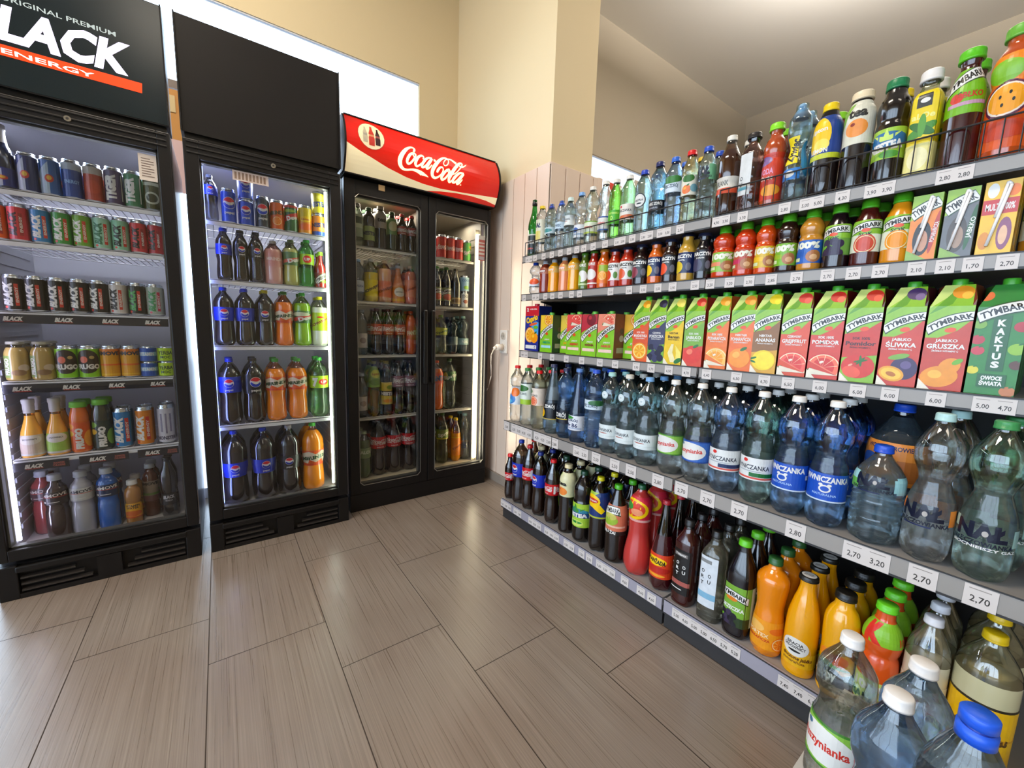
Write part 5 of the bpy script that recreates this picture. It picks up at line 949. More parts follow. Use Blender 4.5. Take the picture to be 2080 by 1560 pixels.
b = MB(); b.box(XP-t-.016, XP-t-.0045, YP+.02, YW, 0, .06, mat('8c8074', .5), .002)
struct(obj('baseboard_pillar', b.mesh('w')))
# windows
FR = mat('6a5c54', .5); FRW = mat('d8d8dc', .5)
PANE = thin('f4faff', .1, .01)
def window(name, x0, x1, z0, z1, muls, trans):
    root = obj(name, None); struct(root)
    b = MB()
    b.box(x0, x1, YW+.004, YW+.026, z1-.008, z1, FRW); b.box(x0, x1, YW+.004, YW+.026, z0, z0+.06, FRW)
    for mx in muls: b.box(mx-.012, mx+.012, YW+.004, YW+.026, z0, z1, FRW)
    for tz in trans: b.box(x0, x1, YW+.004, YW+.026, tz-.02, tz+.02, FR)
    obj('window_frame', b.mesh('f'), root)
    b = MB(); b.box(x0, x1, YW+.014, YW+.018, z0, z1, PANE); obj('glass', b.mesh('g'), root)
window('window_1', -2.6, 1.205, 0, 2.69, (-1.75, -.72), (2.22,))
window('window_2', 2.75, 3.70, 0, 2.69, (), ())
root = struct(obj('window_3', None)); b = MB()
for y in (-2.78, -1.4, 0, 1.4, 2.8): b.box(-2.71, -2.65, y-.03, y+.03, .08, 2.75, FRW)
obj('window_frame', b.mesh('f'), root); b = MB(); b.box(-2.685, -2.679, -2.8, 2.85, .08, 2.75, PANE); obj('glass', b.mesh('g'), root)
# pavement outside
sbox('ground_outside', -12, 10, YW+.04, 14, -.1, -.02, mat('b8b8bc', .9)); sbox('ground_outside_left', -14, -2.76, -8, 14, -.1, -.02, mat('b8b8bc', .9))
# advertising sheet in the window between the two tall coolers
root = obj('window_poster', None); tag(root, 'yellow and brown printed sheet above a pink one, on the window between coolers', 'poster')
b = MB(); b.box(-.30, .12, YW-.004, YW, 1.95, 2.19, mat('b47c34', .6)); b.box(-.10, .12, YW-.006, YW-.004, 2.05, 2.19, mat('d8a012', .6)); b.box(-.22, -.12, YW-.0075, YW-.006, 2.08, 2.16, mat('c0a878', .6)); obj('printed_sheet', b.mesh('p'), root)
b = MB(); b.box(-.30, .12, YW-.004, YW, 1.69, 1.95, mat('c8a8a4', .6)); obj('pink_sheet', b.mesh('p'), root)
for nm, (xa, xb, za, zb), c_, wd in (('a', (3.17, 3.36, 2.36, 2.50), 'c8402c', 'small red and orange sheet on the far window above the top shelf'), ('b', (3.56, 3.69, 2.30, 2.61), 'd8ccc0', 'cream sheet at the right edge of the far window')):
    b = MB(); b.box(xa, xb, YW-.004, YW+.003, za, zb, mat(c_, .6)); root = obj('window_poster', b.mesh('p')); tag(root, wd, 'poster')
    if nm == 'a': obj('orange_print', art([('r', 95, 0, 185, 130, 'e08a2c')], 0, 190, 0, 140, lambda u, v, d: (xa+u, YW-.004-d, za+v), None), root)
root = obj('window_hook', None, None, (1.03, YW-.012, 2.33)); tag(root, 'small dark hook on the window above the red cooler sign', 'hook')
b = MB(); b.tube([(0, .012, 0), (.02, 0, .0), (.02, 0, -.06)], .004, mat('3c3834', .5)); obj('hook', b.mesh('h'), root)
# ceiling lights (housings round the lamps) and a small fitting on the ceiling
for i, (lx, ly, lp, lz) in enumerate(LAMPS):
    root = obj('ceiling_light', None, None, (lx, ly, lz)); tag(root, 'long white box lamp hanging under the ceiling, lit', 'ceiling light', 'ceiling lamps')
    b = MB(); b.box(-.27, .27, -.6, .6, 0, .05, mat('e8e6e0', .4)); b.box(-.01, .01, -.4, -.38, .05, ZC-lz, FR); b.box(-.01, .01, .38, .4, .05, ZC-lz, FR)
    obj('housing', b.mesh('h'), root)
root = obj('smoke_detector', None, None, (2.72, .62, ZC)); tag(root, 'small dark fitting at the upper edge on the ceiling', 'ceiling fitting')
b = MB(); b.cyl((0, 0, 0), (0, 0, -.05), .05, .04, mat('4a4038', .5), 16); obj('body', b.mesh('h'), root)
# wall socket with plug and flex
b = MB(); xs = XP - t - .004
b.box(-.012, 0, -.04, .04, -.075, .075, mat('e8ded0', .35), .004)
root = obj('wall_socket', b.mesh('s'), None, (xs, 2.13, .955)); tag(root, 'cream double wall socket on the panelled pillar beside the red cooler', 'socket')
for zz in (.036, -.036):
    b = MB(); b.cyl((-.012, 0, zz), (-.016, 0, zz), .026, .026, mat('ded2c2', .35), 24); b.cyl((-.0155, 0, zz), (-.0165, 0, zz), .021, .021, mat('b8aa98', .5), 24)
    for yy in (-.008, .008): b.cyl((-.0166, yy, zz), (-.017, yy, zz), .003, .003, mat('201c18', .6), 8)
    obj('outlet', b.mesh('s'), root)
b = MB(); b.cyl((0, 0, 0), (-.045, 0, 0), .021, .018, mat('e4d8c8', .4), 20); b.cyl((-.045, 0, 0), (-.058, .01, -.01), .014, .009, mat('e4d8c8', .4), 12)
cpts = [Vector((-.055, .01, -.01)), Vector((-.07, .02, -.05)), Vector((-.06, .035, -.11)), Vector((-.04, .06, -.19)), Vector((-.025, .12, -.28)), Vector((-.02, .2, -.36))]
b.tube(cpts, .0035, mat('dcd0c0', .45), 8)
root = obj('power_plug', b.mesh('s'), None, (xs-.0175, 2.13, .919)); tag(root, 'white plug and cable in the lower outlet of the wall socket', 'plug')

# ---------------------------------------------------------------- tall glass-door coolers
BK = mat('0e0c0b', .3, spec=.4); BKM = mat('120f0e', .42, spec=.3); LINER = mat('b4b4bc', .5); LIN2 = mat('8a8478', .5)
WH = mat('dcdce0', .35); DOORG = thin('fbfcfc', .02, .01, fres=.42)
LIT_SIDE = mat('c4c2cc', .28, spec=.6)  # daylight glancing off the dark sides is put into this pale grey
def cabinet(root, x0, x1, yf, yb, z0, z1, liner, sill):
    t = .035; b = MB(); y0 = yf + .052
    b.box(x0, x0+t, y0, yb, 0, z1, LIT_SIDE); b.box(x1-t, x1, y0, yb, 0, z1, LIT_SIDE); b.box(x0+t, x1-t, yb-t, yb, 0, z1, BK)
    b.box(x0+t, x1-t, y0, yb-t, z1-t, z1, BK); b.box(x0+t, x1-t, y0, yb-t, 0, z0-.012, BK)
    obj('cabinet', b.mesh('cab'), root)
    b = MB(); s = .008
    b.box(x0+t, x0+t+s, y0, yb-t, z0-.012, z1-t, liner); b.box(x1-t-s, x1-t, y0, yb-t, z0-.012, z1-t, liner)
    b.box(x0+t+s, x1-t-s, yb-t-s, yb-t, z0-.012, z1-t, liner); b.box(x0+t+s, x1-t-s, y0, yb-t-s, z1-t-s, z1-t, liner)
    b.box(x0+t+s, x1-t-s, y0, yb-t-s, z0-.012, z0, sill)
    z = z0 + .06
    while z < z1 - .12:
        for xx in (x0+t+s, x1-t-s-.004): b.box(xx, xx+.004, y0+.06, yb-t-s-.05, z, z+.018, liner)
        z += .045
    obj('liner', b.mesh('liner'), root)
def rack(root, x0, x1, y0, y1, z, front=.02, label=None, lip=WH):
    b = MB()
    b.box(x0, x1, y0, y0+.006, z-front, z, lip, .0015)
    b.box(x0, x1, y0, y0+.025, z-.004, z, lip)
    for yy in (y0+.03, (y0+y1)/2, y1-.01): b.cyl((x0, yy, z-.005), (x1, yy, z-.005), .0025, .0025, lip, 6)
    n = int((x1-x0)/.024)
    for i in range(n+1): b.cyl((x0+.004+(x1-x0-.008)*i/n, y0+.006, z-.0022), (x0+.004+(x1-x0-.008)*i/n, y1, z-.0022), .0016, .0016, lip, 5)
    return obj('wire_shelf', b.mesh('rack'), root)
def door(root, x0, x1, yf, z0, z1, gx0, gx1, gz0, gz1, chamf=0, handle=None):
    d = obj('door', None, root)
    b = MB(); y1 = yf + .048
    b.box(x0, gx0, yf, y1, z0, z1, BKM, .003); b.box(gx1, x1, yf, y1, z0, z1, BKM, .003)
    b.box(gx0, gx1, yf, y1, gz1, z1, BKM, .002); b.box(gx0, gx1, yf, y1, z0, gz0, BKM, .002)
    if not chamf:
        for i in range(3): b.box(x0+.01, x1-.01, yf-.003, yf+.002, gz1+.016+.02*i, gz1+.022+.02*i, BKM, .001)
    else:
        c_ = chamf
        for (ax, sx) in ((gx0, 1), (gx1, -1)):
            for (az, sz) in ((gz0, 1), (gz1, -1)):
                for (p, q) in (((ax, az), 0),):
                    b.prism([(yf+.001, az), (yf+.02, az), (yf+.02, az+sz*c_), (yf+.001, az+sz*c_)], min(ax, ax+sx*.002), max(ax, ax+sx*.002), BKM)
                    a = [(ax, yf+.002, az), (ax+sx*c_, yf+.002, az), (ax, yf+.002, az+sz*c_)]
                    a2 = [(x, yf+.03, z) for x, y, z in a]
                    b.poly(a, BKM); b.poly(a2, BKM); b.poly([a[1], a[2], a2[2], a2[1]], BKM)
        s = mat('8a867e', .3, metal=.8)
        r = .0022
        P_ = [(gx0+c_, gz0), (gx1-c_, gz0), (gx1, gz0+c_), (gx1, gz1-c_), (gx1-c_, gz1), (gx0+c_, gz1), (gx0, gz1-c_), (gx0, gz0+c_), (gx0+c_, gz0)]
        b.tube([(x, yf-.0005, z) for x, z in P_], r, s, 6)
    obj('door_frame', b.mesh('df'), d)
    b = MB(); b.box(gx0, gx1, yf+.016, yf+.020, gz0, gz1, DOORG); obj('glass', b.mesh('g'), d)
    b = MB(); gk = mat('4a4844', .6); e = .006
    b.box(gx0, gx0+e, yf+.021, y1, gz0, gz1, gk); b.box(gx1-e, gx1, yf+.021, y1, gz0, gz1, gk); b.box(gx0, gx1, yf+.021, y1, gz0, gz0+e, gk); b.box(gx0, gx1, yf+.021, y1, gz1-e, gz1, gk)
    obj('gasket', b.mesh('gk'), d)
    return d
def grille(root, x0, x1, yf, z1):
    b = MB(); m = BKM; cx = (x0+x1)/2; y1 = yf + .05
    # front plate with a raised bar and louvres either side of a dark wedge
    b.box(x0, x1, yf+.02, y1, 0.0, z1, m)
    b.box(x0, x0+.05, yf, yf+.02, 0, z1, m, .003); b.box(x1-.05, x1, yf, yf+.02, 0, z1, m, .003)
    b.box(x0+.05, x1-.05, yf, yf+.02, 0, .018, m); b.box(x0+.045, x1-.045, yf-.004, yf+.02, z1-.028, z1-.004, m, .005)
    b.prism([(yf, .018), (yf+.02, .018), (yf+.02, z1-.03), (yf, z1-.03)], cx-.035, cx+.035, m)
    for s in (-1, 1):
        for i in range(3):
            z = .026 + .024*i; inner = cx + s*(.05 + .022*i); outer = cx + s*((x1-x0)/2 - .055)
            xa, xb = min(inner, outer), max(inner, outer)
            b.prism([(yf+.002, z), (yf+.016, z+.006), (yf+.016, z+.011), (yf+.002, z+.006)], xa, xb, mat('2a2522', .25, spec=.7))
    obj('vent_grille', b.mesh('gr'), root)
def lock(root, x, yf, z):
    b = MB(); b.cyl((x, yf+.002, z), (x, yf-.004, z), .010, .009, mat('a8a294', .3, metal=.9), 20); b.cyl((x, yf-.0035, z), (x, yf-.0048, z), .004, .004, mat('2a2622', .5), 12)
    obj('lock', b.mesh('l'), root)
def strip_light(root, x, y, z0, z1, col, e, w=.012):
    b = MB(); b.box(x-w/2, x+w/2, y, y+.01, z0, z1, mat(col, .5, emit=e)); obj('light_strip', b.mesh('ls'), root)
    lamp('strip_light', (x, y+.012, (z0+z1)/2), .02, z1-z0, e*1.1, {'dcdcff': (.86, .88, 1), '9cb0ff': (.7, .76, 1)}.get(col, (.95, 1, .9)), (pi/2, 0, pi - (.6 if x < .2 else -.6)) )
def interior_fill(x0, x1, y, z, p, col):
    lamp('cooler_fill', ((x0+x1)/2, y, z), x1-x0, .1, p, col)  # unseen overhead fill, added to brighten the shelves inside
FZ = {}
def cooler(name_label, x0, x1, sign_fn, strips, gl, lights):
    yf, yb = 2.127, 2.76
    root = obj('display_cooler', None, None, (0, 0, 0)); tag(root, name_label, 'cooler')
    cabinet(root, x0, x1, yf, yb, .165, 1.735, LINER, mat('c8c4c4', .4))
    grille(root, x0, x1, yf, .128)
    door(root, x0+.002, x1-.002, yf, .146, 1.738, gl[0], gl[1], .188, 1.668)
    lock(root, (x0+x1)/2 + .015, yf, 1.706)
    # sign box above
    s = obj('sign_box', None, root)
    b = MB(); b.prism([(yf+.004, 1.762), (yf+.13, 1.762), (yf+.11, 2.16), (yf-.004, 2.175)], x0, x1, BKM); b.box(x0+.01, x1-.01, yf+.02, yf+.12, 1.735, 1.762, BK)
    b.box(x0-.001, x0+.004, yf-.008, yf+.11, 1.762, 2.18, BKM, .002); b.box(x1-.004, x1+.001, yf-.008, yf+.11, 1.762, 2.18, BKM, .002)
    obj('housing', b.mesh('sb'), s)
    if sign_fn: sign_fn(s, yf)
    for z, dark in strips:
        r = rack(root, x0+.055, x1-.055, 2.20, 2.66, z, .02)
        if dark:
            m_ = MB(); wd = (x1-x0-.11)
            for a, b_ in dark: m_.box(x0+.055+wd*a, x0+.055+wd*b_, 2.194, 2.199, z-.042, z-.010, mat('1d1a22', .4))
            if dark[0] == (0, 1): its = [fit('BLACK', u, 21, 14, WHT, 46, .06, 0, .25) for u in (-185, -62, 62, 185)] + [('r', u-22, 10, u+22, 12, 'c04030') for u in (-185, -62, 62, 185)]
            else:
                its = []
                for a, b_ in dark:
                    u = ((a+b_)/2-.5)*wd*1000
                    its += [fit('BLACK', u-(18 if b_-a > .24 else 0), 21, 14, WHT, 46, .06, 0, .25), ('r', u-40, 10, u+4, 12, 'c04030')] + ([fit('ZAWSZE', u+44, 24, 7, 'c06a60', 30), fit('CHLODNE', u+44, 15, 7, 'c06a60', 32)] if b_-a > .24 else [])
            st = obj('shelf_strip', m_.mesh('st'), r)
            xm = (x0+x1)/2
            obj('lettering', art(its, -300, 300, 0, 60, lambda u, v, d: (xm+u, 2.1938-d, z-.047+v), None, base=.0003), r)
    for (lx, z0, z1, col, e) in lights: strip_light(root, lx, 2.183, z0, z1, col, e)
    return root
def sign_black(s, yf):
    xr = -.113
    def fm(u, v, d): return (xr + u, yf + .004 - .008*(v/.413) - d, 1.762 + v)
    its = [('r', -650, 4, -4, 410, '10171a'), fit('ORIGINAL PREMIUM', -263, 266, 15, 'b8c0c0', 268, .01),
           fit('BLACK', -282, 194, 98, 'f4ecff', 376, .045, 0, .2),
           ('p', [(-640, 92), (-71, 94), (-69, 128), (-640, 124)], 'f04818'), fit('ENERGY', -300, 108, 15, 'fff0ec', 212, .015)]
    tm = {'f4ecff': mat('e8dcff', .3, emit=1.5), 'f04818': mat('e83c10', .3, emit=.9), 'fff0ec': mat('fff0ec', .3, emit=1.0), '10171a': mat('131e22', .22, emit=.12), 'b8c0c0': mat('a8b4b4', .3, emit=.5)}
    obj('sign_face', art(its, -650, -2, 0, 413, fm, None, base=.001, texmat=tm, off=.0003), s)
f1 = cooler('tall black cooler with a lit energy drink sign, leftmost of three', -.688, -.113, sign_black,
       [(1.458, None), (1.286, None), (1.041, [(0, 1)]), (.790, [(0, 1)]), (.500, [(0, .30), (.36, .66), (.72, 1)])], (-.655, -.155),
       [(-.640, .2, 1.64, 'dcdcff', 5)])
cooler('tall black cooler with a blank black header, full of soda, between the others', -.079, .508, None,
       [(1.455, None), (1.209, None), (.921, None), (.555, None)], (-.028, .458),
       [(-.026, .2, 1.66, '9cb0ff', 3), (.450, .2, 1.66, 'e4f4d8', 7)])
interior_fill(-.62, -.18, 2.3, 1.66, 5, (.82, .86, 1)); interior_fill(0, .43, 2.3, 1.66, 5, (.86, .9, 1))
# sheets taped to the doors
b = MB(); b.box(-.052/2, .052/2, -.0006, 0, -.095/2, .095/2, mat('d8c8b8', .6))
o = obj('price_sheet', b.mesh('p'), None, (-.187, 2.1425, 1.60)); tag(o, 'small pinkish price sheet stuck inside the glass of the left cooler', 'price sheet')
obj('print', art([('r', -18, 30-i*9, 18 if i % 3 else 8, 33-i*9, '8a7468') for i in range(8)], -26, 26, -47, 47, lambda u, v, d: (u, -.0006-d, v), None, base=.0003), o)
b = MB(); b.box(-.065, .065, -.0006, 0, -.02, .02, mat('d8c4b8', .6))
o = obj('price_sheet', b.mesh('p'), None, (.145, 2.1425, 1.640)); tag(o, 'narrow beige price strip at the top of the middle cooler glass', 'price sheet')
obj('print', art([('r', -58+i*13, -14, -50+i*13, 14, 'a08470') for i in range(9)], -65, 65, -20, 20, lambda u, v, d: (u, -.0006-d, v), None, base=.0003), o)
# red-sign cooler with two doors
def coke_cooler():
    x0, x1, yf, yb = .536, 1.407, 2.20, 2.80
    root = obj('display_cooler', None); tag(root, 'wide black two-door cooler under a curved red cola sign', 'cooler')
    cabinet(root, x0, x1, yf, yb, .145, 1.76, LIN2, mat('c8bca4', .4))
    b = MB(); b.box(x0, x1, yf+.004, yf+.05, 0, .098, BKM, .003); obj('kick_plate', b.mesh('k'), root)
    xm = .988
    d = door(root, x0+.002, xm-.002, yf, .10, 1.758, .590, .942, .148, 1.688, chamf=.018)
    d2 = door(root, xm+.002, x1-.002, yf, .10, 1.758, 1.034, 1.384, .148, 1.688, chamf=.018)
    for dd, sx in ((d, -1), (d2, 1)):
        b = MB(); hx = xm + sx*.024
        b.box(hx-.012, hx+.012, yf-.028, yf-.012, .70, 1.13, BK, .006); b.box(hx-.01, hx+.01, yf-.014, yf, .71, .74, BK); b.box(hx-.01, hx+.01, yf-.014, yf, 1.09, 1.12, BK)
        obj('handle', b.mesh('h'), dd)
    # arched sign
    s = obj('sign_box', None, root)
    zb, zt, n = 1.772, 2.03, 14
    def yy(f): return yf - .03 - .05*4*f*(1-f)
    pts = [(yy(i/n), zb + (zt-zb)*i/n) for i in range(n+1)]
    b = MB(); b.prism(pts + [(yf+.32, zt), (yf+.32, zb)], x0-.002, x1+.002, BK)
    for xa in (x0-.010, x1+.002): b.prism([(y-.006, z) for y, z in pts] + [(yf+.32, zt+.004), (yf+.32, zb)], xa, xa+.008, BKM)
    b.box(x0, x1, yf-.035, yf+.3, zt, zt+.006, BKM); b.box(x0, x1, yf-.034, yf+.3, zb-.006, zb, BKM)
    obj('housing', b.mesh('sb'), s)
    b = MB(); b.box(x0+.01, x1-.01, yf+.03, yf+.3, 1.745, 1.77, BK); obj('neck', b.mesh('n'), s)
    w = 871; h = 258
    def fm(u, v, d): f = max(0, min(1, v/.258)); return (x0 + u, yy(f) - d, zb + v)
    R_, C_ = 'e0241a', 'f2e4bc'
    top = [(0, 118), (60, 95), (120, 78), (200, 55), (300, 36), (400, 26), (500, 24), (650, 32), (780, 42), (871, 48)]
    low = [(871, 12), (800, 22), (700, 26), (600, 22), (500, 12), (420, 0), (0, 0)]
    its = [('r', 0, 0, w, h, R_), ('p', top[:5] + [(300, 0), (0, 0)], C_), ('p', [top[4], top[5], top[6], (500, 12), (420, 0), (300, 0)], C_), ('p', top[6:] + low[:5], C_)]
    its += [('e', 118, 178, 66, 66, 'c8442c'), ('e', 118, 178, 63, 63, 'f0dcb4')]
    for u, c1, k in ((88, 'd8ccb0', .9), (118, 'd84030', 1.12), (148, '3c1c1c', .95)):
        its += [('p', [(u-12*k, 178-42*k), (u-13*k, 178-10*k), (u-10*k, 178), (u-12*k, 178+8*k), (u-5*k, 178+30*k), (u-4*k, 178+44*k), (u+4*k, 178+44*k), (u+5*k, 178+30*k), (u+12*k, 178+8*k), (u+10*k, 178), (u+13*k, 178-10*k), (u+12*k, 178-42*k)], c1),
                ('r', u-11*k, 178-4, u+11*k, 178+6, {'d8ccb0': 'b8b0a0', 'd84030': 'f0a070', '3c1c1c': 'a85a50'}[c1])]
    its += [('s', coke_quads(452.9, 120.1, 386.8), 'fff2b8')]
    def red(nt):
        b = nt.nodes.new('ShaderNodeBsdfPrincipled'); b.inputs['Base Color'].default_value = lin('cc1a10'); b.inputs['Roughness'].default_value = .22
        tc = nt.nodes.new('ShaderNodeTexCoord'); mp = nt.nodes.new('ShaderNodeMapping')
        mp.inputs['Location'].default_value = (-.99, 0, -1.88); mp.vector_type = 'POINT'
        nt.links.new(tc.outputs['Object'], mp.inputs['Vector'])
        m2 = nt.nodes.new('ShaderNodeVectorMath'); m2.operation = 'MULTIPLY'; m2.inputs[1].default_value = (2.3, 0, 4.5)
        nt.links.new(mp.outputs[0], m2.inputs[0])
        ln = nt.nodes.new('ShaderNodeVectorMath'); ln.operation = 'LENGTH'; nt.links.new(m2.outputs[0], ln.inputs[0])
        rp = nt.nodes.new('ShaderNodeValToRGB'); e = rp.color_ramp.elements; e[0].position = .1; e[0].color = (1, 1, 1, 1); e[1].position = 1; e[1].color = (.38, .38, .38, 1)
        nt.links.new(ln.outputs['Value'], rp.inputs[0])
        mm = nt.nodes.new('ShaderNodeMath'); mm.operation = 'MULTIPLY'; mm.inputs[1].default_value = .5; nt.links.new(rp.outputs[0], mm.inputs[0])
        b.inputs['Emission Color'].default_value = lin('f02410'); nt.links.new(mm.outputs[0], b.inputs['Emission Strength'])
        return b.outputs[0]
    tm = {R_: node_mat('sign_red', red), C_: mat('eedcb0', .25, emit=.45), 'fff2b8': mat('fff2b8', .25, emit=1.3), 'f0dcb4': mat('e8d4ac', .25, emit=.35)}
    obj('sign_face', art(its, 0, w, 0, h, fm, (2000, 18), base=.001, texmat=tm, off=.0002), s)
    for z in (1.452, 1.163, .866, .508):
        for xa, xb in ((.575, .985), (.992, 1.372)):
            rack(root, xa, xb, 2.285, 2.72, z, .014, lip=mat('c8c4b8', .4))
    b = MB(); b.cyl((1.352, 2.262, .17), (1.352, 2.262, 1.62), .010, .010, mat('fff0c8', .5, emit=10), 12); b.box(1.340, 1.372, 2.274, 2.282, .15, 1.65, mat('d8d0bc', .4)); obj('light_tube', b.mesh('lt'), root); lamp('strip_light', (1.335, 2.262, .9), .02, 1.4, 7, (1, .9, .68), (pi/2, 0, pi + .9))
    b = MB(); b.box(.975, 1.0, 2.29, 2.73, .145, 1.7, LIN2); obj('divider', b.mesh('dv'), root)
    for cx, cz, cc in ((1.345, 1.555, 'd8d0c0'), (1.345, 1.495, 'b04a34'), (1.345, 1.44, 'd8b0a0'), (1.345, 1.39, 'c07a60')): pass
    b = MB(); b.box(-.024, .024, -.0006, 0, -.075, .075, mat('b8655a', .6))
    o = obj('door_sticker', b.mesh('p'), None, (1.352, 2.2155, 1.53)); tag(o, 'red and white instruction sticker on the right glass door of the red-sign cooler', 'sticker')
    obj('print', art([('r', -24, 50, 24, 75, 'e0d8c8'), ('r', -20, 26, 20, 34, 'e8d8c8'), ('r', -20, 6, 20, 16, 'd8d0c0'), ('r', -20, -18, 20, -6, 'e8dccc'), ('r', -20, -40, 20, -28, 'e8dccc'), ('r', -20, -70, 20, -50, 'c8b8b8')], -24, 24, -75, 75, lambda u, v, d: (u, -.0006-d, v), None, base=.0003), o)
    b = MB(); b.box(-.016, .016, -.004, 0, -.014, .014, mat('d8b078', .5)); o = obj('latch_tag', b.mesh('p'), None, (.725, 2.199, 1.742)); tag(o, 'small tan tag under the left part of the red cooler sign', 'tag')
coke_cooler()
lamp('cooler_fill', (.78, 2.4, 1.70), .3, .1, 2.0, (1, .88, .7)); lamp('cooler_fill', (1.18, 2.4, 1.70), .3, .1, 2.4, (1, .88, .7))  # added overhead fill behind both doors, besides the visible tube

# ---------------------------------------------------------------- the two-bay aisle rack
STEEL = mat('8f8a86', .4, spec=.5); DARKS = mat('2a2828', .5); FASC = mat('8e8780', .35); LFASC = mat('928c94', .3); BACK = mat('12100f', .6); TAG = 'dcd0c8'
WIRE = mat('1c1a1a', .35, spec=.6)
SHV = [('s1', 1.313, 1.41, .034), ('s2', 1.313, 1.216, .034), ('s3', 1.313, .922, .036), ('s4', 1.225, .546, .050)]
YL, YJ, YR_ = 1.735, .727, -.30
XB = 1.74
def price_tags(parent, xf, zc, th, tags, tilt=0.0):
    for (yc, txt, hh) in tags:
        n = txt.split()
        wd = (.034 if len(n) == 1 else .030*len(n)+.004) * hh/.034 if hh else .036
        wmm = wd*1000; hmm = hh*1000
        its = [('r', -wmm/2, 0, wmm/2, hmm, TAG)]
        for i, s in enumerate(n):
            u = (i - (len(n)-1)/2)*wmm/len(n)
            its += [fit(s, u, hmm*.40, hmm*.30, '3a342e', wmm/len(n)*.60, .012), ('r', u-wmm/len(n)*.36, hmm*.82, u+wmm/len(n)*.3, hmm*.86, '9a9088')]
        b = art(its, -wmm/2, wmm/2, 0, hmm, lambda u, v, d: (-d, -u, v - hh/2), None, base=.0009, rough=.45)
        obj('price_tag', b, parent, (xf - .0005, yc, zc))
def shelf(root, y0, y1, xf, z, fh, tags, hh, low=False):
    b = MB()
    b.box(xf+.004, XB-.02, y0+.002, y1-.002, z-.022 if not low else z-.03, z, STEEL, .001)

    b.box(xf-.004, xf+.004, y0+.002, y1-.002, z-fh+.004, z+.0035, FASC if not low else LFASC, .0012)
    b.box(xf-.0055, xf-.0035, y0+.002, y1-.002, z-fh+.002, z-fh+.007, DARKS); b.box(xf-.0055, xf-.0035, y0+.002, y1-.002, z+.0005, z+.0035, DARKS)
    o = obj('shelf', b.mesh('shelf'), root)
    price_tags(o, xf-.0042, z-fh/2+.001, fh, [(y, t, hh) for y, t in tags if y0 < y < y1])
    return o
def guard(root, y0, y1, xf, z, h):
    b = MB(); r = .0016
    p = [(xf+.003, y0, z), (xf+.003, y0, z+h), (xf+.003, y1, z+h), (xf+.003, y1, z)]
    b.tube([(xf+.012, y0, z+.004)] + p[:1], r, WIRE, 6); b.tube(p, .0022, WIRE, 6); b.tube([p[3], (xf+.012, y1, z+.004)], r, WIRE, 6)
    b.tube([(xf+.003, y0, z+.006), (xf+.003, y1, z+.006)], r, WIRE, 6)
    n = int((y1-y0)/.026)
    for i in range(1, n): y = y0+(y1-y0)*i/n; b.cyl((xf+.003, y, z), (xf+.003, y, z+h), r*.8, r*.8, WIRE, 5)
    return obj('wire_guard', b.mesh('wire'), root)
TAGS = {'s1': [(1.6764, '1,90 1,90'), (1.6275, '2,40'), (1.56, '2,30'), (1.5, '2,30'), (1.4393, '2,20'), (1.3814, '2,20'), (1.3331, '2,20'), (1.2899, '2,20'), (1.2359, '2,20'), (1.1701, '2,20'), (1.0945, '2,00 2,00'), (1.0346, '2,50'), (0.9705, '2,80 2,80'), (0.8979, '3,00 3,00'), (0.8343, '2,50'), (0.6943, '4,90 3,90'), (0.6285, '3,30'), (0.5158, '2,80'), (0.4511, '5,00 5,00'), (0.3847, '4,30'), (0.3131, '3,90 3,90'), (0.1899, '2,80 2,80')], 's2': [(1.7059, '2,00'), (1.6112, '2,90 2,90'), (1.5352, '3,30'), (1.4831, '3,30'), (1.4256, '3,30'), (1.3529, '3,50'), (1.3016, '3,90'), (1.1253, '2,50'), (1.0332, '2,50'), (0.9677, '2,50'), (0.9044, '2,50'), (0.845, '2,50'), (0.7621, '2,50'), (0.7099, '3,20'), (0.6475, '3,20'), (0.5894, '2,70'), (0.5288, '2,85'), (0.4652, '2,70'), (0.3945, '2,70'), (0.3407, '2,70'), (0.2894, '2,70'), (0.2263, '2,10'), (0.1807, '2,10'), (0.1398, '1,70'), (0.0933, '2,70')], 's3': [(1.6871, '4,80 5,10'), (1.5556, '3,60'), (1.465, '3,60'), (1.3654, '3,60'), (1.2665, '3,60'), (1.1596, '3,60'), (1.077, '3,60'), (0.9735, '5,90'), (0.9068, '5,70'), (0.833, '6,50'), (0.7649, '4,70'), (0.6927, '6,40'), (0.5969, '6,50'), (0.5168, '6,70'), (0.454, '6,50'), (0.379, '6,00'), (0.2983, '6,00'), (0.2374, '6,00'), (0.1597, '6,00'), (0.0745, '5,00 4,70')], 's4': [(1.7054, '3,00'), (1.6191, '3,30 3,00'), (1.5332, '4,50 4,50'), (1.4303, '4,20 4,20'), (1.3647, '2,80'), (1.3229, '2,80'), (1.1591, '2,60 2,50'), (1.0709, '2,50'), (0.9749, '2,50'), (0.898, '2,50'), (0.7829, '2,80'), (0.6934, '2,70'), (0.6049, '2,70'), (0.5088, '2,70'), (0.3637, '2,80'), (0.2186, '2,70 3,20'), (0.1225, '2,70'), (0.0389, '2,70')], 's5': [(1.6891, '10,00 10,00 10,00'), (1.5848, '5,00 7,00'), (1.4406, '8,50 8,50 8,50'), (1.3323, '6,20 6,30'), (1.2815, '6,20'), (1.1977, '6,20 6,20'), (1.1197, '5,50'), (1.0744, '5,50'), (0.9856, '5,00 5,50 5,50'), (0.8892, '4,60'), (0.815, '4,60'), (0.7688, '4,60'), (0.5733, '5,00 4,60 5,00 5,00 6,50 5,70 5,20'), (0.3091, '7,40 7,40 6,30')]}
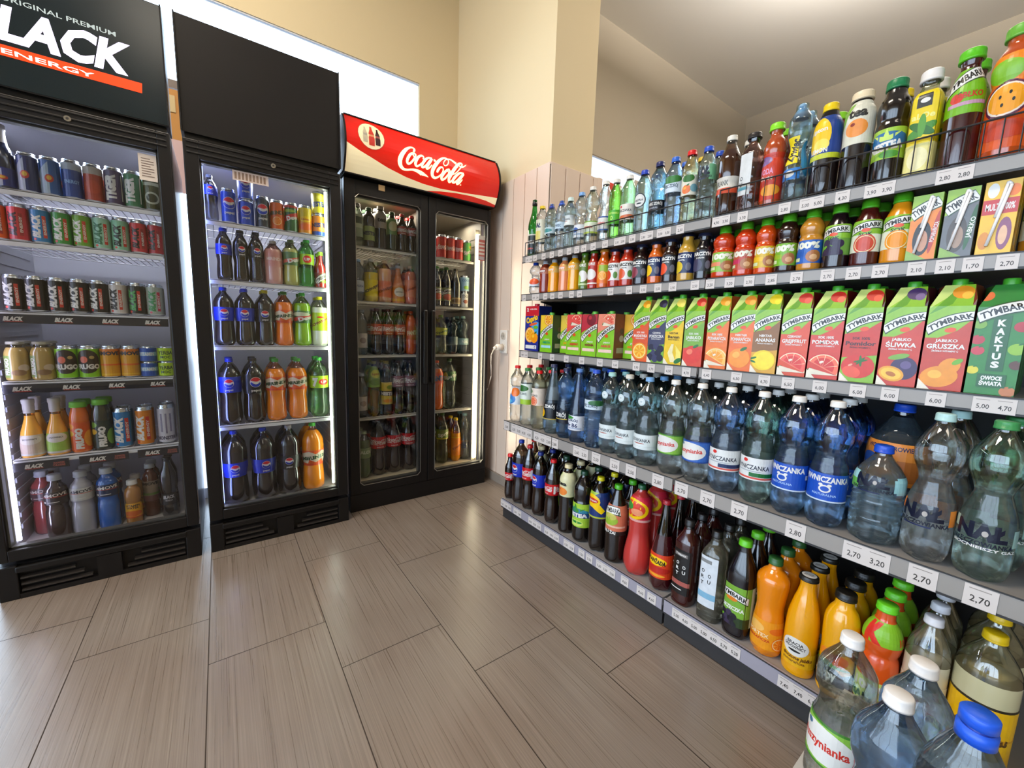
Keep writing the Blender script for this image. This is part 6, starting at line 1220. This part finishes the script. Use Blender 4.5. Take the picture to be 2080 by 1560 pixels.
def rack_bay(y0, y1, label, first):
    root = obj('shelving_unit', None, None, (0, 0, 0)); tag(root, label, 'shelf unit')
    b = MB(); b.box(XB-.02, XB, y0+.001, y1-.001, .0, 1.395, BACK); obj('back_panel', b.mesh('bp'), root)
    for y in ((y1-.03) if first else (y1-.03), y0+.001):
        b = MB(); b.box(XB, XB+.05, y, y+.029, 0, 1.395, BACK); obj('upright', b.mesh('up'), root)
    if first:
        b = MB(); b.box(1.525, XB-.021, y1-.006, y1-.002, .13, 1.385, BACK); obj('end_panel', b.mesh('ep'), root)
    b = MB(); b.box(1.232, XB-.02, y0+.002, y1-.002, .0, .075, DARKS, .001); obj('plinth', b.mesh('pl'), root)
    for (k, xf, z, fh) in SHV: 
        s = shelf(root, y0, y1, xf, z, fh, TAGS[k], fh-.004)
    shelf(root, y0, y1, 1.225, .106, .052, TAGS['s5'], .036, low=True)
    guard(root, y0+.012, y1-.014, 1.313, 1.4135, .068 if first else .078)
    for (k, xf, z, fh) in SHV[:]:
        for y in (y0+.001, y1-.004):
            b = MB()
            v = [(xf+.13, y, z-.023), (XB-.021, y, z-.023), (XB-.021, y, z-.075), (xf+.13, y, z-.030)]
            for dy in (0, .002): b.poly([(p[0], p[1]+dy, p[2]) for p in v], BACK)
            for i in range(4): p, q = v[i], v[(i+1) % 4]; b.poly([p, q, (q[0], q[1]+.002, q[2]), (p[0], p[1]+.002, p[2])], BACK)
            obj('bracket', b.mesh('br'), root)
rack_bay(YJ, YL, 'far bay of the drinks rack, next to the panelled pillar', True)
rack_bay(YR_, YJ-.004, 'near bay of the drinks rack, holding the bigger juice cartons', False)
# perforated display stand in the foreground
def stand():
    root = obj('display_stand', None, None, (0, 0, 0)); tag(root, 'white perforated metal stand holding water bottles in the near corner', 'stand')
    x0, x1, y0, y1, z = .45, 1.16, -.5, .208, .21
    m_ = mat('c4beb4', .4); b = MB(); p = .030
    y1 -= .012; nx, ny = int((x1-x0)/p), int((y1-y0)/p)
    bm = b.bm; mi = b.mi(m_); G = {}
    def V(x, y): 
        k = (round(x, 4), round(y, 4))
        if k not in G: G[k] = bm.verts.new((x, y, z))
        return G[k]
    px, py = (x1-x0)/nx, (y1-y0)/ny
    for i in range(nx):
        for j in range(ny):
            xa, ya = x0+px*i, y0+py*j; cx, cy = xa+px/2, ya+py/2
            c_ = [V(xa, ya), V(xa+px, ya), V(xa+px, ya+py), V(xa, ya+py)]
            if i == nx-1:
                bm.faces.new(c_).material_index = mi; continue
            d = [bm.verts.new(q) for q in ((cx, cy-py*.36, z), (cx+px*.24, cy, z), (cx, cy+py*.36, z), (cx-px*.24, cy, z))]
            for q in ((c_[0], c_[1], d[0]), (c_[1], d[1], d[0]), (c_[1], c_[2], d[1]), (c_[2], d[2], d[1]), (c_[2], c_[3], d[2]), (c_[3], d[3], d[2]), (c_[3], c_[0], d[3]), (c_[0], d[0], d[3])):
                bm.faces.new(q).material_index = mi
    for i in range(nx): bm.faces.new([V(x0+px*i, y1), V(x0+px*(i+1), y1), V(x0+px*(i+1), y1+.012), V(x0+px*i, y1+.012)]).material_index = mi
    y1 += .012
    bmesh.ops.recalc_face_normals(bm, faces=bm.faces)
    geo = bmesh.ops.extrude_face_region(bm, geom=list(bm.faces))
    for v in geo['geom']:
        if isinstance(v, bmesh.types.BMVert): v.co.z -= .002
    obj('top_plate', b.mesh('tp'), root)
    b = MB(); b.box(x0, x1, y1-.002, y1, z-.04, z-.0021, m_); b.box(x0, x1, y0, y0+.002, z-.04, z-.0021, m_); b.box(x0, x0+.002, y0, y1, z-.04, z-.0021, m_); b.box(x1-.002, x1, y0, y1, z-.04, z-.0021, m_); obj('rim', b.mesh('rm'), root)
    for x, y in ((x0+.02, y0+.02), (x0+.02, y1-.04), (x1-.04, y0+.02), (x1-.04, y1-.04)):
        b = MB(); b.box(x, x+.02, y, y+.02, 0, z-.0025, m_); obj('leg', b.mesh('lg'), root)
stand()

# ---------------------------------------------------------------- goods, one object each; positions measured in metres
RACK = {'s1': (1.313, 1.4135, [('kinga', 1.353, 1.701), ('nalye', 1.354, 1.6374), ('spdark', 1.355, 1.5676), ('spblue', 1.3519, 1.4926), ('cissm', 1.3519, 1.4322), ('krop', 1.3539, 1.3631), ('mussg', 1.3548, 1.2978), ('mussb', 1.3502, 1.2206), ('krgr', 1.3502, 1.1636), ('krlt', 1.3551, 1.1019), ('rond', 1.3554, 1.0316), ('zdbl', 1.354, 0.9655), ('zyz', 1.3533, 0.9011), ('citr', 1.3502, 0.8384), ('nalb', 1.3518, 0.7799), ('dkwh', 1.3576, 0.7085), ('prs', 1.3539, 0.6376), ('orch', 1.3518, 0.5752), ('zykid', 1.351, 0.5159), ('lip', 1.3554, 0.4491), ('fuz', 1.3547, 0.3824), ('nes', 1.3534, 0.3178), ('aloe', 1.3502, 0.2578), ('tyg', 1.3526, 0.1985), ('pas', 1.3566, 0.1329)]), 's2': (1.313, 1.2195, [('hgl', 1.356, 1.6758), ('jr', 1.354, 1.5941), ('jy', 1.354, 1.5274), ('jp', 1.3513, 1.451), ('jy2', 1.355, 1.3882), ('smg', 1.3493, 1.3172), ('smr', 1.3486, 1.2628), ('org', 1.3512, 1.2065), ('tc1', 1.3515, 1.1472), ('tc2', 1.3538, 1.0854), ('tc3', 1.3553, 1.0198), ('tc4', 1.3518, 0.9522), ('tc5', 1.3512, 0.8926), ('tc6', 1.3531, 0.8273), ('tc7', 1.3519, 0.7657), ('ku1', 1.3566, 0.6999), ('ku2', 1.3532, 0.6313), ('ku3', 1.3502, 0.5714), ('ku4', 1.3502, 0.5145), ('ku5', 1.3517, 0.456), ('ty1', 1.3518, 0.396), ('ty2', 1.3518, 0.3358), ('ty3', 1.3518, 0.2757)]), 's4': (1.225, 0.5466, [('vero', 1.273, 1.6928), ('zywgr', 1.269, 1.6026), ('zywred', 1.272, 1.5108), ('zdrblk', 1.28, 1.415), ('zdrnavy', 1.2738, 1.3223), ('magne', 1.2748, 1.2411), ('zywblue', 1.278, 1.1463), ('cisaqua', 1.2756, 1.06), ('ciswhite', 1.2765, 0.9753), ('cisblue', 1.278, 0.8859), ('musgr', 1.279, 0.7819), ('musbl', 1.279, 0.6855), ('krybl', 1.279, 0.5928), ('krygr', 1.2779, 0.4981), ('piw', 1.2765, 0.4106), ('piw', 1.2765, 0.3249), ('nalsm', 1.2836, 0.227), ('nalor', 1.2755, 0.1354), ('nalgr', 1.2767, 0.0507)]), 's5': (1.225, 0.1066, [('ckm', 1.262, 1.721), ('pep2', 1.281, 1.6478), ('ck15', 1.272, 1.5627), ('pep15', 1.273, 1.4769), ('ck1', 1.273, 1.3794), ('fuz15', 1.273, 1.2771), ('nes15', 1.279, 1.1825), ('lip15', 1.277, 1.0858), ('pod15', 1.278, 0.9923), ('pinkb', 1.287, 0.89), ('ora', 1.278, 0.7761), ('ppd', 1.273, 0.6812), ('ppw', 1.274, 0.5877), ('tyb', 1.2749, 0.5018), ('hor', 1.2766, 0.4177), ('bra', 1.2741, 0.3344), ('cap', 1.2729, 0.2525), ('kuk', 1.2726, 0.1745), ('bei', 1.2718, 0.0976), ('scy', 1.2829, 0.011)])}
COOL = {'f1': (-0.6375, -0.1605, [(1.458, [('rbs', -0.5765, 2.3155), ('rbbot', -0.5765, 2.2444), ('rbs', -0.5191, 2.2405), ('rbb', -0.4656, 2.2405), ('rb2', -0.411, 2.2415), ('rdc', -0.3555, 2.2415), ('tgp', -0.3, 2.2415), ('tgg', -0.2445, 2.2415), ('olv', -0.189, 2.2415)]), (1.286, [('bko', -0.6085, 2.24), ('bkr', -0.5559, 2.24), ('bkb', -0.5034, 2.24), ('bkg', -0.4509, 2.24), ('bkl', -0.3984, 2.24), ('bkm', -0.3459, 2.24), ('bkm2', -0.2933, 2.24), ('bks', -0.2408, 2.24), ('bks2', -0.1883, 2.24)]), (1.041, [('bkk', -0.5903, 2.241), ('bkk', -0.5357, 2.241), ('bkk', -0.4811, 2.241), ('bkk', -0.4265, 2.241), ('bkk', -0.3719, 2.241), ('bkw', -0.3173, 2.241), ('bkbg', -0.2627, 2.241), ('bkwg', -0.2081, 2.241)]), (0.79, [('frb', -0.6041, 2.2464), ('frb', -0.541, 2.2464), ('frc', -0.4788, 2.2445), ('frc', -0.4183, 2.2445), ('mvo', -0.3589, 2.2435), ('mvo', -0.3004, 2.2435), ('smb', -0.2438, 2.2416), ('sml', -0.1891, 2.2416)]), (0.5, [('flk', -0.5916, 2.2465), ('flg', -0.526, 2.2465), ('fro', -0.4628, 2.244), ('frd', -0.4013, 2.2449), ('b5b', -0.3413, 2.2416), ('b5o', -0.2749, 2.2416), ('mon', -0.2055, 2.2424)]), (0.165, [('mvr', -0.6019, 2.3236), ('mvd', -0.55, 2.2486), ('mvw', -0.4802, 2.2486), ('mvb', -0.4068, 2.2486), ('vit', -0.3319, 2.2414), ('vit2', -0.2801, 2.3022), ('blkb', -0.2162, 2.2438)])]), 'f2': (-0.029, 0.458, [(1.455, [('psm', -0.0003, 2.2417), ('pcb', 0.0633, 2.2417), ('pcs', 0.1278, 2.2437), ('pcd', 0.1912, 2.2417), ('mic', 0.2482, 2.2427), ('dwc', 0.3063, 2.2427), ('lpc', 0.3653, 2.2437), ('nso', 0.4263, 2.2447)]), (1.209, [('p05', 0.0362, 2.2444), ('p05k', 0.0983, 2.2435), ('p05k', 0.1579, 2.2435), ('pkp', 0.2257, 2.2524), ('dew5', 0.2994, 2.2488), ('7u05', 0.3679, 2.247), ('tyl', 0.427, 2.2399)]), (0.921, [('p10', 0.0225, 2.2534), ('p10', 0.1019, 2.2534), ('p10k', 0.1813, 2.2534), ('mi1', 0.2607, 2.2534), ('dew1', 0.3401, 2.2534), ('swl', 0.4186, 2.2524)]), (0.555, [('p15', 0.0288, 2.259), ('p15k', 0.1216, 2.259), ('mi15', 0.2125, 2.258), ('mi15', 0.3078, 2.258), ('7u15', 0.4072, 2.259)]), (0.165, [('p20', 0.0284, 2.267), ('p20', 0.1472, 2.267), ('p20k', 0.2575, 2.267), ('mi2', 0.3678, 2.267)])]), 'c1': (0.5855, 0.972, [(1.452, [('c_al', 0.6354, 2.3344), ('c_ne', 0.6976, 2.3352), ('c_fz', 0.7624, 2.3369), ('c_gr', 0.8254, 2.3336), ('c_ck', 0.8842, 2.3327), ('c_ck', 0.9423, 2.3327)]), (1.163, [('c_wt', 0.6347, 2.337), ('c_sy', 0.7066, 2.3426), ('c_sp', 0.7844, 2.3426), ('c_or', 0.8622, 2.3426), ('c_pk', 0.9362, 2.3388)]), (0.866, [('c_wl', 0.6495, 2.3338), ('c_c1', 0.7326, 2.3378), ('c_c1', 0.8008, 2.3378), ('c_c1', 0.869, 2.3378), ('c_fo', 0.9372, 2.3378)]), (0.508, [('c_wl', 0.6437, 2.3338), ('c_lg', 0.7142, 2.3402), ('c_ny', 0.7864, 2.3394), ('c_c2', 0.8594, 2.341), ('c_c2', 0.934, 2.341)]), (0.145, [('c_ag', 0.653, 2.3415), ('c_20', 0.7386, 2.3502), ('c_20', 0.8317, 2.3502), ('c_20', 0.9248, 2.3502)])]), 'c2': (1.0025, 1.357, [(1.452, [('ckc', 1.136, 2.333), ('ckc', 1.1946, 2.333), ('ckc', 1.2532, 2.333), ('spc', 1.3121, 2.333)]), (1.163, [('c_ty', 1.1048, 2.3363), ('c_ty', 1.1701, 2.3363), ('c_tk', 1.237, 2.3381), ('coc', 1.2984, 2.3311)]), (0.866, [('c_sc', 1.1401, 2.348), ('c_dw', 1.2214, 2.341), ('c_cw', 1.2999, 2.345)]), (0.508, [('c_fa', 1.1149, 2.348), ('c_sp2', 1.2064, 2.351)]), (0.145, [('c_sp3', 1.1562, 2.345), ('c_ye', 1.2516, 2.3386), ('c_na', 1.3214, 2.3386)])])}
SHN = {'s1': 'top rack shelf', 's2': 'second rack shelf', 's3': 'third rack shelf', 's4': 'fourth rack shelf', 's5': 'bottom rack shelf'}
GRP = {'s1': 'half-litre bottles along the top shelf', 's2': 'small juice bottles on the second shelf', 's4': 'water bottles on the fourth shelf', 's5': 'big bottles on the bottom shelf'}
ORD = {2: ['leftmost of two', 'rightmost of two'], 3: ['leftmost of three', 'middle of three', 'rightmost of three']}
def ordinal(i, n):
    if n == 1: return ''
    if n in ORD: return ', ' + ORD[n][i]
    return ', ' + ('first second third fourth fifth sixth seventh'.split()[i]) + ' from left'
def lab(words, tail, extra=''):
    t = words + extra + ', ' + tail
    w_ = t.split()
    while len(w_) > 16:     # shorten the look, keep the place
        head = words.split()
        words = ' '.join(head[:-1]); t = words + extra + ', ' + tail; w_ = t.split()
        if words.split()[-1] in ('with', 'and', 'a', 'the', 'in', 'of'): words = ' '.join(words.split()[:-1]); t = words + extra + ', ' + tail; w_ = t.split()
    return t
rnd = random.Random(3)
BACK = {'s1': {'nalye': 1, 'spblue': 1, 'krgr': 0, 'rond': 1, 'zdbl': 0, 'zyz': 1, 'citr': 1, 'nalb': 1, 'dkwh': 1, 'orch': 1, 'zykid': 1, 'lip': 1, 'fuz': 1, 'nes': 1, 'aloe': 1, 'tyg': 1},
        's2': 1, 's4': 2, 's5': 2}
SWAP = {'lip': 'orch', 'nes': 'lip', 'citr': 'nalye', 'fuz': 'jp', 'pep2': 'ck15', 'ck15': 'fuz15', 'ck1': 'nes15', 'nalsm': 'big5'}
for k, (xf, z, items) in RACK.items():
    cnt = {}
    for key, x, y in items: cnt[key] = cnt.get(key, 0) + 1
    seen = {}; occ = [(x, y, P[q]['R']) for q, x, y in items]
    for i, (key, x, y) in enumerate(items):
        n = cnt[key]; j = seen.get(key, 0); seen[key] = j+1
        place(key, x, y, z, radians(-90 + rnd.uniform(-9, 9)), lab(P[key]['words'], SHN[k], ordinal(j, n)), GRP[k])
        nb = BACK[k] if isinstance(BACK[k], int) else BACK[k].get(key, 0)
        if key == 'ty3': nb = 0
        xx = x; prev = P[key]['R']
        for r_ in range(nb):
            bk = key
            if k == 's4' and key == 'nalsm': bk = 'big5' if r_ == 0 else None
            if k in ('s1', 's5') and r_ == 0 and key in SWAP: bk = SWAP[key]
            if bk is None: break
            R2 = P[bk]['R']
            if P[bk]['H'] + z > {'s1': 9, 's2': 1.385, 's4': .885, 's5': .49}[k]: bk = key; R2 = P[bk]['R']
            xx = xx + prev + R2 + .004; prev = R2; yy = y
            if xx + R2 > 1.715: break
            if abs(yy - YJ) < R2 + .004: yy = YJ + (R2 + .005)*(1 if y > YJ else -1)
            for t in range(60):
                hit = [(a, b, c_) for a, b, c_ in occ if math.hypot(a-xx, b-yy) < c_ + R2 + .0024]
                if not hit: break
                a, b, c_ = hit[0]; yy += (.002 if yy > b else -.002); xx += .0006
            if hit or yy + R2 > YL - .01 and xx > 1.5 or xx + R2 > 1.717: continue
            if abs(yy - YJ) < -1: continue
            occ.append((xx, yy, R2))
            place(bk, xx, yy, z, radians(-90 + rnd.uniform(-25, 25)), lab(P[bk]['words'], ('second' if r_ == 0 else 'third') + ' in line, ' + SHN[k], ordinal(j, n)), GRP[k], small=True)
# upright juice cartons of the third shelf
TALL = [('mandarin', F_prisma('MANDARYNKA', '%', 'e0622c', WHT, 'slice', 'f0a020', 'f8c850', 'd8582c'), 'orange-red', 'c8a060', 'mandarin picture'),
 ('currant', F_prisma('PORZECZKA', 'CZARNA', '7fae3c', WHT, 'grapes', '1e1a34', '3c3a5c', '3a3a58'), 'dark', '7a8a60', 'blackcurrant picture'),
 ('banana', F_prisma('Banan', 'NEKTAR', 'e8c01c', WHT, 'banana', 'f0d860', 'f4e070', None, '4a3410'), 'yellow', '5a5a30', 'banana picture'),
 ('apple', F_prisma('JABŁKO', '%', 'd84a34', WHT, 'round', 'd83a2c', 'f08060', '7aa83a'), 'red', 'a83a28', 'red apple picture'),
 ('orange_a', F_prisma('POMARAŃCZA', '%', 'e8762c', WHT, 'wedge', 'f2a028', 'f8c060'), 'orange', 'c8642c', 'orange wedge picture'),
 ('orange_b', F_prisma('POMARAŃCZA', 'NEKTAR', 'e8702c', WHT, 'round', 'f29430', 'f8b450'), 'orange', 'b84c24', 'whole peeled orange picture'),
 ('pineapple', F_prisma('ANANAS', 'NEKTAR', 'd8a02c', WHT, 'pine', 'f0d020', 'f6dc30', '8a5a24'), 'yellow', '5a4420', 'pineapple picture'),
 ('grapefruit', F_prisma('GREJPFRUT', 'CZERWONY', 'd8502c', WHT, 'wedge', 'd83a30', 'f06050'), 'red-orange', '6a1c18', 'grapefruit wedge picture'),
 ('tomato_a', F_prisma('POMIDOR', '%', 'd0402c', WHT, 'wedge', 'd02c20', 'f07050'), 'red', '6a1410', 'tomato wedge picture'),
 ('tomato_b', F_prisma('Pomidor', '%', '8ab830', WHT, 'tomato', 'd0301c', 'e8583c', 'c8341c', '30100c'), 'green and red', '5a1a10', 'whole tomato picture'),
 ('plum', F_prisma('ŚLIWKA', 'JABŁKO', 'c83a20', WHT, 'plum', '4a3060', '7a608a'), 'red', '4a1c20', 'plum picture'),
 ('pear', F_prisma('GRUSZKA', 'JABŁKO', 'c03c20', WHT, 'pear', 'e8941c', 'f6b840'), 'red', '7a2a1c', 'pear picture'),
 ('kaktus', F_kaktus, 'green', '2a6a2c', 'vertical white letters')]
ys = [1.014, .943, .872, .797, .716, .640, .570, .495, .421, .347, .272, .198, .124]
hs = {'kaktus': .232}
for (nm, fr, colr, side, pic), y in zip(TALL, ys):
    y = y - .037
    parts = carton(nm, .0700, .070, hs.get(nm, .236), 'tall', fr, side, '3f9a24')
    for r_ in range(3):
        t = ('', ', second in line', ', third in line')[r_]
        place_carton(parts, 1.325 + .035 + .073*r_, y, .9255, radians(-90), lab('tall %s juice carton with a %s' % (colr, pic) + t, SHN['s3']), 'juice cartons on the third shelf')
FAM = [('mint', F_juicebox('e8762c', 'f0c838', 'MIĘTA', 'slice', '1c9a6a'), '2f4a28', 'green lettering and mint fruit picture', 1.536, 0),
 ('red_a', F_juicebox('d83a34', 'e0504a', 'GREJPFRUT', 'wedge'), '9a2c24', 'red grapefruit picture', 1.343, 0), ('cherry', F_juicebox('7a1c28', 'b8303c', 'WIŚNIA', 'round'), '7a2c20', 'dark cherry picture', 1.248, 0),
 ('melon', F_juicebox('d8503c', 'e88a70', 'ARBUZ', 'wedge'), '8a4a30', 'watermelon picture', 1.152, 0), ('orange_c', F_juicebox('e87a20', 'e8b040', 'MULTI', 'slice'), '8a5a20', 'orange picture, set back', 1.058, .06), ('yellow_c', F_juicebox('e8b020', 'e8c850', 'JABŁKO', 'slice'), 'b8902a', 'yellow fruit picture, set back', 1.440, .05)]
for nm, fr, side, pic, y, dx in FAM:
    parts = carton('fam_'+nm, .0925, .092, .185, 'box', fr, side, '5aa83a')
    place_carton(parts, 1.325 + .046 + dx, y, .9255, radians(-90), lab('square green juice carton with %s' % pic, SHN['s3']), 'square family cartons on the third shelf')
    place_carton(parts, 1.325 + .046 + dx + .096, y, .9255, radians(-90), lab('square green juice carton with %s, second in line' % pic, SHN['s3']), 'square family cartons on the third shelf')
parts = carton('caprio', .112, .085, .232, 'box', F_caprio, '1c2a70', 'c82030')
place_carton(parts, 1.325+.043, 1.655, .9255, radians(-90), 'blue and red orange drink carton at the far end of the third shelf')
for nm, fr, side, y, tx in (('kid_a', F_kids('e8861c', '1c1614', 'c89070', 'POMARAŃCZA', 'b83a24'), '8fae3a', .228, 'orange and green little carton with a dark-haired cartoon face and straw'), ('kid_b', F_kids('6a6a6c', '4a4038', 'a88870', 'JABŁKO', '2a5a2c'), '5a5a50', .173, 'grey and green little carton with a brown-haired cartoon face and straw'), ('kid_c', F_yellowbox, 'c89a20', .118, 'yellow and red little carton with a bent straw')):
    parts = carton(nm, .050, .04, .148 if nm != 'kid_c' else .150, 'kids', fr, side, WHT)
    for r_ in range(2):
        place_carton(parts, 1.325+.022+.052*r_, y, 1.2195, radians(-90), lab(tx + (', second in line' if r_ else ''), SHN['s2']), 'little straw cartons on the second shelf')
place('ty3', 1.42, .062, 1.2195, radians(-90), 'juice bottle with a lime cap at the cut-off end of the second rack shelf')
place('bluedge', 1.29, -.075, .5466, radians(-90), 'bright blue water bottle at the cut-off right end, fourth rack shelf')
# goods in the coolers
CN = {'f1': ('left cooler', 'drinks in the left cooler'), 'f2': ('middle cooler', 'drinks in the middle cooler'), 'c1': ('left half, red-sign cooler', 'drinks behind the left door of the red-sign cooler'), 'c2': ('right half, red-sign cooler', 'drinks behind the right door of the red-sign cooler')}
LV = ['top shelf', 'second shelf', 'third shelf', 'fourth shelf', 'fifth shelf', 'cooler floor']
CB = {'f1': {.500: 1, .165: 1, .790: 1, 1.041: 1, 1.286: 1, 1.458: 1}, 'f2': {1.209: 1, .921: 1, .555: 1, .165: 1, 1.455: 1}, 'c1': {1.163: 1, .866: 1, .508: 1, .145: 1, 1.452: 1}, 'c2': {.145: 1, 1.163: 1, .866: 1, 1.452: 1}}
for k, (xa, xb, rows) in COOL.items():
    for li, (z, items) in enumerate(rows):
        lv = LV[li] if not (li == len(rows)-1) else 'lowest level'
        cnt = {}; seen = {}; occ = [(x, y, P[q]['R']) for q, x, y in items]
        for key, x, y in items: cnt[key] = cnt.get(key, 0) + 1
        for key, x, y in items:
            n = cnt[key]; j = seen.get(key, 0); seen[key] = j+1
            zz = z + .0006
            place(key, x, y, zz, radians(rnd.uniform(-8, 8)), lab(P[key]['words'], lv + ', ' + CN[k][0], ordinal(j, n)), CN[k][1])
            stack = {'pcs': 'pcs', 'smb': 'smb', 'sml': 'sml', 'nso': 'nsy', 'coc': 'col'}.get(key)
            if stack: place(stack, x, y, zz + P[key]['H'] + .0005, radians(rnd.uniform(-8, 8)), lab(P[stack]['words'], 'stacked on another, ' + lv + ', ' + CN[k][0]), CN[k][1])
            for r_ in range(CB[k].get(z, 0)):
                R2 = P[key]['R']; yy = y + 2*R2 + .006; xx = x
                for t in range(40):
                    hit = [(a, b, c_) for a, b, c_ in occ if math.hypot(a-xx, b-yy) < c_ + R2 + .0024]
                    if not hit: break
                    yy += .003
                if hit or yy + R2 > 2.65 or not (xa < xx-R2 and xx+R2 < xb): continue
                occ.append((xx, yy, R2))
                place(key, xx, yy, zz, radians(rnd.uniform(-40, 40)), lab(P[key]['words'], 'second in line, ' + lv + ', ' + CN[k][0], ordinal(j, n)), CN[k][1], small=True)
# bottles on the perforated stand
place('f_mu', .862, .154, .2106, radians(-100), 'clear hourglass water bottle with red lettering on the perforated stand, nearest the floor tiles')
place('f_bl', .735, .075, .2106, radians(-70), 'blue hourglass water bottle with a white cap, nearer one on the perforated stand')
place('f_bl', .842, .066, .2106, radians(-50), 'blue hourglass water bottle with a white cap, farther one on the perforated stand')
place('f_5', .668, .005, .2106, radians(-60), 'tall blue water bottle with a two-tier blue cap at the lower right corner')
